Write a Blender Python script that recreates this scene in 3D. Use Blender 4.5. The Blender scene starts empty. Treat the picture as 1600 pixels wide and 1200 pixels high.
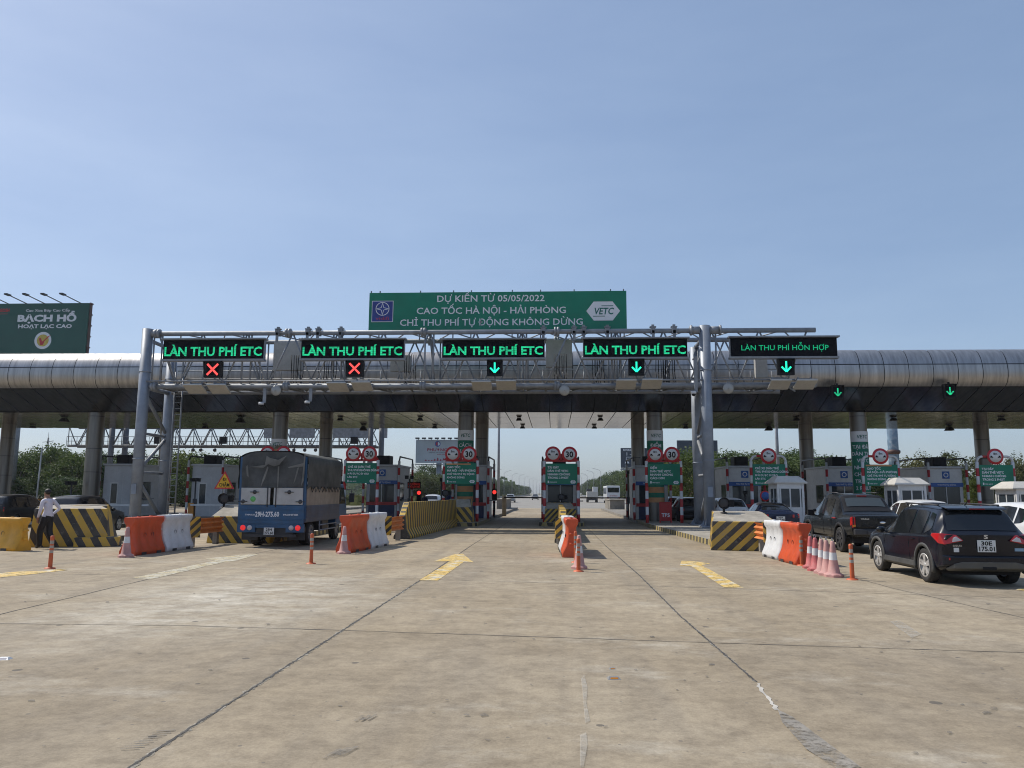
import bpy, bmesh, math, random
from mathutils import Vector, Matrix
R = math.radians
random.seed(7)
sc = bpy.context.scene
COL = sc.collection

# ------------------------------------------------------------ camera, sky, sun, exposure
F_PX, CAM_H = 1220.0, 1.8
YAW, PITCH, ROLL = R(3.1), R(7.95), R(0.3)
cd = bpy.data.cameras.new('camera')
cd.sensor_width = 36.0
cd.lens = 36.0 * F_PX / 1600.0
cd.clip_end = 6000
cam = bpy.data.objects.new('camera', cd)
COL.objects.link(cam)
_f = Vector((-math.sin(YAW) * math.cos(PITCH), math.cos(YAW) * math.cos(PITCH), math.sin(PITCH)))
_r0 = Vector((math.cos(YAW), math.sin(YAW), 0))
_u0 = _r0.cross(_f)
_r = _r0 * math.cos(ROLL) + _u0 * math.sin(ROLL)
_u = _r0 * -math.sin(ROLL) + _u0 * math.cos(ROLL)
_m = Matrix((_r, _u, -_f)).transposed().to_4x4()
_m.translation = (0, 0, CAM_H)
cam.matrix_world = _m
sc.camera = cam

SUN = Vector((-0.75, 0.35, 1.0)).normalized()          # towards the sun
w = bpy.data.worlds.new('World')
sc.world = w
w.use_nodes = True
nt = w.node_tree
sky = nt.nodes.new('ShaderNodeTexSky')
sky.sky_type = 'NISHITA'
sky.sun_disc = False
sky.sun_elevation = math.asin(SUN.z)
sky.sun_rotation = math.atan2(SUN.x, SUN.y)
sky.altitude = 0
sky.air_density = 1.0
sky.dust_density = 1.5
sky.ozone_density = 3.0
# a hazy tropical sky: the texture's range flattened and tinted to the pale lavender blue of the day
sgm = nt.nodes.new('ShaderNodeGamma')
sgm.inputs[1].default_value = .55
smx = nt.nodes.new('ShaderNodeMix')
smx.data_type = 'RGBA'
smx.blend_type = 'MULTIPLY'
smx.inputs[0].default_value = 1.0
smx.inputs[7].default_value = (1.33, 1.50, 1.77, 1)
nt.links.new(sky.outputs[0], sgm.inputs[0])
nt.links.new(sgm.outputs[0], smx.inputs[6])
stc = nt.nodes.new('ShaderNodeTexCoord')
smp = nt.nodes.new('ShaderNodeMapping')
smp.inputs['Scale'].default_value = (1.2, 1.2, 5.0)
smp.inputs['Rotation'].default_value = (.25, .1, .5)
sno = nt.nodes.new('ShaderNodeTexNoise')
sno.inputs['Scale'].default_value = 1.6
sno.inputs['Detail'].default_value = 7
sno.inputs['Roughness'].default_value = .6
sra = nt.nodes.new('ShaderNodeValToRGB')
sra.color_ramp.elements[0].position, sra.color_ramp.elements[0].color = .34, (.955, .965, .975, 1)
sra.color_ramp.elements[1].position, sra.color_ramp.elements[1].color = .72, (1.12, 1.09, 1.045, 1)
swi = nt.nodes.new('ShaderNodeMix')
swi.data_type = 'RGBA'
swi.blend_type = 'MULTIPLY'
swi.inputs[0].default_value = 1.0
nt.links.new(stc.outputs['Generated'], smp.inputs[0])
nt.links.new(smp.outputs[0], sno.inputs['Vector'])
nt.links.new(sno.outputs[0], sra.inputs[0])
nt.links.new(smx.outputs[2], swi.inputs[6])
nt.links.new(sra.outputs[0], swi.inputs[7])
nt.links.new(swi.outputs[2], nt.nodes['Background'].inputs[0])
nt.nodes['Background'].inputs[1].default_value = 0.15
sd = bpy.data.lights.new('sun', 'SUN')
sd.energy = 4.0
sd.angle = R(0.5)
sd.color = (1.0, 0.94, 0.84)
so = bpy.data.objects.new('sun', sd)
COL.objects.link(so)
so.rotation_euler = (-SUN).to_track_quat('-Z', 'Y').to_euler()
sc.view_settings.view_transform = 'Standard'
sc.view_settings.look = 'None'
sc.view_settings.exposure = 0.09
sc.view_settings.gamma = 1.0
sc.cycles.filter_width = 1.05


def ray(px, py):
    return _f + _r * ((px - 800) / F_PX) - _u * ((py - 600) / F_PX)


def P(px, py, Y):                       # the point at distance Y seen at a pixel of the photograph
    d = ray(px, py)
    return Vector((0, 0, CAM_H)) + d * (Y / d.y)


def G(px, py, z=0.0):                   # the point on the ground seen there
    d = ray(px, py)
    return Vector((0, 0, CAM_H)) + d * ((z - CAM_H) / d.z)


# ------------------------------------------------------------ materials
_M = {}


class NT:
    def __init__(s, name):
        s.m = bpy.data.materials.new(name)
        s.m.use_nodes = True
        s.t = s.m.node_tree
        s.b = s.t.nodes['Principled BSDF']

    def n(s, kind, **kw):
        x = s.t.nodes.new('ShaderNode' + kind)
        for k, v in kw.items():
            if k in ('ins',):
                for i, q in v.items():
                    x.inputs[i].default_value = q
            else:
                setattr(x, k, v)
        return x

    def l(s, a, b):
        s.t.links.new(a, b)

    def math(s, op, a, b=None):
        x = s.n('Math', operation=op)
        for i, q in enumerate((a, b)):
            if q is None:
                continue
            if isinstance(q, (int, float)):
                x.inputs[i].default_value = q
            else:
                s.l(q, x.inputs[i])
        return x.outputs[0]

    def noise(s, vec, scale, detail=4, rough=.55):
        x = s.n('TexNoise')
        x.inputs['Scale'].default_value = scale
        x.inputs['Detail'].default_value = detail
        x.inputs['Roughness'].default_value = rough
        if vec is not None:
            s.l(vec, x.inputs['Vector'])
        return x.outputs[0]

    def ramp(s, fac, stops):
        x = s.n('ValToRGB')
        e = x.color_ramp.elements
        while len(e) < len(stops):
            e.new(.5)
        for q, (p, c) in zip(e, stops):
            q.position = p
            q.color = c if len(c) == 4 else (*c, 1)
        s.l(fac, x.inputs[0])
        return x.outputs[0]

    def mix(s, fac, a, b, mode='MIX'):
        x = s.n('Mix', data_type='RGBA', blend_type=mode)
        for i, q in ((0, fac), (6, a), (7, b)):
            if isinstance(q, (int, float)):
                x.inputs[i].default_value = q
            elif isinstance(q, tuple):
                x.inputs[i].default_value = (*q, 1) if len(q) == 3 else q
            else:
                s.l(q, x.inputs[i])
        return x.outputs[2]


def mat(name, col, rough=.5, metal=0.0, var=.12, vs=2.5, bump=0.0, bs=25, spec=.5, emit=0.0, coat=0.0, dirt=0.0, dcol=(.16, .13, .10)):
    if name in _M:
        return _M[name]
    k = NT(name)
    b = k.b
    b.inputs['Roughness'].default_value = rough
    b.inputs['Metallic'].default_value = metal
    b.inputs['Specular IOR Level'].default_value = spec
    if coat:
        b.inputs['Coat Weight'].default_value = coat
        b.inputs['Coat Roughness'].default_value = .05
    pos = k.n('NewGeometry').outputs['Position']
    if var:
        f = k.noise(pos, vs, 5)
        lo = tuple(max(0, c * (1 - var * 1.6)) for c in col)
        hi = tuple(min(1, c * (1 + var * 1.6)) for c in col)
        c = k.ramp(f, [(.3, lo), (.7, hi)])
    else:
        r = k.n('RGB')
        r.outputs[0].default_value = (*col, 1)
        c = r.outputs[0]
    if dirt:
        f2 = k.noise(pos, vs * 2.7 + .3, 8, .7)
        g = k.ramp(f2, [(.48, (0, 0, 0)), (.72, (1, 1, 1))])
        c = k.mix(k.math('MULTIPLY', g, dirt), c, dcol)
    k.l(c, b.inputs['Base Color'])
    if emit:
        k.l(c, b.inputs['Emission Color'])
        b.inputs['Emission Strength'].default_value = emit
    if bump:
        bp = k.n('Bump')
        bp.inputs['Strength'].default_value = bump
        bp.inputs['Distance'].default_value = .02
        k.l(k.noise(pos, bs, 5), bp.inputs['Height'])
        k.l(bp.outputs[0], b.inputs['Normal'])
    _M[name] = k.m
    return k.m


def stripes(name, c1, c2, vec, freq, duty=.5, wear=.35, rough=.6, ccol=(.25, .23, .19), phase=0.0):
    if name in _M:
        return _M[name]
    k = NT(name)
    tc = k.n('TexCoord').outputs['Object']
    sp = k.n('SeparateXYZ')
    k.l(tc, sp.inputs[0])
    pos = k.n('NewGeometry').outputs['Position']
    s = k.math('ADD', k.math('ADD', k.math('MULTIPLY', sp.outputs[0], vec[0] * freq), k.math('MULTIPLY', sp.outputs[1], vec[1] * freq)),
               k.math('MULTIPLY', sp.outputs[2], vec[2] * freq))
    s = k.math('ADD', s, phase + 50.0)
    s = k.math('ADD', s, k.math('MULTIPLY', k.noise(pos, 9, 3), .06))
    fr = k.math('FRACT', s)
    t = k.math('LESS_THAN', fr, duty)
    c = k.mix(t, c1, c2)
    c = k.mix(k.ramp(k.noise(pos, 1.7, 4), [(.35, (0, 0, 0)), (.7, (.35, .35, .35))]), c, (.2, .17, .12))
    wf = k.ramp(k.noise(pos, 6, 9, .75), [(.56, (0, 0, 0)), (.63, (1, 1, 1))])
    c = k.mix(k.math('MULTIPLY', wf, wear), c, ccol)
    k.l(c, k.b.inputs['Base Color'])
    k.b.inputs['Roughness'].default_value = rough
    bp = k.n('Bump')
    bp.inputs['Strength'].default_value = .3
    bp.inputs['Distance'].default_value = .02
    k.l(k.noise(pos, 18, 6), bp.inputs['Height'])
    k.l(bp.outputs[0], k.b.inputs['Normal'])
    _M[name] = k.m
    return k.m


YEL, BLK = (.58, .36, .035), (.028, .026, .026)
M_GALV = mat('galvanised_steel', (.25, .265, .29), .55, .25, .12, 3, .15, 30, dirt=.3, dcol=(.22, .21, .2))
M_GALVD = mat('weathered_steel', (.24, .25, .27), .55, .4, .15, 3, dirt=.3)
M_POST = mat('post_steel', (.25, .28, .33), .5, .2, .1, 2, dirt=.25, dcol=(.22, .22, .22))
M_BLACK = mat('black_plastic', (.014, .014, .016), .65, spec=.25)
M_DARK = mat('dark_metal', (.05, .05, .055), .5, .3)
M_RUB = mat('tyre_rubber', (.022, .021, .021), .85, 0, .25, 8, dirt=.35, dcol=(.09, .08, .07))
M_GLASS = mat('tinted_glass', (.012, .014, .016), .06, 0, 0, spec=.7)
M_GLASSB = mat('booth_glass', (.03, .04, .05), .08, 0, 0, spec=.7)
M_WHITE = mat('white_paint', (.62, .62, .62), .45, 0, .06, 2, dirt=.25, dcol=(.35, .33, .3))
M_SIGNW = mat('sign_white', (.7, .7, .7), .45, 0, .04)
M_LETW = mat('letter_white', (.74, .75, .78), .5, 0, .03)
M_RED = mat('red_paint', (.42, .022, .025), .45, 0, .12, dirt=.2)
M_SIGNR = mat('sign_red', (.5, .02, .03), .42, 0, .06)
M_GREEN = mat('sign_green', (.0, .19, .11), .45, 0, .07, 1.2)
M_GREEN2 = mat('board_green', (.0, .17, .10), .5, 0, .08, 1.2)
M_BLUE = mat('sign_blue', (.03, .10, .33), .5)
M_NAVY = mat('navy_paint', (.02, .03, .09), .5)
M_CONC = mat('bare_concrete', (.33, .30, .25), .85, 0, .2, 2, .4, 30, dirt=.5, dcol=(.2, .18, .15))
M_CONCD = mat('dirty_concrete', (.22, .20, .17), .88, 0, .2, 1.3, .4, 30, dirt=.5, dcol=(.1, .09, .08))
M_ORB = mat('orange_plastic', (.56, .075, .02), .45, 0, .12, 2, .1, 10, dirt=.3, dcol=(.32, .09, .05))
M_WHB = mat('white_plastic', (.66, .66, .66), .5, 0, .07, 2, .1, 10, dirt=.4, dcol=(.38, .37, .35))
M_YEB = mat('yellow_plastic', (.62, .31, .02), .5, 0, .1, 2, .1, 10, dirt=.35, dcol=(.3, .19, .06))
M_ORR = mat('rail_orange', (.62, .2, .05), .5, 0, .14, 3, dirt=.5, dcol=(.4, .22, .12))
M_REFL = mat('reflective_grey', (.34, .33, .31), .35, .3, .1)
M_BEIGE = mat('beige_panel', (.48, .46, .42), .5, 0, .05, dirt=.2)
M_PINK = mat('faded_red_rubber', (.50, .26, .235), .7, 0, .14, 4, dirt=.35, dcol=(.5, .36, .33))
M_PINKD = mat('red_rubber', (.48, .11, .11), .65, 0, .14, 4, dirt=.3, dcol=(.45, .25, .23))
M_BOL = mat('bollard_orange', (.55, .11, .035), .55, 0, .1, 4, dirt=.3, dcol=(.32, .12, .07))
M_PLATE = mat('number_plate', (.66, .67, .66), .45, 0, .03)
M_CHROME = mat('chrome', (.7, .7, .72), .18, 1, 0)
M_ALLOY = mat('alloy', (.50, .49, .47), .4, .35, .05, dirt=.3, dcol=(.25, .23, .2))
M_TAIL = mat('tail_red', (.45, .012, .015), .12, 0, .05, coat=.5)
M_TAILON = mat('tail_lit', (.75, .03, .03), .2, 0, 0, emit=.6)
M_LAMPC = mat('lamp_clear', (.55, .5, .5), .12, 0, .05, coat=.5)
M_AMBER = mat('amber_lens', (.6, .22, .02), .2)
M_LED_G = mat('led_green', (.01, .46, .20), .5, 0, .22, 5, emit=.68)
_n = M_LED_G.node_tree          # rows of diodes with dark gaps between them
_tc = _n.nodes.new('ShaderNodeTexCoord')
_sp = _n.nodes.new('ShaderNodeSeparateXYZ')
_n.links.new(_tc.outputs['Object'], _sp.inputs[0])
_acc = None
for _ax, _fr in ((2, 9.0), (0, 9.0)):
    _a = _n.nodes.new('ShaderNodeMath'); _a.operation = 'MULTIPLY_ADD'; _a.inputs[1].default_value = _fr; _a.inputs[2].default_value = 60.0
    _b = _n.nodes.new('ShaderNodeMath'); _b.operation = 'FRACT'
    _c = _n.nodes.new('ShaderNodeMath'); _c.operation = 'GREATER_THAN'; _c.inputs[1].default_value = .34 if _ax == 2 else .2
    _d = _n.nodes.new('ShaderNodeMath'); _d.operation = 'MULTIPLY_ADD'; _d.inputs[1].default_value = .5 if _ax == 2 else .25; _d.inputs[2].default_value = .5 if _ax == 2 else .75
    _n.links.new(_sp.outputs[_ax], _a.inputs[0]); _n.links.new(_a.outputs[0], _b.inputs[0]); _n.links.new(_b.outputs[0], _c.inputs[0]); _n.links.new(_c.outputs[0], _d.inputs[0])
    if _acc is None:
        _acc = _d.outputs[0]
    else:
        _e = _n.nodes.new('ShaderNodeMath'); _e.operation = 'MULTIPLY'
        _n.links.new(_acc, _e.inputs[0]); _n.links.new(_d.outputs[0], _e.inputs[1])
        _acc = _e.outputs[0]
_n.links.new(_acc, _n.nodes['Principled BSDF'].inputs['Emission Strength'])
M_LED_G2 = mat('led_green_dim', (.0, .42, .18), .5, 0, 0, emit=.6)
M_ARROW = mat('arrow_green', (.02, .95, .55), .5, 0, 0, emit=1.0)
M_CROSS = mat('cross_red', (1.0, .09, .08), .5, 0, 0, emit=1.0)
M_REDL = mat('signal_red', (1.0, .05, .04), .5, 0, 0, emit=1.1)
M_REDLD = mat('led_red_dim', (.4, .03, .02), .5, 0, 0, emit=.35)
M_SCREEN = mat('led_screen', (.006, .007, .011), .85, 0, .1, spec=.12)
M_TRUNK = mat('bark', (.14, .11, .08), .9, 0, .2, 4)
M_CLAD = mat('grey_cladding', (.05, .05, .048), .65, 0, .15, 5, dirt=.3, dcol=(.16, .15, .13))
MS_BLOCK = stripes('hazard_stripe', YEL, BLK, (-1, .3, 1.05), 2.2)
MS_BLOCKC = stripes('hazard_stripe_close', YEL, BLK, (-1, .3, .9), 3.4)
MS_BLOCKL = stripes('hazard_stripe_mirrored', YEL, BLK, (1, -.3, .85), 2.3)
MS_BLOCKW = stripes('hazard_stripe_wide', YEL, BLK, (1, -.3, .62), 2.2)
MS_JER = stripes('hazard_stripe_upright', YEL, BLK, (0, 1, .12), 2.3, .5, .25)
MS_JEREND = stripes('hazard_stripe_level', YEL, BLK, (0, 1, 1.6), 2.2, .42, .2)
MS_KERB = stripes('kerb_stripe', (.42, .33, .13), (.05, .047, .042), (.8, 1, .25), 1.8, .5, .5)
MS_PLATE = stripes('end_plate_stripe', (.62, .34, .03), BLK, (1, 0, 1.1), 3.2, .5, .1)
MS_PLATE2 = stripes('end_plate_stripe_mirrored', (.62, .34, .03), BLK, (-1, 0, 1.1), 3.2, .5, .1)


def steel_panels(name, col, rough, wav):
    k = NT(name)
    b = k.b
    pos = k.n('NewGeometry').outputs['Position']
    mp = k.n('Mapping')
    mp.inputs['Scale'].default_value = (2.2, .5, .14)
    k.l(pos, mp.inputs[0])
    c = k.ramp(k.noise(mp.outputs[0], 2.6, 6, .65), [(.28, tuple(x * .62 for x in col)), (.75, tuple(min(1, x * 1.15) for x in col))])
    k.l(c, b.inputs['Base Color'])
    b.inputs['Metallic'].default_value = .92
    b.inputs['Roughness'].default_value = rough
    bp = k.n('Bump')
    bp.inputs['Strength'].default_value = wav
    bp.inputs['Distance'].default_value = .05
    k.l(k.noise(pos, 1.1, 2), bp.inputs['Height'])
    k.l(bp.outputs[0], b.inputs['Normal'])
    return k.m


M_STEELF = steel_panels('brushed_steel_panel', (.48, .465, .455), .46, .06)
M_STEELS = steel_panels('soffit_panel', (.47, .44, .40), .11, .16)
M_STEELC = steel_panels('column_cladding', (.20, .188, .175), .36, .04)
M_STEELD = steel_panels('shade_tinted_panel', (.26, .27, .30), .2, .08)  # same panel steel, shaded reflection of the slope put into a darker base


# ------------------------------------------------------------ mesh helpers
class MB:
    def __init__(s):
        s.v, s.f, s.m, s.s = [], [], [], []

    def add(s, vs, fs, m=0, smooth=False):
        o = len(s.v)
        s.v += [tuple(q) for q in vs]
        for f in fs:
            s.f.append([i + o for i in f])
            s.m.append(m)
            s.s.append(smooth)
        return s

    def box(s, c, d, m=0, rz=0.0, rx=0.0, ry=0.0):
        M = Matrix.Rotation(rz, 3, 'Z') @ Matrix.Rotation(ry, 3, 'Y') @ Matrix.Rotation(rx, 3, 'X')
        c = Vector(c)
        vs = [c + M @ Vector((x * d[0] / 2, y * d[1] / 2, z * d[2] / 2)) for x in (-1, 1) for y in (-1, 1) for z in (-1, 1)]
        return s.add(vs, [(0, 1, 3, 2), (4, 6, 7, 5), (0, 4, 5, 1), (2, 3, 7, 6), (0, 2, 6, 4), (1, 5, 7, 3)], m)

    def span(s, x0, x1, y0, y1, z0, z1, m=0):
        return s.box(((x0 + x1) / 2, (y0 + y1) / 2, (z0 + z1) / 2), (abs(x1 - x0), abs(y1 - y0), abs(z1 - z0)), m)

    def tube(s, a, b, r, r1=None, n=10, m=0, smooth=True):
        a, b = Vector(a), Vector(b)
        r1 = r if r1 is None else r1
        q = (b - a).to_track_quat('Z', 'Y')
        vs = []
        for p, rr in ((a, r), (b, r1)):
            for i in range(n):
                t = 2 * math.pi * i / n
                vs.append(p + q @ Vector((rr * math.cos(t), rr * math.sin(t), 0)))
        s.add(vs, [(i, (i + 1) % n, n + (i + 1) % n, n + i) for i in range(n)], m, smooth)
        return s.add(vs, [tuple(range(n - 1, -1, -1)), tuple(range(n, 2 * n))], m)

    def path(s, pts, r, n=8, m=0):
        for a, b in zip(pts, pts[1:]):
            s.tube(a, b, r, n=n, m=m)
        return s

    def lathe(s, prof, c=(0, 0, 0), axis='Z', n=20, m=0, mats=None, smooth=True):
        c = Vector(c)
        vs = []
        for r, h in prof:
            for i in range(n):
                t = 2 * math.pi * i / n
                p = (r * math.cos(t), r * math.sin(t), h)
                if axis == 'X':
                    p = (h, p[0], p[1])
                elif axis == 'Y':
                    p = (p[0], h, p[1])
                vs.append(c + Vector(p))
        for j in range(len(prof) - 1):
            mm = mats[j] if mats else m
            s.add([vs[j * n + i] for i in range(n)] + [vs[(j + 1) * n + i] for i in range(n)],
                  [(i, (i + 1) % n, n + (i + 1) % n, n + i) for i in range(n)], mm, smooth)
        return s

    def loft(s, rings, m=0, caps=True, smooth=False, closed=True, mats=None):
        n = len(rings[0])
        vs = [p for r in rings for p in r]
        fs = []
        for j in range(len(rings) - 1):
            for i in range(n if closed else n - 1):
                k = (i + 1) % n
                fs.append((j * n + i, j * n + k, (j + 1) * n + k, (j + 1) * n + i))
        if mats:
            per = n if closed else n - 1
            for idx, f in enumerate(fs):
                s.add([vs[q] for q in f], [(0, 1, 2, 3)], mats[idx % per], smooth)
        else:
            s.add(vs, fs, m, smooth)
        if caps:
            s.add(rings[0], [tuple(range(n - 1, -1, -1))], m if not mats else mats[0])
            s.add(rings[-1], [tuple(range(n))], m if not mats else mats[0])
        return s

    def prism(s, poly, axis, a, b, m=0):
        def q(u, v, h):
            return {'X': (h, u, v), 'Y': (u, h, v), 'Z': (u, v, h)}[axis]
        return s.loft([[q(u, v, a) for u, v in poly], [q(u, v, b) for u, v in poly]], m)

    def hull(s, pts, m=0):
        bm = bmesh.new()
        for p in pts:
            bm.verts.new(p)
        r = bmesh.ops.convex_hull(bm, input=bm.verts)
        bmesh.ops.dissolve_limit(bm, angle_limit=.02, verts=bm.verts, edges=bm.edges)
        bm.verts.index_update()
        s.add([v.co.copy() for v in bm.verts], [[v.index for v in f.verts] for f in bm.faces], m)
        bm.free()
        return s

    def ball(s, c, r, m=0, n=12, k=8, sc=(1, 1, 1)):
        rings = []
        c = Vector(c)
        for j in range(k + 1):
            t = math.pi * j / k
            rr = max(.02, math.sin(t))
            rings.append([c + Vector((r * sc[0] * rr * math.cos(2 * math.pi * i / n), r * sc[1] * rr * math.sin(2 * math.pi * i / n), -r * sc[2] * math.cos(t))) for i in range(n)])
        return s.loft(rings, m, True, True)

    def mesh(s, name, mats, bevel=0.0, weld=True, segs=2):
        bm = bmesh.new()
        vs = [bm.verts.new(p) for p in s.v]
        for f, m, sm in zip(s.f, s.m, s.s):
            try:
                q = bm.faces.new([vs[i] for i in f])
                q.material_index = m
                q.smooth = sm
            except ValueError:
                pass
        if weld:
            bmesh.ops.remove_doubles(bm, verts=bm.verts, dist=1e-4)
        bmesh.ops.recalc_face_normals(bm, faces=bm.faces)
        if bevel:
            es = [e for e in bm.edges if len(e.link_faces) == 2 and e.calc_face_angle(0) > .5]
            bmesh.ops.bevel(bm, geom=es, offset=bevel, segments=segs, affect='EDGES', clamp_overlap=True, profile=.6)
        me = bpy.data.meshes.new(name)
        bm.to_mesh(me)
        bm.free()
        for m in (mats if isinstance(mats, (list, tuple)) else [mats]):
            me.materials.append(m)
        return me

    def build(s, name, mats, parent=None, bevel=0.0, weld=True, segs=2):
        return link(name, s.mesh(name, mats, bevel, weld, segs), parent)


def link(name, me, parent=None):
    o = bpy.data.objects.new(name, me)
    COL.objects.link(o)
    if parent is not None:
        o.parent = parent
    return o


def tag(o, label=None, cat=None, group=None, kind=None):
    for k, v in (('label', label), ('category', cat), ('group', group), ('kind', kind)):
        if v:
            o[k] = v
    return o


def thing(name, label, cat, loc=(0, 0, 0), rz=0.0, group=None):
    o = bpy.data.objects.new(name, None)
    COL.objects.link(o)
    o.empty_display_size = .2
    o.location = loc
    o.rotation_euler = (0, 0, rz)
    return tag(o, label, cat, group)


def structure(o):
    o['kind'] = 'structure'
    return o


def dup(src, loc=None, rz=None, label=None, group=None, scale=None):
    def cp(o, par):
        c = o.copy()
        COL.objects.link(c)
        if par is not None:
            c.parent = par
        for ch in kids.get(o, []):
            cp(ch, c)
        return c
    kids = {}

    def walk(o):
        kids[o] = list(o.children)
        for q in kids[o]:
            walk(q)
    walk(src)
    r = cp(src, None)
    if loc is not None:
        r.location = loc
    if rz is not None:
        r.rotation_euler = (0, 0, rz)
    if scale is not None:
        r.scale = scale if isinstance(scale, tuple) else (scale,) * 3
    if label:
        r['label'] = label
    if group:
        r['group'] = group
    return r


_T = {}


def text_geo(body, bold=.015):
    k = (body, bold)
    if k not in _T:
        cu = bpy.data.curves.new('lettering', 'FONT')
        cu.body = body
        cu.size = 1
        cu.resolution_u = 2
        cu.offset = bold
        o = bpy.data.objects.new('lettering', cu)
        me = bpy.data.meshes.new_from_object(o)
        xs = [v.co.x for v in me.vertices]
        _T[k] = ([v.co.copy() for v in me.vertices], [tuple(p.vertices) for p in me.polygons], min(xs), max(xs))
        bpy.data.objects.remove(o)
        bpy.data.curves.remove(cu)
        bpy.data.meshes.remove(me)
    return _T[k]


def text(mb, body, x, z, y, cap, width=None, align='C', bold=.015, m=0, face='F', shear=0.0, bend=None):
    """lettering standing on the plane y (facing -y) or, face='R'/'L', on a plane x; cap = capital height; z = baseline"""
    vs, fs, a, b = text_geo(body, bold)
    sz = cap / .70
    sx = sz if width is None else width / (b - a)
    x0 = {'C': -(a + b) / 2, 'L': -a, 'R': -b}[align]
    out = []
    for q in vs:
        u = (q.x + x0) * sx + shear * q.y * sz
        h = z + q.y * sz
        if bend:
            t = (x + u) / bend
            out.append((bend * math.sin(t), y - bend * math.cos(t), h))
        elif face == 'F':
            out.append((x + u, y, h))
        elif face == 'R':
            out.append((y, x + u, h))
        elif face == 'T':
            out.append((x + u, y + q.y * sz, z))
    mb.add(out, fs, m)
    return (b - a) * sx


# ------------------------------------------------------------ setting: ground, road, paving
def sheet(name, m, x0, x1, y0, y1, z, nx=1, ny=1):
    mb = MB()
    mb.add([(x0, y0, z), (x1, y0, z), (x1, y1, z), (x0, y1, z)], [(0, 1, 2, 3)])
    return structure(mb.build(name, m))


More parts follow.
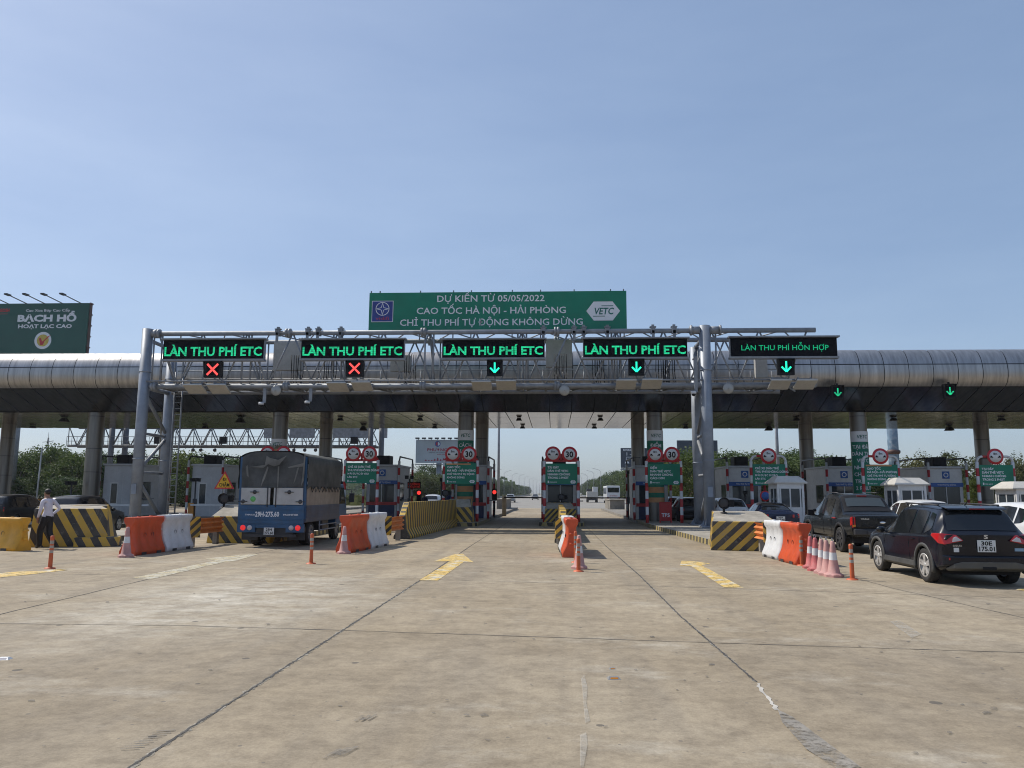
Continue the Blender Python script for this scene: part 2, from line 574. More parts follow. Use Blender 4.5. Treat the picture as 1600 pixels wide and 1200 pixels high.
def paving():
    k = NT('concrete_paving')
    pos = k.n('NewGeometry').outputs['Position']
    sp = k.n('SeparateXYZ')
    k.l(pos, sp.inputs[0])
    big = k.noise(pos, .22, 5, .6)
    c = k.ramp(big, [(.3, (.280, .226, .154)), (.5, (.334, .276, .197)), (.72, (.400, .340, .252))])
    # each slab poured a little differently
    fx = k.math('FLOOR', k.math('DIVIDE', k.math('ADD', sp.outputs[0], 2.78), 4.67))
    fy = k.math('FLOOR', k.math('DIVIDE', k.math('ADD', sp.outputs[1], -10.4), 6.2))
    cb = k.n('CombineXYZ')
    k.l(fx, cb.inputs[0])
    k.l(fy, cb.inputs[1])
    wn = k.n('TexWhiteNoise')
    k.l(cb.outputs[0], wn.inputs[0])
    sl = k.ramp(wn.outputs[0], [(0, (.90, .90, .91)), (1, (1.07, 1.06, 1.04))])
    c = k.mix(1.0, c, sl, 'MULTIPLY')
    # grey oil and tyre wear along the wheel paths
    mp = k.n('Mapping')
    mp.inputs['Scale'].default_value = (1.5, .12, 1)
    k.l(pos, mp.inputs[0])
    st = k.ramp(k.noise(mp.outputs[0], .8, 6, .62), [(.48, (0, 0, 0)), (.74, (1, 1, 1))])
    c = k.mix(k.math('MULTIPLY', st, .5), c, (.19, .165, .135))
    # pale laitance patches
    mp2 = k.n('Mapping')
    mp2.inputs['Scale'].default_value = (.45, .8, 1)
    mp2.inputs['Location'].default_value = (3.1, 1.7, 0)
    k.l(pos, mp2.inputs[0])
    pl = k.ramp(k.noise(mp2.outputs[0], .75, 10, .72), [(.55, (0, 0, 0)), (.66, (1, 1, 1))])
    c = k.mix(k.math('MULTIPLY', pl, .42), c, (.48, .44, .37))
    # cement dust spread over the slabs on the truck side
    vd = k.n('VectorMath', operation='DISTANCE')
    mp3 = k.n('Mapping')
    mp3.inputs['Scale'].default_value = (.62, .34, 0)
    k.l(pos, mp3.inputs[0])
    k.l(mp3.outputs[0], vd.inputs[0])
    vd.inputs[1].default_value = (-3.4, 4.6, 0)
    rg = k.ramp(k.math('DIVIDE', k.math('ADD', vd.outputs['Value'], k.math('MULTIPLY', k.noise(pos, .5, 6, .65), 1.6)), 2.6), [(.35, (1, 1, 1)), (1.0, (0, 0, 0))])
    pd = k.ramp(k.noise(mp2.outputs[0], 1.6, 12, .78), [(.40, (0, 0, 0)), (.62, (1, 1, 1))])
    c = k.mix(k.math('MULTIPLY', k.math('MULTIPLY', rg, pd), .95), c, (.60, .56, .48))
    # mid grime, fine aggregate
    md = k.ramp(k.noise(pos, 2.1, 9, .75), [(.32, (.70, .69, .68)), (.56, (1.05, 1.05, 1.04)), (.7, (1.12, 1.12, 1.10))])
    c = k.mix(.9, c, md, 'MULTIPLY')
    m4 = k.ramp(k.noise(pos, 7.5, 8, .75), [(.34, (.80, .79, .78)), (.55, (1.03, 1.03, 1.03)), (.72, (1.14, 1.14, 1.13))])
    c = k.mix(.9, c, m4, 'MULTIPLY')
    fn = k.ramp(k.noise(pos, 42, 6, .7), [(.3, (.80, .80, .80)), (.7, (1.15, 1.15, 1.15))])
    c = k.mix(.8, c, fn, 'MULTIPLY')
    # small dark spots and pits
    vo = k.n('TexVoronoi')
    vo.inputs['Scale'].default_value = 2.4
    k.l(pos, vo.inputs['Vector'])
    jj = k.math('MULTIPLY', k.noise(pos, 26, 3), .045)
    d = k.math('ADD', vo.outputs['Distance'], jj)
    sepc = k.n('SeparateColor')
    k.l(vo.outputs['Color'], sepc.inputs[0])
    lim = k.math('MULTIPLY', k.math('POWER', sepc.outputs[0], 3.0), .15)
    spot = k.math('LESS_THAN', d, k.math('ADD', lim, .006))
    c = k.mix(k.math('MULTIPLY', spot, .75), c, (.085, .078, .07))
    vo2 = k.n('TexVoronoi')
    vo2.inputs['Scale'].default_value = 9.0
    k.l(pos, vo2.inputs['Vector'])
    sep2 = k.n('SeparateColor')
    k.l(vo2.outputs['Color'], sep2.inputs[0])
    l2 = k.math('MULTIPLY', k.math('POWER', sep2.outputs[1], 5.0), .2)
    s2 = k.math('LESS_THAN', k.math('ADD', vo2.outputs['Distance'], jj), l2)
    c = k.mix(k.math('MULTIPLY', s2, .6), c, (.12, .11, .10))
    k.l(c, k.b.inputs['Base Color'])
    k.b.inputs['Roughness'].default_value = .85
    k.b.inputs['Specular IOR Level'].default_value = .3
    bp = k.n('Bump')
    bp.inputs['Strength'].default_value = .35
    bp.inputs['Distance'].default_value = .01
    k.l(k.noise(pos, 30, 7, .7), bp.inputs['Height'])
    k.l(bp.outputs[0], k.b.inputs['Normal'])
    return k.m


M_PAVE = paving()
M_EARTH = mat('dry_earth', (.13, .12, .07), .95, 0, .35, .2)
M_ROAD = mat('far_road_surface', (.25, .235, .21), .85, 0, .12, .3)
sheet('ground', M_EARTH, -3000, 3000, -400, 4000, -.05)
sheet('plaza_pavement', M_PAVE, -75, 75, -7, 96, 0)
sheet('unseen_approach_road', mat('asphalt', (.07, .068, .065), .85, 0, .2, .6), -75, 75, -380, -7, 0)  # unseen ground behind the camera, made dark to dim the fascia's reflection
sheet('highway_road', M_ROAD, -17, 19, 96, 1800, -.004)


def jagged(name, pts, wd, m, jit=.02, step=.35, z=.004, seed=1):
    rnd = random.Random(seed)
    L, Rr = [], []
    for a, b in zip(pts, pts[1:]):
        a, b = Vector(a), Vector(b)
        n = max(2, int((b - a).length / step))
        t = (b - a).normalized()
        nn = Vector((-t.y, t.x))
        for i in range(n):
            p = a.lerp(b, i / n) + nn * rnd.uniform(-jit, jit)
            wl, wr = wd * rnd.uniform(.35, 1.1), wd * rnd.uniform(.35, 1.1)
            L.append((p.x + nn.x * wl, p.y + nn.y * wl, z))
            Rr.append((p.x - nn.x * wr, p.y - nn.y * wr, z))
    mb = MB()
    n = len(L)
    mb.add(L + Rr, [(i, i + 1, n + i + 1, n + i) for i in range(n - 1)])
    return structure(mb.build(name, m))


def worn_paint(name, stops, lo, hi, top=1.0):
    k = NT(name)
    pos = k.n('NewGeometry').outputs['Position']
    c = k.ramp(k.noise(pos, 2.6, 8, .7), stops)
    k.l(c, k.b.inputs['Base Color'])
    k.b.inputs['Roughness'].default_value = .75
    a = k.ramp(k.noise(pos, 5, 12, .8), [(lo, (1, 1, 1)), (hi, (0, 0, 0))])
    k.l(k.math('MULTIPLY', a, top), k.b.inputs['Alpha'])
    return k.m


M_FRAY = worn_paint('frayed_slab_edge', [(.4, (.13, .12, .10)), (.5, (.24, .22, .18)), (.62, (.45, .42, .36))], .44, .58, .9)
M_JOINT = mat('joint_sealant', (.055, .05, .046), .8, 0, .3, 6)
M_JOINT2 = mat('fine_joint', (.10, .09, .08), .85, 0, .3, 6)
M_SCAR = mat('pale_mortar', (.46, .43, .38), .85, 0, .2, 5)
jagged('pavement_joint', [(-2.72, -2), (-2.79, 5.3), (-2.77, 16.3), (-2.85, 27)], .034, M_FRAY, .012, .05, z=.003, seed=31)
jagged('pavement_joint', [(1.95, 8.0), (1.87, 12), (1.89, 17.8), (1.78, 28)], .026, M_FRAY, .012, .05, z=.003, seed=41)
jagged('pavement_joint', [(-2.72, -2), (-2.79, 5.3), (-2.77, 16.3), (-2.85, 27), (-2.9, 60)], .0145, M_JOINT, .007, .045, seed=3)
jagged('pavement_joint', [(1.95, 8.0), (1.87, 12), (1.89, 17.8), (1.78, 28), (1.7, 60)], .0125, M_JOINT, .006, .05, seed=4)
jagged('pavement_joint', [(1.87, 7.0), (1.95, 8.0)], .022, M_SCAR, .012, .06, seed=5)
jagged('pavement_joint', [(-7.95, 9), (-8.11, 11.4), (-8.74, 23), (-8.8, 40)], .014, M_JOINT, .008, .2, seed=6)
jagged('pavement_joint', [(6.35, 24), (6.6, 16), (6.9, 13.0), (7.3, 9)], .012, M_JOINT2, .02, .3, seed=7)
for i, (l, sd_) in enumerate((([(-9, 10.6), (-7.5, 10.6), (-5, 10.66), (-2.8, 10.48), (1.9, 10.0), (5.4, 9.68), (9, 9.4)], 11),
                              ([(-20, 17), (-7.8, 16.8), (-5.2, 17.05), (-2.8, 16.66), (1.9, 15.9), (8.3, 14.7), (14, 14)], 12),
                              ([(-20, 23.6), (-8, 23.4), (-2.8, 22.8), (1.9, 22.3), (6, 21.8), (16, 20.5)], 13),
                              ([(-14, 30.2), (-2.8, 29), (5.5, 28.4)], 14), ([(-14, 36.5), (-2.8, 35.3), (5, 34.6)], 15))):
    jagged('pavement_joint', l, .012, M_JOINT2, .008, .15, seed=sd_)


M_YPAINT = worn_paint('worn_yellow_paint', [(.46, (.68, .46, .13)), (.55, (.68, .53, .26)), (.6, (.64, .61, .52))], .50, .62, .92)
M_WPAINT = worn_paint('worn_white_paint', [(.40, (.58, .47, .25)), (.5, (.58, .53, .40)), (.64, (.60, .58, .51))], .47, .66, .85)


_mk = 0


def marking(pxs, m):
    pts = [G(x, y) for x, y in pxs]
    mb = MB()
    global _mk
    _mk += 1
    mb.add([(p.x, p.y, .006 + .0004 * (_mk % 20)) for p in pts], [tuple(range(len(pts)))])
    structure(mb.build('lane_arrow_marking', m))


marking([(655, 907), (684, 907.5), (725, 878), (740, 879), (723, 865.5), (711, 866), (678, 877.5), (704, 877)], M_YPAINT)
marking([(1062, 884), (1065, 876.5), (1083, 877), (1110, 881), (1096, 883.5), (1162, 919), (1131, 918), (1080, 885)], M_YPAINT)
marking([(205, 904), (238, 905), (352, 878), (366, 877.5), (405, 866), (375, 867.5), (320, 873.5), (336, 876.5)], M_WPAINT)
marking([(-60, 901), (30, 893.5), (62, 893), (95, 889.5), (105, 891), (60, 896.5), (-60, 909)], M_YPAINT)
marking([(1592, 919), (1640, 924), (1640, 928), (1588, 922)], M_YPAINT)
M_PATCH = worn_paint('dark_repair_patch', [(.4, (.23, .21, .18)), (.6, (.30, .27, .23))], .44, .60)
marking([(1215, 1110), (1240, 1122), (1290, 1160), (1345, 1200), (1310, 1204), (1260, 1172), (1222, 1130)], M_PATCH)
M_SMEAR = worn_paint('pale_cement_smear', [(.4, (.46, .43, .37)), (.6, (.56, .53, .47))], .38, .66, .5)
for pl_ in ([(908, 1062), (913, 1055), (918, 1075), (916, 1100), (922, 1128), (914, 1132), (911, 1095)], [(906, 1150), (916, 1146), (918, 1165), (912, 1200), (906, 1200)],
            [(1390, 972), (1405, 970), (1440, 992), (1425, 998)]):
    marking(pl_, M_SMEAR)
M_OIL = worn_paint('oil_drip', [(.4, (.10, .095, .085)), (.6, (.15, .14, .125))], .36, .66, .75)
ro_ = random.Random(31)
for q in range(60):
    x0, y0 = ro_.uniform(20, 1580), 925 + 270 * ro_.random() ** 1.3
    k_ = (y0 - 770) / 200 * ro_.choice((.35, .4, .5, .6, .9))
    marking([(x0 + math.cos(a * .785) * 5 * k_ * ro_.uniform(.6, 1.1), y0 + math.sin(a * .785) * 1.7 * k_ * ro_.uniform(.6, 1.1)) for a in range(8)], M_OIL)
M_SKID = worn_paint('tyre_scuff', [(.4, (.13, .12, .11)), (.6, (.22, .20, .17))], .40, .62, .8)
for x0, y0 in ((502, 1186), (515, 1184), (528, 1182), (552, 1128), (562, 1127), (572, 1126)):
    sc_ = 1.0 if y0 > 1150 else .55
    marking([(x0, y0), (x0 + 8 * sc_, y0 + 1), (x0 + 34 * sc_, y0 - 14 * sc_), (x0 + 26 * sc_, y0 - 14 * sc_)], M_SKID)
for q in range(9):
    x0, y0 = 188 + q * 7, 1172 - q * 3.6
    marking([(x0, y0), (x0 + 30, y0 - 2), (x0 + 30, y0 - .6), (x0, y0 + 1.2)], M_SKID)

# ------------------------------------------------------------ islands
ISL = {-5: -28.4, -4: -22.5, -3: -16.8, -2: -11.05, -1: -5.3, 0: .41, 1: 6.1, 2: 11.8, 3: 17.9, 4: 24.1}
WHERE = {-5: 'fifth truck side island', -4: 'fourth truck side island', -3: 'third truck side island',
         -2: 'second truck side island', -1: 'first truck side island', 0: 'central island',
         1: 'first car side island', 2: 'second car side island',
         3: 'third car side island', 4: 'fourth car side island'}


def island(x, y0, y1, wd=2.3, nose=None):
    ns = nose or [(x - wd / 2, y0 + .5), (x - wd / 2 + .3, y0), (x + wd / 2 - .3, y0), (x + wd / 2, y0 + .5)]
    ym = max(p[1] for p in ns) + 8
    h = .2
    mb = MB()
    poly = [(x - wd / 2, ym)] + ns + [(x + wd / 2, ym)]
    n = len(poly)
    for i in range(n - 1):
        a, b = poly[i], poly[i + 1]
        mb.add([(a[0], a[1], 0), (b[0], b[1], 0), (b[0], b[1], h), (a[0], a[1], h)], [(0, 1, 2, 3)], 1)
    mb.add([(p[0], p[1], h) for p in poly], [tuple(range(n))], 0)
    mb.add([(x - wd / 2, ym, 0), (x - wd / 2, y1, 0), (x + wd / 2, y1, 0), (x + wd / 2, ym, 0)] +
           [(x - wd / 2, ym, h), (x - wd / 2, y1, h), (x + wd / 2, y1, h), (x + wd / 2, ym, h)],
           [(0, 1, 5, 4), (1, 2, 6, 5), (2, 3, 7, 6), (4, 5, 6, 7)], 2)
    structure(mb.build('traffic_island', [M_CONC, MS_KERB, M_CONCD]))


island(ISL[-5], 43, 90)
island(ISL[-4], 37.5, 90)
island(ISL[-3], 26.5, 90)
island(ISL[-2], 28.3, 90)
island(ISL[-1], 42.6, 90)
island(ISL[0], 43.6, 72, 2.5)
island(6.2, 27, 86, 2.2, [(5.1, 41), (5.3, 36), (5.5, 29), (5.6, 27.6), (7.0, 27.4), (7.3, 29)])
island(ISL[2], 36, 90)
island(ISL[3], 36, 90)
island(ISL[4], 36, 90)

# ------------------------------------------------------------ toll canopy
canopy = thing('toll_canopy', 'long stainless steel toll plaza canopy on round columns', 'canopy', (0, 43.5, 0))
CY = 43.5


def canopy_strip(name, prof, m, x0, x1, step, org, gap=.018, smooth=True):
    """cladding panels between x0 and x1 following the (y, z) profile, one joint every step"""
    mb = MB()
    k0 = math.floor((x0 - org) / step)
    x = org + k0 * step
    while x < x1:
        a, b = x + gap, x + step - gap
        mb.add([(a, y - CY, z) for y, z in prof] + [(b, y - CY, z) for y, z in prof],
               [(i, i + 1, len(prof) + i + 1, len(prof) + i) for i in range(len(prof) - 1)], 0, smooth)
        x += step
    return mb.build(name, m, canopy, weld=False)


STEP, ORG = 1.32, -.27
upper = [(44.55, 9.93), (44.25, 9.84), (43.95, 9.62), (43.74, 9.3), (43.63, 8.98)]
lower = [(43.62, 8.93), (43.58, 8.6), (43.6, 8.28), (43.72, 7.98), (43.95, 7.76)]
slope = [(44.0, 7.72), (46.75, 6.68)]
canopy_strip('upper_fascia', upper, M_STEELF, -72, 72, STEP, ORG)
canopy_strip('lower_fascia', lower, M_STEELF, -72, 72, STEP, ORG)
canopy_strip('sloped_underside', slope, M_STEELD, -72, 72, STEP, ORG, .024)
canopy_strip('soffit', [(46.8, 6.62), (50.1, 6.62)], M_STEELS, -72, 72, STEP, ORG, .024)
canopy_strip('soffit', [(50.13, 6.62), (54.3, 6.62)], M_STEELS, -72, 72, STEP, ORG, .024)
canopy_strip('soffit', [(54.33, 6.62), (58.6, 6.62)], M_STEELS, -72, 72, STEP, ORG, .024)
mb = MB()
core = [(44.6, 9.88), (44.3, 9.78), (43.99, 9.56), (43.79, 9.26), (43.67, 8.95), (43.64, 8.6), (43.66, 8.3), (43.78, 8.02), (44.02, 7.74), (46.78, 6.70),
        (46.85, 6.66), (58.6, 6.66), (61.2, 7.75), (61.6, 8.5), (61.3, 9.4), (60.6, 9.9)]
mb.prism([(y - CY, z) for y, z in core], 'X', -72, 72)
mb.build('roof', M_DARK, canopy)
for px, py, Y, k_ in ((532, 653.6, 50.2, 1), (656.6, 653, 50.2, 1), (811, 653, 50.2, 1), (938, 653, 50.2, 1), (1244, 653, 50.2, 1), (1396, 652.6, 50.2, 1), (1564, 652.6, 50.2, 1), (100, 660, 50.2, 1.5), (376, 655, 50.2, 1.9),
                     (51, 670, 56.4, 1), (320.6, 667, 56.4, 1), (568, 664, 56.4, 2), (679.4, 666, 56.4, 1), (816.6, 666, 56.4, 1), (928.6, 666, 56.4, 1), (1071.4, 666, 56.4, 1), (1201, 667, 56.4, 1.8), (1483, 666, 56.4, 1.8)):
    p = P(px, py, Y)
    q = MB()
    a_, b_, h_ = .11, .19 * min(k_, 1.35), .16 * k_
    q.loft([[(p.x + u * a_, Y - CY + v * a_, 6.6) for u, v in ((-1, -1), (1, -1), (1, 1), (-1, 1))], [(p.x + u * b_, Y - CY + v * b_, 6.6 - h_) for u, v in ((-1, -1), (1, -1), (1, 1), (-1, 1))]])
    q.build('downlight', M_BLACK, canopy)


def column(x, y, rings, r=.47):
    mb = MB()
    zs = [.18] + rings + [6.64]
    for a, b in zip(zs, zs[1:]):
        mb.lathe([(r, a + .02), (r, b - .02)], (x, y - CY, 0), n=32)
    mb.lathe([(r - .02, .2), (r - .02, 6.64)], (x, y - CY, 0), n=32, m=1)
    mb.build('column', [M_STEELC, M_DARK], canopy, weld=False)


FC = [-28.56, -16.84, -5.34, 6.03, 18.0, 30.0]
RC = [-40.2, -28.2, -16.42, -5.13, 5.9, 17.55, 29.45]
for x in FC:
    column(x, 47.2, [1.5, 2.95, 4.4, 6.4])
for x in RC:
    column(x, 55.5, [1.5, 2.9, 4.3, 5.6])


# ------------------------------------------------------------ wrapped banners on the front columns
def badge(mb, cx, cz, wd, h, y, m, mt, cap):
    c = h * .38
    poly = [(cx - wd / 2, cz), (cx - wd / 2 + c, cz + h / 2), (cx + wd / 2 - c, cz + h / 2), (cx + wd / 2, cz), (cx + wd / 2 - c, cz - h / 2), (cx - wd / 2 + c, cz - h / 2)]
    mb.add([(u, y, v) for u, v in poly], [tuple(range(6))], m)
    text(mb, 'VETC', cx, cz - cap / 2, y - .006, cap, width=wd * .58, bold=.02, m=mt, shear=.18)
    mb.add([(cx - wd * .3, y - .005, cz - cap * .85), (cx + wd * .05, y - .005, cz - cap * .85), (cx + wd * .05, y - .005, cz - cap * .74), (cx - wd * .3, y - .005, cz - cap * .74)], [(0, 1, 2, 3)], mt)
    mb.add([(cx - wd * .05, y - .005, cz + cap * .74), (cx + wd * .3, y - .005, cz + cap * .74), (cx + wd * .3, y - .005, cz + cap * .85), (cx - wd * .05, y - .005, cz + cap * .85)], [(0, 1, 2, 3)], mt)


M_ORBAND = mat('orange_print', (.50, .24, .10), .5)
M_VETC = mat('badge_green', (.0, .13, .10), .5)


def banner(x, lines, label, top=5.55, bot=2.2, low=True):
    t = thing('column_banner', label, 'banner', (x, 47.2, 0), group='printed banners wrapped round the front columns')
    r = .495

    def wrap(mb, z0, z1, m, rr=r, th=1.45):
        n = 14
        a = [-th + 2 * th * i / n for i in range(n + 1)]
        mb.loft([[(rr * math.sin(q), -rr * math.cos(q), z0) for q in a] + [((rr - .02) * math.sin(q), -(rr - .02) * math.cos(q), z0) for q in reversed(a)],
                 [(rr * math.sin(q), -rr * math.cos(q), z1) for q in a] + [((rr - .02) * math.sin(q), -(rr - .02) * math.cos(q), z1) for q in reversed(a)]], m, True, False)
    mb = MB()
    wrap(mb, bot, top - .62, 0)
    wrap(mb, top - .62, top, 1)
    if low:
        wrap(mb, bot - .34, bot, 2)
        wrap(mb, bot - .62, bot - .34, 0)
        wrap(mb, bot - .9, bot - .62, 2)
    mb.build('sheet', [M_GREEN2, M_BEIGE if False else M_LETW, M_ORBAND], t)
    mb = MB()
    text(mb, 'VETC', 0, top - .42, 0, .2, width=.62, bold=.02, m=1, bend=r + .008, shear=.15)
    z = top - 1.02
    for ln in lines:
        if z < bot + .05:
            break
        text(mb, ln, 0, z, 0, .21, bend=r + .008, bold=.02)
        z -= .40
    mb.build('lettering', [M_LETW, M_VETC], t)


banner(FC[1], ['TẠI ĐÂY', 'DÁN THẺ', 'VETC'], 'green column banner rising behind the canvas topped truck', 5.0, 4.6, True)
banner(FC[2], ['CÁCH', 'ĐÂY 50M', 'DÁN', 'THẺ', 'VETC'], 'green column banner behind the round signs one island from the centre, truck side')
banner(FC[3], ['ĐIỂM', 'DÁN THẺ', 'VETC', 'NHANH', 'CHÓNG'], 'green column banner with one large word beside the twin gantry posts')
banner(FC[4], ['TẠI ĐÂY', 'DÁN THẺ', 'VETC', 'NHANH', 'CHÓNG', 'TRONG', '2 PHÚT'], 'tall green column banner of seven text lines above the pickup truck', 5.5, 1.6, False)

# ------------------------------------------------------------ lane sign gantry
GY, GR = 39.0, 41.4
gant = thing('sign_gantry', 'grey tubular steel gantry spanning the lanes in front of the canopy', 'gantry', (0, GY, 0))
XL = P(221, 660, GY).x
XR = P(1105, 660, GY).x
XE = P(1274, 522, GY).x
ZT = P(700, 519, GY).z
ZB = P(700, 603, GY).z
DY = GR - GY


def part(mb, name, m=None, par=None, bevel=0):
    return mb.build(name, m or M_GALV, par or gant, bevel)


for x, y in ((XL, 0), (XR, 0), (XL, 2.75), (XR, 2.75)):
    mb = MB()
    mb.tube((x, y, .25), (x, y, ZT + .25 if y == 0 else ZT - .35), .275, n=24)
    for z in (3.4, 7.9):
        mb.lathe([(.275, z), (.30, z + .005), (.30, z + .05), (.275, z + .055)], (x, y, 0), n=24)
    mb.box((x, y, .24), (.95, .95, .06))
    for a in range(8):
        c, s_ = math.cos(a * math.pi / 4), math.sin(a * math.pi / 4)
        mb.hull([(x + c * .27, y + s_ * .27, .27), (x + c * .45, y + s_ * .45, .27), (x + c * .27, y + s_ * .27, .6), (x + c * .27 + s_ * .012, y + s_ * .27 - c * .012, .27),
                 (x + c * .45 + s_ * .012, y + s_ * .45 - c * .012, .27), (x + c * .27 + s_ * .012, y + s_ * .27 - c * .012, .6)])
    mb.box((x, y - .28 if y == 0 else y + .28, 1.9), (.26, .05, .5))
    part(mb, 'post', M_POST)
mb = MB()
mb.tube((XL + .6, 0, ZT), (XE, 0, ZT), .125, n=16)
part(mb, 'top_chord')
mb = MB()
mb.tube((XL + .6, DY, ZT), (XE - .8, DY, ZT), .125, n=16)
part(mb, 'top_chord')
mb = MB()
mb.tube((XL + .3, 0, ZB), (XE - .1, 0, ZB), .12, n=16)
part(mb, 'bottom_chord')
mb = MB()
mb.tube((XL + .3, DY, ZB), (XE - 1.2, DY, ZB), .12, n=16)
part(mb, 'bottom_chord')
# bracing, front, rear, top and bottom faces
nb = 28
xs = [XL + .6 + (XE - .4 - XL - .6) * i / nb for i in range(nb + 1)]
mb = MB()
for i in range(nb):
    a, b = xs[i], xs[i + 1]
    f = i % 2
    mb.tube((a, 0, ZB if f else ZT), (b, 0, ZT if f else ZB), .045, n=8)
    mb.tube((a, DY, ZT if f else ZB), (b, DY, ZB if f else ZT), .045, n=8)
    mb.tube((a, 0 if f else DY, ZB), (b, DY if f else 0, ZB), .035, n=8)
    mb.tube((a, 0 if f else DY, ZT), (b, DY if f else 0, ZT), .035, n=8)
    if i % 4 == 0:
        for yy in (0, DY):
            for o_ in (-.22, .22):
                mb.tube((a + o_, yy, ZB), (a + o_, yy, ZT), .045, n=8)
        mb.tube((a, 0, ZT), (a, DY, ZB), .04, n=8)
    mb.tube((a, 0, ZB), (a, DY, ZB), .045, n=8)
part(mb, 'bracing')
mb = MB()
for z, yy in ((ZB + .26, -.16), (ZB + .27, DY * .5)):
    mb.tube((XL + .1, yy, z), (XE - .1, yy, z), .045, n=8)
for z in (ZB + .75, ZB + 1.2):
    mb.tube((XL + .5, DY + .1, z), (XE - .6, DY + .1, z), .025, n=6)
i = 0
x = XL + .8
while x < XE - .7:
    mb.tube((x, DY + .1, ZB), (x, DY + .1, ZB + 1.22), .022, n=6)
    x += 1.1
part(mb, 'walkway_rail')
mb = MB()
mb.span(XL + .4, XE - 1, .45, DY - .4, ZB + .03, ZB + .07)
part(mb, 'walkway_deck', M_GALVD)
# bolted flange joints on the chords, clamps for the sign brackets
for px in (247, 451, 662, 870):
    p = P(px, 518, GY)
    for yy, zz in ((0, ZT), (0, ZB), (DY, ZT)):
        mb = MB()
        mb.lathe([(.12, -.14), (.24, -.13), (.24, -.02), (.2, -.01), (.2, .01), (.24, .02), (.24, .13), (.12, .14)], (p.x, yy, zz), 'X', 16)
        part(mb, 'flange')
for s_ in (-1, 1):
    mb = MB()
    mb.tube((XR + s_ * .25, 0, ZT + .02), (XR + s_ * .75, 0, ZT + .02), .2, n=16)
    mb.lathe([(.1, 0), (.27, .01), (.27, .09), (.1, .1)], (XR + s_ * .72, 0, ZT + .02), 'X', 16)
    part(mb, 'flange')
mb = MB()
mb.tube((XL + .25, 0, ZT), (XL + .62, 0, ZT), .2, n=16)
part(mb, 'flange')
for px in (435, 482, 498, 533, 849, 897, 912, 949, 1020, 1053):
    p = P(px, 519, GY)
    mb = MB()
    mb.box((p.x, -.02, ZT), (.22, .34, .3))
    mb.box((p.x, -.02, ZT + .2), (.32, .2, .05))
    mb.box((p.x, -.02, ZT + .27), (.14, .12, .1))
    mb.box((p.x, -.17, ZT - .25), (.14, .04, .5))
    part(mb, 'clamp', M_GALVD)
# bracing between each pair of posts
for x, hs in ((XL, 1), (XR, 1)):
    for (za, zb) in ((6.8, 4.9), (2.9, 4.6), (2.3, .4)):
        mb = MB()
        ya, yb = (.15, 2.6) if za > zb else (.15, 2.6)
        mb.tube((x, .15, za), (x, 2.6, zb), .09, n=12)
        part(mb, 'post_brace', M_GALV)
    for z in (4.75, 2.75):
        mb = MB()
        mb.tube((x, .2, z), (x, 2.6, z), .075, n=12)
        part(mb, 'post_brace', M_GALV)
    mb = MB()
    mb.tube((x, .2, ZB - .02), (x, 2.7, ZB - .02), .12, n=12)
    part(mb, 'cross_beam')
    mb = MB()
    mb.tube((x, .2, ZT - .3), (x, 2.7, ZT - .35), .1, n=12)
    part(mb, 'cross_beam')
# access ladder by the far post
mb = MB()
lx = XL + .55
for o_ in (0, .42):
    mb.tube((lx + o_, 2.2, .2), (lx + o_, 2.2, ZB + 1.1), .045, n=8)
z = .5
while z < ZB + 1:
    mb.tube((lx, 2.2, z), (lx + .42, 2.2, z), .02, n=6)
    z += .32
part(mb, 'ladder')
M_CAB = mat('cabinet_grey', (.42, .41, .38), .5, 0, .06, dirt=.25)
# equipment cabinets and cable bundles hung in the truss
for (a, b, c, d, yy) in ((428, 535, 470, 578, DY - .3), (853, 531, 894, 573, DY - .3), (610, 555, 640, 580, DY - .25), (1180, 560, 1200, 590, DY - .3)):
    p, q = P(a, b, GY + yy), P(c, d, GY + yy)
    mb = MB()
    mb.span(p.x, q.x, yy, yy + .35, q.z, p.z)
    part(mb, 'equipment_cabinet', M_CAB, bevel=.02)
rnd = random.Random(5)
for px in (463, 515, 876, 935, 1035, 1046, 640):
    mb = MB()
    for q in range(6):
        p = P(px - 9 + q * 3.6, 580, GY + 1.4)
        x = p.x
        mb.path([(x, 1.5, ZT - .9), (x + rnd.uniform(-.03, .03), 1.5, ZB + .9), (x + rnd.uniform(-.1, .1), 1.4, ZB + .1)], .022, 6)
    part(mb, 'cable_bundle', M_BLACK)

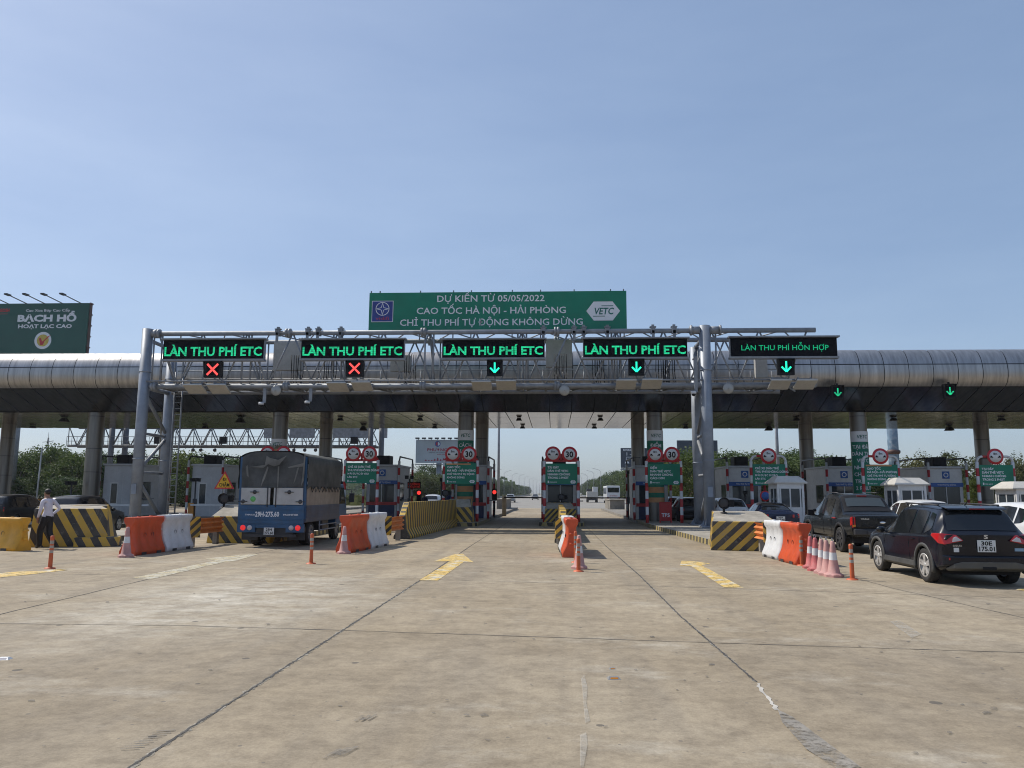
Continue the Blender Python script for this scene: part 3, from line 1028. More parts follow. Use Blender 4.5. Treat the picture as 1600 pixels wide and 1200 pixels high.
# ------------------------------------------------------------ LED signs and lane signals
SY = 38.55
BOXES = [(256, 531, 411.5, 561), (471, 531, 631, 560), (691, 531, 851, 559), (911, 529.5, 1074.5, 558), (1140.5, 527.5, 1309, 557)]
LLAB = ['LED sign with green ETC lettering beside the gantry end post', 'LED sign with green ETC lettering above the brighter red cross',
        'LED sign with green ETC lettering beneath the middle of the green board', 'LED sign with green ETC lettering ending next to the twin gantry posts',
        'wider LED sign with small thin green letters past the twin posts']
for i, (x0, y0, x1, y1) in enumerate(BOXES):
    a, b = P(x0, y0, SY), P(x1, y1, SY)
    z0, z1 = P((x0 + x1) / 2, y1, SY).z, P((x0 + x1) / 2, y0, SY).z
    wd, h, cx = b.x - a.x, z1 - z0, (a.x + b.x) / 2
    t = thing('led_sign', LLAB[i], 'LED sign', (cx, SY, z0), group='LED lane signs on the gantry')
    mb = MB()
    mb.span(-wd / 2, wd / 2, .02, .3, 0, h)
    mb.span(-wd / 2 - .1, wd / 2 + .1, -.16, .32, h, h + .07)
    mb.span(-wd / 2 - .05, wd / 2 + .05, -.08, .3, -.1, 0)
    for q in (-.35, .35):
        mb.span(q * wd - .04, q * wd + .04, .3, .55, h * .2, h * .3)
        mb.span(q * wd - .04, q * wd + .04, .3, .55, h * .7, h * .8)
    mb.build('housing', M_GALV, t)
    mb = MB()
    mb.span(-wd / 2 + .02, wd / 2 - .02, -.03, .02, .02, h - .02)
    mb.build('screen', M_SCREEN, t)
    mb = MB()
    if i < 4:
        text(mb, 'LÀN THU PHÍ ETC', 0, h * .17, -.04, h * .45, width=wd * .965, bold=.028)
    else:
        text(mb, 'LÀN THU PHÍ HỖN HỢP', wd * .01, h * .33, -.04, h * .27, width=wd * .815, bold=.004)
        # serifs, as the thin lettering has
    mb.build('lettering', M_LED_G if i < 4 else M_LED_G2, t)

SIGS = [(319, 565, 345.5, 589.5, 'x', SY, 'black lane signal with a red cross nearest the gantry end post'),
        (541, 563.5, 567, 588, 'x', SY, 'black lane signal with a bright red cross between truck and centre'),
        (761, 562.5, 785, 587, 'a', SY, 'lane signal with bright green down arrow below the middle LED sign'),
        (982, 561, 1007, 586, 'a', SY, 'lane signal with green down arrow over the lane beside the twin posts'),
        (1215, 560.5, 1242, 585.5, 'a', SY, 'lane signal with green down arrow under the thin lettered LED sign'),
        (1299, 602, 1319, 624, 'a', 43.2, 'small green arrow signal on the canopy edge just past the gantry end'),
        (1474, 600, 1494.5, 622.5, 'a', 43.2, 'small dim green arrow signal on the canopy edge farthest from the gantry')]
for i, (x0, y0, x1, y1, kind, Y, lab) in enumerate(SIGS):
    a, b = P(x0, y0, Y), P(x1, y1, Y)
    s = (b.x - a.x)
    h = a.z - b.z
    t = thing('lane_signal', lab, 'lane signal', ((a.x + b.x) / 2, Y, (a.z + b.z) / 2), group='lane control signals')
    mb = MB()
    mb.span(-s / 2, s / 2, 0, .22, -h / 2, h / 2)
    mb.span(-s / 2, s / 2, -.14, 0, h / 2 - .03, h / 2)
    for q in (-1, 1):
        mb.hull([(q * s / 2, 0, h / 2), (q * s / 2, -.14, h / 2), (q * s / 2, 0, -h * .2), (q * (s / 2 - .02), 0, h / 2), (q * (s / 2 - .02), -.14, h / 2), (q * (s / 2 - .02), 0, -h * .2)])
    mb.span(-.04, .04, .05, .15, h / 2, h / 2 + .12)
    if Y > 40:
        mb.box((0, .35, -.05), (.06, .5, .06))
    mb.build('housing', M_BLACK, t)
    mb = MB()
    mb.span(-s * .36, s * .36, -.012, 0, -h * .36, h * .36)
    mb.build('face', M_SCREEN, t)
    mb = MB()
    k = s * .30
    tw = s * .055

    def bar(p, q, w_=tw):
        p, q = Vector((p[0], 0, p[1])), Vector((q[0], 0, q[1]))
        d = (q - p).normalized()
        n = Vector((-d.z, 0, d.x)) * w_
        mb.add([p + n + Vector((0, -.03, 0)), q + n + Vector((0, -.03, 0)), q - n + Vector((0, -.03, 0)), p - n + Vector((0, -.03, 0)),
                p + n + Vector((0, -.013, 0)), q + n + Vector((0, -.013, 0)), q - n + Vector((0, -.013, 0)), p - n + Vector((0, -.013, 0))],
               [(0, 1, 2, 3), (4, 5, 6, 7), (0, 1, 5, 4), (1, 2, 6, 5), (2, 3, 7, 6), (3, 0, 4, 7)])
    if kind == 'x':
        bar((-k, -k), (k, k))
        bar((-k, k), (k, -k))
    else:
        bar((0, k * 1.15), (0, -k * .85), tw * 1.0)
        bar((-k * .95, 0), (0, -k * 1.02))
        bar((k * .95, 0), (0, -k * 1.02))
    mb.build('symbol', M_CROSS if kind == 'x' else (M_ARROW if i < 5 else M_LED_G), t, weld=False)

# tag-reader antennas, two over each lane
k = 0
LN = ['first red cross', 'second red cross', 'arrow under the middle LED sign', 'arrow nearest the twin gantry posts', 'arrow under the thin lettered sign']
for i, pair in enumerate((((290, 607), (327, 607)), ((513, 604), (551, 603)), ((738, 602), (776, 601)), ((963, 600), (1003, 599)), ((1203, 600), (1243, 600)))):
    for j, (px, py) in enumerate(pair):
        p = P(px + 15, py, 38.4)
        t = thing('reader_antenna', 'beige flat antenna below the ' + LN[i] + (', truck side of its pair' if j == 0 else ', car side of its pair'), 'antenna', (p.x, 38.4, p.z), group='tag reader antennas under the gantry')
        mb = MB()
        mb.box((0, 0, -.02), (.98, .85, .075), rx=R(-24))
        mb.build('panel', M_BEIGE, t, .015)
        mb = MB()
        mb.box((0, .02, .09), (.62, .3, .1), rx=R(-24))
        for q in (-.3, .3):
            mb.box((q, .1, .2), (.05, .1, .32))
        mb.box((0, .35, .27), (.7, .5, .05))
        mb.build('bracket', M_GALVD, t)

# cameras hung under the gantry
CAMS = [(413, 610, 632, 'dome camera on a flat vertical arm beside the first red cross'), (485, 610, 630, 'camera on an angled arm between the two red crosses'),
        (1088, 560, 615, 'white dome camera on a bracket in front of the twin gantry posts')]
for px, pa, pb, lab in CAMS:
    p, q = P(px, pa, 38.5), P(px - 2, pb, 38.5)
    t = thing('surveillance_camera', lab, 'camera', (q.x, 38.5, q.z), group='cameras on the gantry')
    L = p.z - q.z
    mb = MB()
    mb.box((.06, 0, L / 2 + .1), (.16, .06, L))
    mb.box((.06, .3, L + .05), (.1, .7, .06))
    mb.box((-.04, -.02, .1), (.32, .12, .05))
    mb.build('arm', M_GALV, t)
    mb = MB()
    mb.lathe([(.02, .12), (.13, .1), (.14, .02), (.12, -.02)], (-.08, -.05, 0), n=14)
    mb.build('housing', M_WHITE, t)
    mb = MB()
    mb.ball((-.08, -.05, -.03), .105)
    mb.build('lens', M_BLACK, t)
for px, py, lab in ((431, 610, 'round grey reflector disc under the gantry between the two red crosses'), (882, 610, 'round grey reflector disc under the gantry between the first two green arrows'),
                    (1138, 607, 'round grey reflector disc under the gantry past the twin posts')):
    p = P(px, py, 38.7)
    t = thing('reflector_disc', lab, 'reflector', (p.x, 38.7, p.z), group='round discs under the gantry')
    mb = MB()
    mb.lathe([(.02, -.05), (.2, -.03), (.27, 0), (.27, .02), (.02, .02)], (0, 0, 0), 'Y', 20)
    mb.build('disc', M_REFL, t)
    mb = MB()
    mb.box((0, .1, .2), (.05, .05, .4))
    mb.build('bracket', M_GALVD, t)

# ------------------------------------------------------------ green banner board on top
BY = 39.7
a, b = P(577.5, 457, BY), P(979.5, 514, BY)
zt, zb = P(778, 456, BY).z, P(778, 515, BY).z
wd, h, cx = b.x - a.x, zt - zb, (a.x + b.x) / 2
t = thing('banner_board', 'long green announcement board standing on top of the gantry', 'sign board', (cx, BY, zb))
tilt = math.atan2((P(979, 514, BY).z - P(577, 516, BY).z), wd) if False else 0
mb = MB()
mb.span(-wd / 2, wd / 2, 0, .05, 0, h)
mb.build('panel', M_GREEN, t)
mb = MB()
for q in (-.495, -.46, -.3, -.17, -.1, .06, .17, .30, .44, .49):
    mb.box((q * wd, .12, h * .5 - .25), (.06, .06, h + .75))
mb.span(-wd / 2, wd / 2, .05, .09, .05, .11)
mb.span(-wd / 2, wd / 2, .05, .09, h - .11, h - .05)
mb.build('frame', M_GALVD, t)
mb = MB()
for s_, z_, x0, x1 in (('DỰ KIẾN TỪ 05/05/2022', .745, 685, 853), ('CAO TỐC HÀ NỘI - HẢI PHÒNG', .425, 653, 886), ('CHỈ THU PHÍ TỰ ĐỘNG KHÔNG DỪNG', .115, 627, 912)):
    fx0, fx1 = ((q - 577.5) / 402 - .5 for q in (x0, x1))
    text(mb, s_, (fx0 + fx1) / 2 * wd, z_ * h, -.008, h * .168, width=(fx1 - fx0) * wd, bold=.013)
mb.build('lettering', M_LETW, t)
ex = ((599 - 577.5) / 402 - .5) * wd
es = 34 / 402 * wd
mb = MB()
mb.span(ex - es / 2, ex + es / 2, -.02, 0, h * .5 - es / 2, h * .5 + es / 2, 1)
mb.span(ex - es / 2 + .03, ex + es / 2 - .03, -.026, -.02, h * .5 - es / 2 + .03, h * .5 + es / 2 - .03, 0)
ez = h * .5 + es * .12
R0 = es * .32
for rr, wdt in ((R0, .035), (R0 * .33, .0)):
    if wdt:
        n = 32
        mb.add([((ex + (rr - (wdt if q % 2 else 0)) * math.cos(2 * math.pi * (q // 2) / n)), -.031, ez + (rr - (wdt if q % 2 else 0)) * math.sin(2 * math.pi * (q // 2) / n)) for q in range(2 * n)],
               [(2 * i, (2 * i + 2) % (2 * n), (2 * i + 3) % (2 * n), 2 * i + 1) for i in range(n)], 1)
star = []
for q in range(16):
    rr = R0 * (.92 if q % 4 == 0 else .30 if q % 2 else .24)
    star.append((ex + rr * math.sin(q * math.pi / 8), -.032, ez + rr * math.cos(q * math.pi / 8)))
for q in range(0, 16, 4):
    for da in (-.22, .22):
        A = q * math.pi / 8
        p0 = (ex + R0 * .9 * math.sin(A), ez + R0 * .9 * math.cos(A))
        p1 = (ex + R0 * .25 * math.sin(A + da * 3.4), ez + R0 * .25 * math.cos(A + da * 3.4))
        d = Vector((p1[0] - p0[0], p1[1] - p0[1])).normalized()
        nx, nz = -d.y * .014, d.x * .014
        mb.add([(p0[0] + nx, -.032, p0[1] + nz), (p1[0] + nx, -.032, p1[1] + nz), (p1[0] - nx, -.032, p1[1] - nz), (p0[0] - nx, -.032, p0[1] - nz)], [(0, 1, 2, 3)], 1)
for q in range(4):
    A = math.pi / 4 + q * math.pi / 2
    n = 8
    arc = []
    for i in range(n + 1):
        tt = A - .62 + 1.24 * i / n
        dd = R0 * (.34 - .1 * math.cos((tt - A) * 2.4))
        arc.append((ex + R0 * .62 * math.sin(A) - dd * math.sin(tt), ez + R0 * .62 * math.cos(A) - dd * math.cos(tt)))
text(mb, 'vidifi', ex, h * .5 - es * .40, -.032, es * .15, width=es * .62, bold=.01, m=2)
mb.build('emblem', [mat('emblem_blue', (.03, .05, .24), .5), M_LETW, mat('emblem_red', (.35, .04, .1), .5)], t, weld=False)
mb = MB()
badge(mb, ((943.5 - 577.5) / 402 - .5) * wd, h * .47, 52 / 402 * wd, h * .5, -.012, 0, 1, h * .17)
mb.build('badge', [M_LETW, M_VETC], t, weld=False)

# ------------------------------------------------------------ clearance frames with round signs and green boards
FY = 44.4
M_SIGNG = mat('sign_grey_back', (.3, .3, .3), .5)


def bands(mb, a, b, r, n=8, step=.42, start=0, w_=1, rd=0):
    a, b = Vector(a), Vector(b)
    L = (b - a).length
    t = 0
    i = start
    while t < L - 1e-4:
        e = min(L, t + step)
        mb.tube(a.lerp(b, t / L), a.lerp(b, e / L), r, n=n, m=rd if i % 2 == 0 else w_)
        t = e
        i += 1


def round_sign(x, z, kind, k, y=FY - .12):
    lab = {'6': 'round 8m vehicle spacing sign, ', '30': 'round 30 speed limit sign, '}[kind] + WHERE[k]
    t = thing('round_sign', lab, 'road sign', (x, y, z), group='spacing signs' if kind == '6' else 'speed limit signs')
    mb = MB()
    mb.lathe([(.01, .0), (.43, 0), (.44, .01), (.44, .03), (.01, .03)], (0, 0, 0), 'Y', 32)
    mb.build('rim', M_SIGNR, t)
    mb = MB()
    mb.lathe([(.005, -.008), (.315, -.008), (.315, 0)], (0, 0, 0), 'Y', 32)
    mb.build('face', M_SIGNW, t)
    mb = MB()
    if kind == '30':
        text(mb, '30', 0, -.16, -.014, .32, width=.42, bold=.03)
    else:
        text(mb, '8m', 0, .09, -.014, .12, bold=.02)
        for s_ in (-1, 1):
            mb.add([(s_ * q, -.014, v) for q, v in ((.115, -.055), (.13, -.02), (.165, -.01), (.185, .04), (.255, .04), (.275, -.01), (.275, -.06), (.255, -.085), (.235, -.06), (.175, -.06), (.155, -.085), (.135, -.06))], [tuple(range(12))])
    mb.build('lettering', M_BLACK, t)
    return t


BOARD = {'xe': ['CHỈ XE DÁN THẺ', 'THU PHÍ KHÔNG DỪNG', 'MỚI ĐƯỢC ĐI VÀO', 'LÀN ETC'],
         'ct': ['CAO TỐC', 'HÀ NỘI - HẢI PHÒNG', 'CHỈ THU PHÍ TỰ ĐỘNG', 'KHÔNG DỪNG'],
         'td': ['TẠI ĐÂY', 'DÁN THẺ VETC', 'NHANH CHÓNG', 'TRONG 2 PHÚT'],
         'di': ['ĐIỂM', 'DÁN THẺ VETC', 'NHANH CHÓNG', 'CÁCH 50M']}


def info_board(x, z, kind, k, wd=1.78, h=1.16, y=FY - .1):
    t = thing('info_board', 'green text board on the striped frame, ' + WHERE[k], 'sign board', (x, y, z), group='green boards on the clearance frames')
    mb = MB()
    mb.span(-wd / 2, wd / 2, 0, .03, -h / 2, h / 2)
    mb.build('panel', M_GREEN2, t)
    mb = MB()
    ls = BOARD[kind]
    for i, s_ in enumerate(ls):
        big = .115 if i in (0, 1) or kind in ('td', 'di') else .1
        text(mb, s_, -wd * .43, h * (.27 - .165 * i) - .01, -.006, big, align='L', bold=.03)
    mb.add([(-wd * .43, -.006, -h * .44), (-wd * .39, -.006, -h * .44), (-wd * .39, -.006, -h * .33), (-wd * .43, -.006, -h * .33)], [(0, 1, 2, 3)])
    text(mb, '1900 6010', -wd * .37, -h * .43, -.006, .07, align='L', bold=.01)
    mb.build('lettering', M_LETW, t)
    mb = MB()
    badge(mb, wd * .37, -h * .385, .32, .17, -.006, 0, 1, .055)
    mb.build('badge', [M_LETW, M_VETC], t, weld=False)
    if kind == 'ct':
        mb = MB()
        mb.add([(-wd * .46, -.006, h * .42), (wd * .32, -.006, h * .42), (wd * .32, -.006, h * .49), (-wd * .46, -.006, h * .49)], [(0, 1, 2, 3)])
        mb.build('strip', M_ORBAND, t)


def frame(k, px, two=True, kind='td', arch=False, w_=1.9):
    x = P(px, 740, FY).x
    t = thing('clearance_frame', ('arched ' if arch else '') + 'red and white striped sign frame, ' + WHERE[k], 'sign frame', (x, FY, .2), group='striped frames at the island heads')
    top = 3.42
    for s_ in (-1, 1):
        mb = MB()
        bands(mb, (s_ * w_ / 2, 0, 0), (s_ * w_ / 2, 0, top), .09, 10, .44)
        mb.build('post', [M_RED, M_WHITE], t)
    mb = MB()
    if arch:
        n = 6
        for s_ in (-1, 1):
            pts = [(s_ * (w_ / 2 - .3 + .3 * math.cos(a)), 0, top + .3 * math.sin(a)) for a in [math.pi / 2 * i / n for i in range(n + 1)]]
            for i in range(n):
                mb.tube(pts[i], pts[i + 1], .068, n=10, m=1)
        bands(mb, (-w_ / 2 + .3, 0, top + .3), (w_ / 2 - .3, 0, top + .3), .068, 10, .33)
    else:
        mb.span(-w_ / 2, w_ / 2, -.04, .04, top - .06, top + .06)
        for s_ in (-1, 1):
            mb.hull([(s_ * w_ / 2, -.05, top), (s_ * (w_ / 2 + .06), .05, top), (s_ * (w_ / 2 - .3), -.05, top + .02), (s_ * (w_ / 2 - .3), .05, top + .5),
                     (s_ * (w_ / 2 - .35), .02, top + .5), (s_ * w_ / 2, .05, top + .05)])
        mb.span(-.06, .06, -.04, .04, top, top + .4)
    mb.build('crossbar', [M_RED, M_WHITE], t)
    if two:
        round_sign(x - .465, 3.98 if k else 3.99, '6', k)
        round_sign(x + .465, 3.98, '30', k)
    else:
        round_sign(x, 3.92, '6', k)
    if kind:
        info_board(x, 2.88, kind, k, y=FY - .1)
    return x


FX = {}
for k, px, two, kind, arch in ((-1, 720, True, 'ct', False), (-2, 564.5, True, 'xe', False), (0, 877, True, 'td', False), (1, 1037, True, 'di', False),
                               (2, 1201, False, 'xe', True), (3, 1376, False, 'ct', True), (4, 1555.5, False, 'td', True), (-3, 430, True, None, False)):
    FX[k] = frame(k, px, two, kind, arch)

# ------------------------------------------------------------ toll booths
M_BWALL = mat('booth_white', (.62, .61, .60), .5, 0, .05, 1.5, dirt=.2)
M_BWALL2 = mat('booth_grey', (.50, .51, .53), .5, 0, .05, 1.5, dirt=.2)
M_AWN = mat('booth_blue_band', (.035, .11, .36), .5)


def booth(k, var):
    x = FX.get(k, ISL[k])
    wd, dp, h, y = 1.95, 4.2, 3.25, 49.9
    lab = {'blue': 'white toll booth with blue name band and square emblem, ', 'plain': 'plain white toll booth with tall dark front window, '}[var] + WHERE[k]
    t = thing('toll_booth', lab, 'toll booth', (x, y, .2), group='toll booths under the canopy')
    mb = MB()
    mb.span(-wd / 2, wd / 2, 0, .06, 2.15, h)                      # front upper panel
    mb.span(-wd / 2, -wd / 2 + .14, 0, .06, 0, 2.15)
    mb.span(wd / 2 - .14, wd / 2, 0, .06, 0, 2.15)
    if var == 'plain':
        mb.span(-wd / 2 + .14, -.5, 0, .06, 0, 2.15)
        mb.span(.02, wd / 2 - .14, 0, .06, 0, 2.15)
        mb.span(-.5, .02, 0, .06, 0, .75)
    for s_ in (-1, 1):
        X = s_ * wd / 2
        mb.span(X - .03, X + .03, .06, dp, 2.2, h)
        mb.span(X - .03, X + .03, .06, .9, 0, 2.2)
        mb.span(X - .03, X + .03, 2.3, dp, 0, 2.2)
        mb.span(X - .03, X + .03, .9, 2.3, 0, 1.05)
    mb.span(-wd / 2, wd / 2, dp, dp + .06, 0, h)
    mb.build('wall', M_BWALL if k >= -1 else M_BWALL2, t, .008)
    mb = MB()
    mb.span(-wd / 2 - .1, wd / 2 + .1, -.12, dp + .15, h, h + .12)
    mb.build('roof', M_BWALL2, t, .02)
    mb = MB()
    if var == 'blue':
        mb.span(-wd / 2 + .14, wd / 2 - .14, .02, .04, 1.0, 2.15)
    else:
        mb.span(-.46, -.02, .02, .04, .8, 2.1)
    for s_ in (-1, 1):
        q = MB()
        q.span(s_ * wd / 2 - .015, s_ * wd / 2 + .015, .94, 2.26, 1.08, 2.17)
        q.build('window', M_GLASSB, t)
    f = mb.build('window', M_GLASSB, t)
    mb = MB()
    if var == 'blue':
        for q in (-wd / 2 + .16, -.02, wd / 2 - .16):
            mb.span(q - .025, q + .025, -.01, .02, 1.0, 2.15)
    else:
        for (a, b, c, d) in ((-.52, -.44, .74, 2.16), (-.04, .04, .74, 2.16), (-.44, -.04, 2.08, 2.16), (-.44, -.04, .74, .82)):
            mb.span(a, b, -.015, .02, c, d)
        mb.span(.3, .32, -.006, 0, .05, 2.6)
    mb.build('window_frame', M_WHITE, t)
    # booth interior: counter, till and back wall catch a little light
    mb = MB()
    mb.span(-wd / 2 + .1, wd / 2 - .1, .5, 1.0, .9, .95)
    mb.span(.1, .5, .6, .7, .95, 1.3)
    mb.build('counter', M_BEIGE, t)
    if var == 'blue':
        mb = MB()
        mb.span(-wd / 2 - .02, wd / 2 + .02, -.04, 0, 2.12, 2.36)
        mb.build('name_band', M_AWN, t)
        mb = MB()
        text(mb, 'THU PHÍ TỰ ĐỘNG', 0, 2.19, -.046, .09, bold=.012)
        mb.build('lettering', M_LETW, t)
        mb = MB()
        mb.span(-.22, .22, -.025, 0, 2.62, 3.06)
        q = MB()
        mb.build('emblem', M_BLUE, t)
        q.lathe([(.10, -.03), (.15, -.03), (.15, -.026), (.10, -.026)], (0, 0, 2.84), 'Y', 20)
        q.build('emblem_ring', M_LETW, t)
        mb = MB()
        mb.span(-wd / 2 + .14, wd / 2 - .14, -.02, .03, .02, .8)
        mb.build('lower_panel', M_NAVY, t)
        mb = MB()
        mb.span(-wd / 2 - .01, wd / 2 + .01, -.05, 0, .8, 1.0)
        mb.build('impact_band', M_RED, t)
    mb = MB()
    mb.span(-.5, .35, .5, 1.6, h + .13, h + .72)
    mb.span(-.42, .27, .47, .5, h + .18, h + .67)
    mb.build('cooling_unit', M_BLACK, t, .02)
    mb = MB()
    for s_ in (-1, 1):
        X = s_ * (wd / 2 + .16)
        bands(mb, (X, -.25, 0), (X, -.25, h + .35), .08, 8, .45)
        bands(mb, (X, dp + .3, 0), (X, dp + .3, h + .35), .08, 8, .45)
        mb.tube((X, -.25, h + .35), (X + 0, 0, h + .62), .05, n=8, m=2)
        mb.tube((X, 0, h + .62), (X, dp + .2, h + .62), .05, n=8, m=2)
        mb.tube((X, dp + .2, h + .62), (X, dp + .3, h + .35), .05, n=8, m=2)
    mb.build('guard_pipe', [M_RED, M_WHITE, M_DARK], t)
    mb = MB()
    mb.span(wd / 2 + .03, wd / 2 + .5, 1.3, 1.9, 1.08, 1.14)
    mb.span(-wd / 2 - .1, -wd / 2 - .03, .3, .55, 1.2, 1.6)
    mb.build('service_ledge', M_CHROME if False else M_GALV, t)
    return t


for k in (-5, -4, -3):
    booth(k, 'plain')
for k in (-2, -1, 0, 1, 2, 3, 4):
    booth(k, 'blue')

# small guard kiosks on the car queue side
M_KROOF = mat('kiosk_roof', (.52, .50, .46), .5, 0, .05, dirt=.2)


def kiosk(px0, px1, ytop, Y, label):
    a, b = P(px0, ytop, Y), P(px1, ytop, Y)
    cx, wd = (a.x + b.x) / 2, (b.x - a.x) * .93
    H = a.z - .2
    t = thing('guard_kiosk', label, 'kiosk', (cx, Y, .2), group='small white guard kiosks')
    bw = wd * .8
    bd = bw * 1.15
    rh = .3
    mb = MB()
    z0 = H - rh
    mb.hull([(s1 * wd / 2, s2 * bd / 2 * 1.15 + bd / 2, z0) for s1 in (-1, 1) for s2 in (-1, 1)] + [(s1 * wd / 2, s2 * bd / 2 * 1.15 + bd / 2, z0 - .06) for s1 in (-1, 1) for s2 in (-1, 1)] +
            [(s1 * wd * .32, s2 * bd * .3 + bd / 2, H) for s1 in (-1, 1) for s2 in (-1, 1)])
    mb.build('roof', M_KROOF, t)
    mb = MB()
    for s1 in (-1, 1):
        for yy in (0, bd):
            mb.box((s1 * (bw / 2 - .05), yy, z0 / 2), (.1, .1, z0))
    for yy in (0, bd):
        mb.box((0, yy, .5), (bw - .1, .05, 1.0))
        mb.box((0, yy, z0 - .15), (bw - .1, .05, .3))
    for s1 in (-1, 1):
        mb.box((s1 * (bw / 2 - .05), bd / 2, .5), (.05, bd - .1, 1.0))
        mb.box((s1 * (bw / 2 - .05), bd / 2, z0 - .15), (.05, bd - .1, .3))
    mb.build('wall', M_WHITE, t)
    mb = MB()
    mb.box((0, 0, (z0 + .7) / 2), (bw - .12, .012, z0 - 1.25))
    mb.build('window', M_GLASSB, t)
    mb = MB()
    mb.box((0, bd, (z0 + .7) / 2), (bw - .12, .012, z0 - 1.25))
    mb.build('window', M_GLASSB, t)
    for s1 in (-1, 1):
        mb = MB()
        mb.box((s1 * (bw / 2 - .05), bd / 2, (z0 + .7) / 2), (.012, bd - .12, z0 - 1.25))
        mb.build('window', M_GLASSB, t)
    mb = MB()
    for q in (-.02, -.38, .36):
        mb.box((q * bw, -.02, (z0 + .7) / 2), (.06, .03, z0 - 1.2))
    for q in (0, .5, 1):
        for s1 in (-1, 1):
            mb.box((s1 * (bw / 2 - .05 + .02), bd * (.1 + .8 * q), (z0 + .7) / 2), (.03, .06, z0 - 1.2))
    mb.build('window_frame', M_WHITE, t)


kiosk(1206, 1262, 743.5, 38, 'small white guard kiosk with hipped roof behind the dark pickup truck cab')
kiosk(1394, 1453, 746, 37.5, 'small white guard kiosk with pale hipped roof behind the black SUV roof')
kiosk(1577, 1645, 752, 37.5, 'small white guard kiosk with grey roof at the end of the car queue side')

# ------------------------------------------------------------ concrete crash blocks and barriers


def crash_block(x, y, wd, d, zf, zr, label, m=MS_BLOCK, skew=0.0, ramp=None, par_name='crash_block'):
    """striped concrete block: front face zf high, top sloping up to zr"""
    t = thing(par_name, label, 'concrete block', (x, y, 0), 0, 'striped concrete crash blocks')
    t.rotation_euler = (0, 0, skew)
    mb = MB()
    w0, w1 = wd / 2, wd / 2 * .93
    fr = [(-w0, 0, 0), (w0, 0, 0), (w1, .12, zf), (-w1, .12, zf)]
    mid = [(-w0, d * .45, 0), (w0, d * .45, 0), (w1 * .70, d * .45, zr), (-w1 * .95, d * .45, zr)]
    bk = [(-w0, d, 0), (w0, d, 0), (w1 * .70, d, zr), (-w1 * .95, d, zr)]
    mb.loft([fr, mid, bk], mats=[0, 0, 1, 0], caps=True)
    mb.build('body', [m, M_CONC], t, .03)
    return t


crash_block(6.12, 25.9, 2.15, 3.0, .92, 1.2, 'yellow and black striped concrete block beside the orange guard rail on the car queue side', MS_BLOCK, R(-10))
crash_block(.36, 44.0, 1.85, 1.6, .93, 1.28, 'yellow and black striped concrete block in front of the central booth', MS_BLOCKC)
crash_block(-5.2, 43.2, 1.5, 1.8, 1.0, 1.45, 'yellow and black striped concrete block at the far end of the finely striped barrier', MS_BLOCKL)
crash_block(-11.1, 27.4, 2.3, 2.6, .93, 1.3, 'striped concrete block half hidden behind the canvas topped truck', MS_BLOCKL)
t = crash_block(-15.75, 25.0, 2.3, 2.6, 1.22, 1.28, 'wide striped concrete block behind the walking man', MS_BLOCKW, R(22))
mb = MB()
mb.hull([(.2, -.3, 0), (1.5, -.2, 0), (1.5, .6, 0), (.2, .6, 0), (.2, -.25, .3), (1.5, -.15, .3), (1.5, .6, .3), (.2, .6, .3)])
mb.build('step', MS_BLOCKW, t, .03)
crash_block(-17.75, 26.6, 1.3, 2.2, 1.25, 1.3, 'narrow striped concrete block past the walking man', MS_BLOCK, R(-25))


def jersey(x0, y0, x1, y1, h, label, nose=True, m=MS_JER):
    L = math.hypot(x1 - x0, y1 - y0)
    t = thing('jersey_barrier', label, 'concrete barrier', (x0, y0, 0), math.atan2(-(x1 - x0), y1 - y0), 'long striped concrete barriers')
    prof = [(.32, 0), (.32, .10), (.17, .38), (.12, 1.0)]
    rings = []
    for y, f in ((0, .62), (.75, 1.0), (L, 1.0)):
        hw = prof[:3] + [(.12, 1.0 * h * f)]
        sc_ = [(u, min(v, h * f)) for u, v in hw]
        rings.append([(u, y, v) for u, v in sc_] + [(-u, y, v) for u, v in reversed(sc_)])
    mb = MB()
    mb.loft(rings, mats=[0, 0, 0, 1, 0, 0, 0, 0])
    mb.build('body', [m, MS_JEREND], t, .02)
    return t


jersey(-5.95, 30.7, -5.5, 43.2, 1.42, 'long concrete barrier with fine yellow and black stripes beside the truck')
jersey(.33, 29.2, .36, 43.9, 1.2, 'striped concrete barrier running from the central water barriers to the booth')


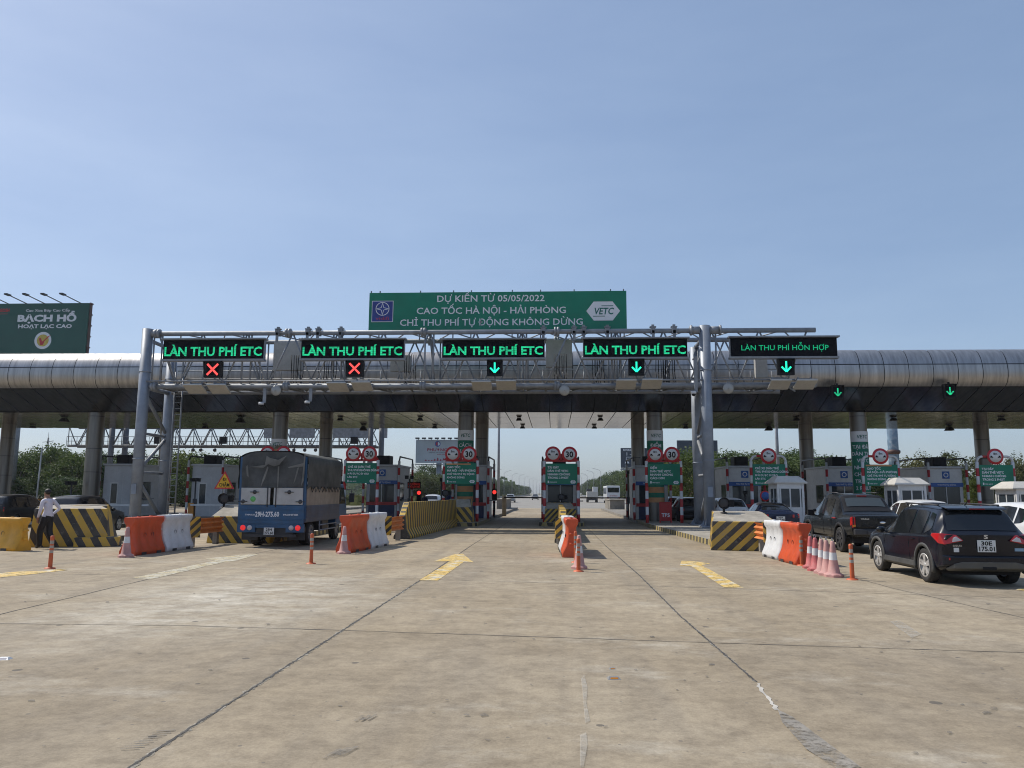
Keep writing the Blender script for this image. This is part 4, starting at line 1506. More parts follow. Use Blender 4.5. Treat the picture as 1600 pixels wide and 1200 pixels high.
def water_barrier(x, y, rz, L, H, m, label, sc_=1.0, cat='barrier'):
    t = thing('water_barrier', label, 'water barrier', (x, y, 0), rz, 'plastic water filled barriers')
    prof = [(.27, 0), (.275, .11), (.21, .3), (.155, .47), (.135, .62), (.135, .78), (.175, .86), (.19, .93), (.185, .98), (.165, 1.0)]
    rings = []
    n = 25
    for i in range(n):
        f = i / (n - 1)
        g = .5 + .5 * math.cos(f * 2 * math.pi * 4)
        k1 = 1 - .20 * (g ** 2)
        bot = 0.0
        row = []
        for u, v in prof:
            q = u * (k1 if .15 < v < .85 else 1) * sc_
            row.append((q, v * H))
        e = .03 if i in (0, n - 1) else 0
        rings.append([(u - e, f * L, v) for u, v in row] + [(-u + e, f * L, v) for u, v in reversed(row)])
    mb = MB()
    mb.loft(rings, 0, True, True)
    for q in (.2, .5, .8):
        for s_ in (-1, 1):
            mb.span(s_ * .13, s_ * .18, q * L - .12, q * L + .12, H * .87, H * .97)
    for yy in (-.06, L + .02):
        for z in (.36, .62):
            mb.lathe([(.06, z * H - .03), (.075, z * H), (.06, z * H + .03)], (0, yy + .02, 0), n=12)
    mb.build('body', m, t)
    mb = MB()
    for q in (.375, .625):
        for s_ in (-1, 1):
            mb.lathe([(.0, .0), (.05, 0), (.06, .02 * s_)], (s_ * .138, q * L, .52 * H), 'X', 12)
    for q in (.25, .75):
        for s_ in (-1, 1):
            mb.span(s_ * .255, s_ * .283, q * L - .12, q * L + .12, -.0, .075)
    mb.build('recess_shade', M_DARK, t)  # dark patches standing in for the shade inside holes and fork slots
    mb = MB()
    for q in (.3, .7):
        mb.lathe([(.05, H), (.05, H + .025), (.0, H + .025)], (0, q * L, 0), n=12)
    mb.build('filler_cap', m, t)
    return t


water_barrier(-12.0, 21.8, R(-3), 1.55, 1.06, M_ORB, 'orange plastic barrier with a faded cone leaning in front, two islands from the centre')
water_barrier(-11.9, 23.4, R(-3), 1.6, 1.08, M_WHB, 'white plastic barrier joined behind the orange one, two islands from the centre')
water_barrier(-6.32, 23.6, R(-6), 1.75, 1.1, M_ORB, 'orange plastic barrier standing beside the canvas truck')
water_barrier(-6.12, 25.4, R(-6), 1.75, 1.12, M_WHB, 'white plastic barrier between the truck and the finely striped barrier')
water_barrier(.50, 22.6, R(1.0), 1.7, 1.07, M_ORB, 'orange plastic barrier end-on in the middle of the plaza')
water_barrier(.45, 24.4, R(1.5), 1.7, 1.08, M_WHB, 'white plastic barrier hidden behind the orange one on the central line')
water_barrier(6.45, 20.8, R(1.5), 1.5, 1.05, M_ORB, 'orange plastic barrier behind the row of faded cones')
water_barrier(6.41, 22.35, R(1.5), 1.5, 1.05, M_WHB, 'white plastic barrier between the orange one and the guard rail on the car queue side')
t = water_barrier(-15.95, 23.15, R(72), 2.0, .98, M_YEB, 'yellow plastic barrier at the feet of the walking man')


def guard_rail(x, y, rz, L, side, label, mp=MS_PLATE):
    t = thing('guard_rail', label, 'guard rail', (x, y, 0), rz, 'short orange guard rails')
    mb = MB()
    prof = []
    for i in range(25):
        f = i / 24
        prof.append((side * .045 * math.cos(f * 2 * math.pi * 3), .42 + f * .5))
    poly = prof + [(u + side * .012, v) for u, v in reversed(prof)]
    mb.prism([(u, v) for u, v in poly], 'Y', 0, L)
    mb.build('beam', M_ORR, t)
    for yy in (.25, L - .15):
        mb = MB()
        mb.box((-side * .14, yy, .37), (.16, .16, .74))
        mb.build('post', M_CONCD, t, .01)
    mb = MB()
    mb.span(-.3, .3, -.05, -.02, .32, .98)
    mb.build('end_plate', mp, t, .01)
    return t


guard_rail(6.5, 24.0, R(2), 1.8, -1, 'orange corrugated guard rail with striped end plate between white barrier and striped block')
guard_rail(-11.75, 25.2, R(-4), 2.0, 1, 'orange corrugated guard rail with striped end plate near the canvas truck', MS_PLATE2)
guard_rail(-5.95, 27.4, R(-4), 2.6, 1, 'weathered orange guard rail in front of the finely striped barrier', MS_PLATE2)
guard_rail(.34, 26.4, R(1), 2.4, 1, 'orange guard rail with striped plate behind the central white barrier', MS_PLATE2)


def cone(x, y, h, label, m=M_PINK, ring=False, rz=0.0, z=0.0):
    t = thing('traffic_cone', label, 'traffic cone', (x, y, z), rz, 'faded traffic cones')
    mb = MB()
    oc = [(.21 * math.cos(a), .21 * math.sin(a)) for a in [math.pi / 8 + i * math.pi / 4 for i in range(8)]]
    mb.loft([[(u, v, 0) for u, v in oc], [(u, v, .05) for u, v in oc], [(u * .9, v * .9, .065) for u, v in oc]])
    mb.build('base', m, t)
    mb = MB()

    def r_(z):
        return .125 - (.125 - .045) * (z / h)
    mb.lathe([(.19, .06), (r_(.08) + .015, .1), (r_(h * .47), h * .47), (r_(h * .68), h * .68), (r_(h * .96), h * .96), (.03, h), (.0, h)], n=20, mats=[0, 0, 1, 0, 0, 0])
    mb.build('body', [m, M_WHB], t)
    if ring:
        mb = MB()
        for i in range(10):
            a, b = [2 * math.pi * q / 10 for q in (i, i + 1)]
            mb.tube((.025 * math.cos(a), 0, h + .03 + .035 * math.sin(a)), (.025 * math.cos(b), 0, h + .03 + .035 * math.sin(b)), .009, n=6)
        mb.build('lifting_ring', M_GALV, t)
    return t


cone(-11.75, 21.3, .82, 'faded cone leaning at the orange barrier two islands from the centre')
cone(-6.2, 23.2, .8, 'faded cone against the orange barrier beside the truck')
cone(.60, 19.3, .8, 'faded cone half behind the central orange bollard', M_PINK)
for i, (px, py, m) in enumerate(((1271, 889, M_PINKD), (1279, 893, M_PINKD), (1289, 897, M_PINK), (1297, 900, M_PINK), (1307, 902.5, M_PINK))):
    p = G(px, py)
    cone(p.x, p.y + .15, .78, ['deep pink cone nearest the orange barrier in the row of five', 'deep pink cone second from the orange barrier in the row of five', 'pale pink cone in the middle of the row of five',
                               'pale narrow cone second from the lone bollard in the row of five', 'pale pink cone next to the lone orange bollard, end of the row of five'][i], m, True, .2 * i)


def bollard(px, py, label, h=.75):
    p = G(px, py)
    t = thing('flexible_bollard', label, 'bollard', (p.x, p.y, 0), 0, 'orange flexible bollards')
    mb = MB()
    mb.lathe([(.0, .035), (.05, .035), (.11, .025), (.125, .0)], n=20)
    mb.build('base', M_BOL, t)
    mb = MB()
    r = .043
    zs = [(.03, 0), (.36, 0), (.42, 1), (.47, 0), (.53, 1), (.57, 0), (.645, 1), (.70, 0), (.74, 0)]
    pr = [(r * 1.12, .03)]
    for a, m in zs[1:]:
        pr.append((r, a * h / .75))
    pr += [(r * .6, h + .005), (0, h + .006)]
    mb.lathe(pr, n=18, mats=[0, 1, 0, 1, 0, 1, 0, 0, 0, 0])
    mb.build('post', [M_BOL, M_REFL], t)
    for q in (0, 1):
        pass
    return t


bollard(1332, 906, 'lone orange bollard beside the end of the cone row')
bollard(904, 893, 'orange bollard on the central line in front of a faded cone')
bollard(486, 881, 'orange bollard behind the canvas truck')
bollard(78, 888.5, 'orange bollard in front of the walking man')
bollard(1253, 884, 'orange bollard touching the end of the orange barrier behind the cones')
p = G(903, 878)
bollard(899.5, 879, 'orange bollard tight against the central orange barrier', .8)

# road studs
for px, py, lab, c in ((959, 1060.5, 'amber reflective road stud on the concrete', 0), (957, 1045, 'broken amber lens fragment lying beyond the road stud', 1), (7, 1030, 'pale road stud at the edge of the plaza', 2)):
    p = G(px, py)
    t = thing('road_stud', lab, 'road stud', (p.x, p.y, 0), .1)
    s_ = 1.0 if c != 1 else .55
    mb = MB()
    mb.hull([(sx * .065 * s_, sy * .05 * s_, 0) for sx in (-1, 1) for sy in (-1, 1)] + [(sx * .045 * s_, sy * .02 * s_, .022 * s_) for sx in (-1, 1) for sy in (-1, 1)])
    mb.build('body', M_REFL if c != 2 else M_WHITE, t)
    mb = MB()
    mb.hull([(sx * .04 * s_, -.043 * s_, .007) for sx in (-1, 1)] + [(sx * .035 * s_, -.029 * s_, .019 * s_) for sx in (-1, 1)] + [(sx * .035 * s_, -.02 * s_, .017 * s_) for sx in (-1, 1)])
    mb.build('lens', M_AMBER if c < 2 else M_LAMPC, t)


# warning lamps, triangle sign, lane hardware
def flasher(px, py, z0, label, Y):
    p = P(px, py, Y)
    t = thing('warning_lamp', label, 'warning lamp', (p.x, Y, z0), 0, 'black warning lamps on the concrete blocks')
    H = p.z - z0
    mb = MB()
    mb.tube((0, 0, 0), (0, 0, H), .04, n=10)
    mb.lathe([(.14, 0), (.12, .03), (.05, .06)], n=14)
    mb.build('post', M_BLACK, t)
    mb = MB()
    mb.lathe([(.02, .09), (.16, .08), (.19, 0), (.2, -.1), (.185, -.1), (.17, -.02), (.02, -.02)], (0, 0, H + .12), 'Y', 20)
    mb.span(.14, .34, -.02, .06, H + .0, H + .24)
    mb.build('housing', M_BLACK, t)
    mb = MB()
    mb.lathe([(0, -.045), (.1, -.04), (.16, -.025)], (0, 0, H + .12), 'Y', 20)
    mb.build('lens', M_DARK, t)


flasher(1131, 792, 1.15, 'black warning lamp on the striped block of the car queue side', 27.2)
flasher(350, 784, 1.2, 'black warning lamp on the block under the yellow triangle sign', 28.6)
flasher(696, 774, 1.2, 'black warning lamp at the end of the finely striped barrier', 43.9)
flasher(877.5, 780, 1.25, 'black warning lamp on the block before the central booth', 45.2)

Y = 30
p = P(351, 752, Y)
t = thing('triangle_sign', 'red bordered yellow triangle sign with black lettering', 'road sign', (p.x, Y, 0))
mb = MB()
s_ = .40


def tri(mb, y0, y1, k, m=0):
    pts = [(-s_ * k, -s_ * .58 * k), (s_ * k, -s_ * .58 * k), (0, s_ * 1.16 * k)]
    mb.prism([(u, p.z - .06 + v) for u, v in pts], 'Y', y0, y1, m)


tri(mb, -.02, .01, 1.0)
mb.build('border', M_SIGNR, t, .01)
mb = MB()
tri(mb, -.026, -.02, .78)
mb.build('face', mat('sign_yellow', (.70, .42, .02), .45), t)
mb = MB()
text(mb, 'ĐI', 0, p.z + .02, -.032, .11, bold=.03)
text(mb, 'CHẬM', 0, p.z - .20, -.032, .12, width=.42, bold=.03)
mb.build('lettering', M_BLACK, t)
mb = MB()
mb.tube((0, .04, .2), (0, .04, p.z + .3), .03, n=10)
mb.build('post', M_GALV, t)


def lane_light(px, py, Y, label, board=True, post0=.2):
    p = P(px, py, Y)
    t = thing('toll_signal', label, 'traffic light', (p.x, Y, .2), 0, 'red toll lane lights')
    H = p.z - .2
    mb = MB()
    mb.span(-.16, .16, .02, .2, H - .55, H + .2)
    mb.span(-.06, .06, .05, .15, 0, H - .55)
    mb.build('housing', M_BLACK, t)
    mb = MB()
    mb.lathe([(0, -.02), (.1, -.015), (.13, .02)], (0, 0, H), 'Y', 16)
    mb.build('red_lens', M_REDL, t)
    if board:
        mb = MB()
        mb.span(-.78, .1, 0, .12, H + .28, H + .72)
        mb.build('display', M_SCREEN, t)
        mb = MB()
        text(mb, 'XIN DỪNG LẠI', -.34, H + .53, -.005, .12, width=.78, bold=.02)
        text(mb, 'CHỜ LẤY THẺ', -.34, H + .34, -.005, .12, width=.78, bold=.02)
        mb.build('lettering', M_REDLD, t)


lane_light(654.5, 770, 52, 'red lane light with LED text board by the middle distance guard')
lane_light(772.5, 769, 52, 'red lane light beside the booth one island from the centre, truck side', False)


def barrier_arm(px0, px1, py, Y, label, m, cab=M_YEB):
    a, b = P(px0, py, Y), P(px1, py, Y)
    t = thing('boom_barrier', label, 'boom barrier', (a.x, Y, .0), 0, 'boom barriers across the lanes')
    mb = MB()
    mb.span(-.16, .16, -.16, .16, 0, a.z + .12)
    mb.build('cabinet', cab, t, .02)
    mb = MB()
    mb.box(((b.x - a.x) / 2, -.2, (a.z + b.z) / 2), (abs(b.x - a.x), .05, .1))
    mb.build('arm', m, t)
    return t


M_ORC = mat('orange_cabinet', (.55, .22, .03), .5, 0, .1, dirt=.2)
barrier_arm(788, 846, 777.5, 62, 'dark boom arm across the lane on the truck side of the central booth', M_BLACK, M_CONC)
barrier_arm(1000, 904, 778, 62, 'dark boom arm across the lane between central booth and twin posts', M_BLACK, M_CONC)
barrier_arm(300, 372, 789, 46, 'white boom arm behind the triangle sign', M_WHITE, M_ORC)
barrier_arm(128, 235, 789, 46, 'white boom arm passing behind the thick canopy column', M_WHITE, M_ORC)

def camera_post(px, ytop, Y, label, two=False):
    p = P(px, ytop, Y)
    t = thing('camera_post', label, 'camera post', (p.x, Y, .2), 0, 'slim camera posts beside the booths')
    H = p.z - .2
    mb = MB()
    mb.tube((0, 0, 0), (0, 0, H), .045, n=10)
    mb.span(-.12, .12, -.12, .12, 0, .05)
    mb.span(-.09, .09, -.08, .1, H * .35, H * .35 + .4)
    mb.build('post', M_DARK, t)
    for q in ((-.16, .16) if two else (0,)):
        mb = MB()
        mb.span(q - .08, q + .08, -.28, .14, H - .02, H + .16)
        mb.span(q - .1, q + .1, -.34, .16, H + .16, H + .19)
        mb.build('camera', M_BLACK, t, .01)


for px, yt, Y, l_, two in ((478, 752, 45.5, 'slim camera post beside the booth, second truck side island', False), (532, 757, 47.5, 'twin camera post between canvas truck and green board', True),
                           (640, 748, 48, 'twin camera post past the blue banded booth, second truck side island', True), (690, 752, 46.5, 'slim camera post before the column, first truck side island', False),
                           (747, 738, 58, 'camera post behind the booth, first truck side island', False), (981, 740, 50, 'dark camera post at the booth corner, first car side island', False),
                           (1164, 772, 45.5, 'camera post behind the white hatchback, second car side island', False), (306, 752, 46, 'twin camera post by the boom cabinet behind the triangle sign', True),
                           (112, 757, 46, 'camera post before the plain booth at the thick column', True)):
    camera_post(px, yt, Y, l_, two)

# red and white lane-closed board, round no-stopping sign
p = G(1040, 816, .2)
t = thing('closed_board', 'small red board standing beside the column of the twin post lane', 'sign board', (P(1040, 800, 44.8).x, 44.8, .2))
mb = MB()
mb.span(-.34, .34, 0, .05, .1, 1.15)
mb.span(-.34, -.28, -.12, .2, 0, .1)
mb.span(.28, .34, -.12, .2, 0, .1)
mb.build('panel', M_RED, t)
mb = MB()
text(mb, 'TP5', 0, .32, -.006, .2, bold=.03)
mb.build('lettering', M_LETW, t)
p = P(1199, 775, 42)
t = thing('no_stopping_sign', 'blue and red round sign below the green board behind the kiosk', 'road sign', (p.x - .1, 42, .2))
mb = MB()
mb.tube((0, .05, 0), (0, .05, p.z), .03)
mb.build('post', M_GALV, t)
mb = MB()
mb.lathe([(0, 0), (.27, 0), (.28, .03)], (0, 0, p.z - .2), 'Y', 24)
mb.build('rim', M_SIGNR, t)
mb = MB()
mb.lathe([(0, -.006), (.21, -.006), (.21, 0)], (0, 0, p.z - .2), 'Y', 24)
mb.build('face', M_BLUE, t)

# concrete end walls on the islands beyond the booths
for px0, px1, py, Y, lab in ((776, 792, 778, 80, 'low concrete wall at the rear of the island on the truck side of the centre'), (953, 976, 779, 82, 'low concrete wall at the rear of the island by the twin posts')):
    a, b = P(px0, py, Y), P(px1, py, Y)
    t = thing('end_wall', lab, 'concrete wall', ((a.x + b.x) / 2, Y, .2))
    wd = b.x - a.x
    mb = MB()
    mb.hull([(-wd / 2, 0, 0), (wd / 2, 0, 0), (-wd / 2, 8, 0), (wd / 2, 8, 0), (-wd / 2, 0, .92), (wd / 2, 0, .92), (-wd / 2, 8, .92), (wd / 2, 8, .92)])
    mb.build('wall', M_CONCD, t, .03)
    mb = MB()
    mb.span(-wd / 2 - .06, wd / 2 + .06, -.06, 8.06, .92, 1.02)
    mb.build('coping', M_CONC, t, .02)

# ------------------------------------------------------------ vehicles
def paint(name, col, rough=.25, dust=.25):
    return mat(name, col, rough, 0, .04, 2, spec=.28, coat=.25, dirt=dust, dcol=(.11, .10, .085))


def wheel(par, x, y, r, wd, side, m_rim, spokes=5):
    w_ = link('wheel', None, par)
    w_.location = (x, y, r)
    mb = MB()
    h = wd / 2
    mb.lathe([(r * .68, -h * .9), (r * .74, -h), (r * .9, -h), (r * .975, -h * .82), (r, -h * .5), (r, h * .5), (r * .975, h * .82), (r * .9, h), (r * .74, h), (r * .68, h * .9)], (0, 0, 0), 'X', 36)
    mb.build('tyre', M_RUB, w_)
    mb = MB()
    o = side * h
    mb.lathe([(r * .62, o * .93), (r * .70, o * .97), (r * .70, o * .7), (r * .64, o * .5), (r * .62, -o * .8)], (0, 0, 0), 'X', 32)
    mb.lathe([(.0, o * .88), (r * .15, o * .88), (r * .17, o * .7)], (0, 0, 0), 'X', 14)
    for q in range(spokes):
        a = 2 * math.pi * q / spokes + .3
        for da in (-.13, .13):
            c0, s0 = math.cos(a + da * .6), math.sin(a + da * .6)
            c1, s1 = math.cos(a + da * 1.3), math.sin(a + da * 1.3)
            t0, t1 = (-s0, c0), (-s1, c1)
            pts = []
            for (c, s, tt, rr, ww, xx) in ((c0, s0, t0, r * .1, .03, .84), (c1, s1, t1, r * .66, .024, .92)):
                for d in (-1, 1):
                    for xo in (xx, xx - .28):
                        pts.append((o * xo, c * rr + tt[0] * ww * d, s * rr + tt[1] * ww * d))
            mb.hull(pts)
    mb.build('rim', m_rim, w_)
    mb = MB()
    mb.lathe([(0, o * .1), (r * .58, o * .1)], (0, 0, 0), 'X', 24)
    mb.build('brake_disc', M_DARK, w_)
    return w_


class Shell:
    """a car body lofted through stations (y, z sill, half width, z belt, half width at belt, z top, half width at roof)"""

    def __init__(s, st):
        s.st = st

    def at(s, y):
        st = s.st
        if y <= st[0][0]:
            return st[0]
        for a, b in zip(st, st[1:]):
            if y <= b[0]:
                f = (y - a[0]) / (b[0] - a[0])
                return tuple(p + (q - p) * f for p, q in zip(a, b))
        return st[-1]

    def half(s, y):
        y, zb, wl, zs, wb, zt, wr = s.at(y)
        rail = zt - min(.075, max(.004, (zt - zs) * .22))
        return [(0, zb), (wl - .1, zb), (wl - .02, zb + .07), (wl, zb + .2), (wl + .012, (zb + zs) * .53), (wl * .4 + wb * .6, zs - .05), (wb, zs), (wr, rail), (wr * .86, zt - (zt - rail) * .35), (wr * .5, zt - .006), (0, zt)]

    def ring(s, y):
        h = s.half(y)
        return [(u, y, v) for u, v in h] + [(-u, y, v) for u, v in reversed(h[1:-1])]

    def body(s, par, m, arches, name='body', step=.12):
        ys = [s.st[0][0]]
        for a, b in zip(s.st, s.st[1:]):
            n = max(1, int(round((b[0] - a[0]) / step)))
            ys += [a[0] + (b[0] - a[0]) * (i + 1) / n for i in range(n)]
        mb = MB()
        mb.loft([s.ring(y) for y in ys], 0, True, True)
        o = mb.build(name, m, par)
        if arches:
            cut = MB()
            for (y, r, zz) in arches:
                cut.lathe([(.0, -1.3), (r, -1.3), (r, -.42), (.0, -.42)], (0, y, zz), 'X', 32)
                cut.lathe([(.0, .42), (r, .42), (r, 1.3), (.0, 1.3)], (0, y, zz), 'X', 32)
            c = cut.build('cutter', m, par)
            md = o.modifiers.new('b', 'BOOLEAN')
            md.operation = 'DIFFERENCE'
            md.solver = 'EXACT'
            md.object = c
            bpy.context.view_layer.update()
            dg = bpy.context.evaluated_depsgraph_get()
            me = bpy.data.meshes.new_from_object(o.evaluated_get(dg))
            o.modifiers.clear()
            o.data = me
            bpy.data.objects.remove(c)
        for p in o.data.polygons:
            p.use_smooth = True
        try:
            o.data.set_sharp_from_angle(angle=R(38))
        except Exception:
            pass
        return o

    def side(s, par, poly, sgn, m=0, off=.007):
        """glass on the greenhouse side; poly = [(y, f_low, f_high)] f along belt->roof rail"""
        mb = MB()
        rows = []
        for y, f0, f1 in poly:
            h = s.half(y)
            a, b = Vector((h[6][0], y, h[6][1])), Vector((h[7][0], y, h[7][1]))
            p, q = a.lerp(b, f0), a.lerp(b, f1)
            rows.append((Vector((sgn * (p.x + off), y, p.z)), Vector((sgn * (q.x + off), y, q.z))))
        vs = [v for r in rows for v in r]
        mb.add(vs, [(2 * i, 2 * i + 2, 2 * i + 3, 2 * i + 1) for i in range(len(rows) - 1)], m, True)
        mb.build('side_window', M_GLASS, par)

    def top(s, mb, y0, y1, g0, g1, m=0, off=(0, -.008, .008), n=8, k=6):
        """glass on the sloping top surface between y0 and y1; g = share of the roof half width at each end"""
        rows = []
        for i in range(k + 1):
            y = y0 + (y1 - y0) * i / k
            g = g0 + (g1 - g0) * i / k
            h = s.half(y)
            pr = [(0, h[10][1]), h[9], h[8], h[7]]
            row = []
            for j in range(-n, n + 1):
                x = abs(j) / n * g * h[7][0]
                z = pr[-1][1]
                for (xa, za), (xb, zb) in zip(pr, pr[1:]):
                    if xa <= x <= xb + 1e-6:
                        z = za + (zb - za) * (x - xa) / max(1e-6, xb - xa)
                        break
                row.append(Vector((math.copysign(x, j), y, z)) + Vector(off))
            rows.append(row)
        w_ = 2 * n + 1
        mb.add([v for r in rows for v in r], [(i * w_ + j, i * w_ + j + 1, (i + 1) * w_ + j + 1, (i + 1) * w_ + j) for i in range(k) for j in range(2 * n)], m, True)


def plate(par, x, y, z, two, wd=.33, h=.2, rx=0.0):
    mb = MB()
    mb.span(x - wd / 2, x + wd / 2, y - .012, y, z - h / 2, z + h / 2)
    p = mb.build('number_plate', M_PLATE, par, .004)
    mb = MB()
    if len(two) == 2:
        text(mb, two[0], x, z + h * .07, y - .016, h * .33, width=wd * .6, bold=.03)
        text(mb, two[1], x, z - h * .40, y - .016, h * .36, width=wd * .86, bold=.03)
    else:
        text(mb, two[0], x, z - h * .3, y - .016, h * .6, width=wd * .9, bold=.03)
    mb.build('lettering', M_BLACK, p)


def arch_trim(par, x, y, r, zz, m, w_=.06):
    mb = MB()
    n = 18
    sg = 1 if x > 0 else -1
    rings = []
    for i in range(n + 1):
        a = -.25 + (math.pi + .5) * i / n
        c, s_ = math.cos(a), math.sin(a)
        rings.append([(x - sg * .03, y + c * (r - .012), zz + s_ * (r - .012)), (x + sg * .022, y + c * (r - .004), zz + s_ * (r - .004)), (x + sg * .012, y + c * (r + w_), zz + s_ * (r + w_)), (x - sg * .03, y + c * (r + w_), zz + s_ * (r + w_))])
    mb.loft(rings, 0, True, True)
    mb.build('arch_trim', m, par)


# --- black SUV, nearest of the queue
p = G(1453, 911)
suv = thing('suv', 'dusty black SUV with plate 30E 175.01, closest vehicle of the queue', 'car', (8.60, 16.35, 0), R(-1.5), 'vehicles waiting in the queue lanes')
S = Shell([(0.0, .55, .70, .93, .78, 1.02, .74), (.05, .40, .82, .95, .82, 1.06, .735), (.14, .34, .855, .97, .855, 1.12, .72), (.26, .30, .875, .98, .868, 1.33, .68), (.36, .29, .88, .985, .872, 1.50, .635),
           (.50, .28, .885, .985, .875, 1.565, .62), (1.2, .27, .885, .96, .878, 1.605, .615), (1.9, .27, .885, .935, .876, 1.605, .615), (2.35, .27, .885, .925, .872, 1.56, .60), (2.62, .27, .885, .92, .868, 1.42, .61),
           (2.95, .27, .885, .92, .865, 1.19, .66), (3.12, .27, .885, .93, .86, 1.06, .73), (3.3, .27, .885, .92, .855, 1.025, .76), (3.75, .28, .88, .87, .84, .98, .74), (4.02, .32, .83, .80, .79, .90, .66), (4.14, .36, .74, .70, .70, .80, .58), (4.17, .42, .62, .64, .58, .72, .48)])
M_SUV = paint('black_car_paint', (.006, .008, .015), .2, .04)
S.body(suv, M_SUV, [(.80, .405, .35), (3.33, .405, .35)])
mb = MB()
for sg in (-1, 1):
    S.side(suv, [(1.50, .06, .06), (1.53, .05, .93), (1.9, .05, .93), (2.3, .05, .93), (2.40, .05, .9), (2.62, .05, .86), (2.85, .06, .72), (3.0, .06, .2)], sg)
    S.side(suv, [(.86, .05, .90), (1.0, .05, .93), (1.42, .05, .93), (1.45, .06, .9)], sg)
    S.side(suv, [(.50, .30, .40), (.56, .2, .84), (.76, .05, .90)], sg)
mb = MB()
S.top(mb, .115, .40, .93, .95)
mb.build('rear_window', M_GLASS, suv)
mb = MB()
S.top(mb, 2.42, 3.02, .93, .9, off=(0, .008, .008))
mb.build('windscreen', M_GLASS, suv)
mb = MB()
mb.hull([(sx * .60, .30, 1.545) for sx in (-1, 1)] + [(sx * .58, .24, 1.515) for sx in (-1, 1)] + [(sx * .62, .60, 1.59) for sx in (-1, 1)] + [(sx * .60, .60, 1.565) for sx in (-1, 1)])
mb.build('roof_spoiler', M_SUV, suv, .01)
mb = MB()
for q in range(5):
    mb.box((-.12 + .06 * q, .243, 1.526), (.05, .012, .014))
mb.build('high_brake_light', M_TAIL, suv)
for sg in (-1, 1):
    mb = MB()
    mb.hull([(sg * .43, -.035, .90), (sg * .80, -.015, .82), (sg * .88, .09, .84), (sg * .905, .36, .99), (sg * .90, .30, 1.04), (sg * .86, .06, 1.045), (sg * .56, -.012, 1.015), (sg * .6, .12, .9), (sg * .6, .14, 1.0)])
    o = mb.build('tail_light', M_TAIL, suv, .012)
    mb = MB()
    mb.hull([(sg * .47, -.046, .905), (sg * .66, -.044, .875), (sg * .64, -.036, .955), (sg * .575, -.034, .985), (sg * .5, .02, .91), (sg * .64, .02, .89), (sg * .6, .02, .97)])
    mb.build('reverse_lens', M_LAMPC, o, .006)
    mb = MB()
    mb.box((sg * .62, -.03, .545), (.24, .02, .045))
    mb.build('reflector', M_TAIL, suv)
    mb = MB()
    mb.ball((sg * .985, 2.78, 1.0), .1, 0, 14, 8, (1.05, .62, .75))
    mb.hull([(sg * .86, 2.76, .94), (sg * .86, 2.86, .94), (sg * .86, 2.8, .98), (sg * .95, 2.78, .97), (sg * .95, 2.84, .97), (sg * .95, 2.8, 1.0)])
    o = mb.build('wing_mirror', M_SUV, suv)
    mb = MB()
    mb.ball((sg * .985, 2.735, 1.0), .085, 0, 14, 6, (1, .25, .72))
    mb.build('mirror_glass', M_GLASS, o)
    mb = MB()
    mb.tube((sg * .60, .6, 1.60), (sg * .60, 2.2, 1.625), .018, n=8)
    for yy in (.65, 1.4, 2.15):
        mb.box((sg * .60, yy, 1.595), (.03, .06, .04))
    mb.build('roof_rail', M_DARK, suv)
    arch_trim(suv, sg * .885, .80, .405, .35, M_CLAD)
    arch_trim(suv, sg * .885, 3.33, .405, .35, M_CLAD)
    mb = MB()
    mb.hull([(sg * .84, 1.24, .25), (sg * .84, 2.9, .25), (sg * .905, 1.24, .30), (sg * .905, 2.9, .30), (sg * .895, 1.24, .41), (sg * .895, 2.9, .41), (sg * .8, 1.24, .41), (sg * .8, 2.9, .41)])
    mb.build('sill_trim', M_CLAD, suv, .01)
    for yy in (.8, 3.33):
        wheel(suv, sg * .775, yy, .352, .215, sg, M_ALLOY)
    mb = MB()
    for yy in (1.47, 2.55):
        mb.box((sg * .895, yy - .18, .87), (.035, .17, .028))
    mb.build('door_handle', M_SUV, suv, .008)
    mb = MB()
    for yy in (1.49, .95, 2.86):
        mb.box((sg * .8935, yy, .66), (.005, .010, .5))
    mb.build('door_seam', M_BLACK, suv)
mb = MB()
mb.hull([(sx * .86, .30, z) for sx in (-1, 1) for z in (.34, .62)] + [(sx * .83, .04, z) for sx in (-1, 1) for z in (.40, .62)] + [(sx * .70, -.055, z) for sx in (-1, 1) for z in (.43, .60)] + [(sx * .6, .3, .3) for sx in (-1, 1)])
o = mb.build('rear_bumper', M_SUV, suv, .03)
mb = MB()
mb.hull([(sx * .66, -.075, z) for sx in (-1, 1) for z in (.36, .46)] + [(sx * .50, -.08, .50) for sx in (-1, 1)] + [(sx * .78, .12, .34) for sx in (-1, 1)] + [(sx * .7, .12, .29) for sx in (-1, 1)])
mb.build('lower_trim', mat('warm_grey_cladding', (.09, .088, .078), .6, 0, .1, dirt=.3), o, .02)
mb = MB()
mb.box((0, -.075, .37), (.26, .03, .06))
mb.build('tow_slot', M_BLACK, o, .01)
plate(suv, 0, -.012, .80, ('30E', '175.01'), .35, .235)
mb = MB()
text(mb, 'S', 0, .945, -.016, .075, width=.085, bold=.03)
mb.build('maker_badge', M_CHROME, suv)
mb = MB()
text(mb, 'SUZUKI', -.56, .785, -.014, .035, bold=.01)
mb.build('lettering', M_CHROME, suv)
mb = MB()
mb.box((-.58, -.012, .72), (.1, .008, .085))
mb.build('sticker', M_PLATE, suv)
mb = MB()
mb.box((.62, -.008, .735), (.17, .008, .06))
mb.build('dealer_tag', mat('pale_blue_tag', (.25, .38, .5), .5), suv)
mb = MB()
mb.hull([(-.05, .16, 1.10), (.02, .12, 1.06), (.34, .125, 1.06), (.36, .15, 1.10), (0, .13, 1.12), (.3, .14, 1.12), (0, .18, 1.07), (.3, .18, 1.07)])
mb.build('rear_wiper', M_BLACK, suv, .008)
mb = MB()
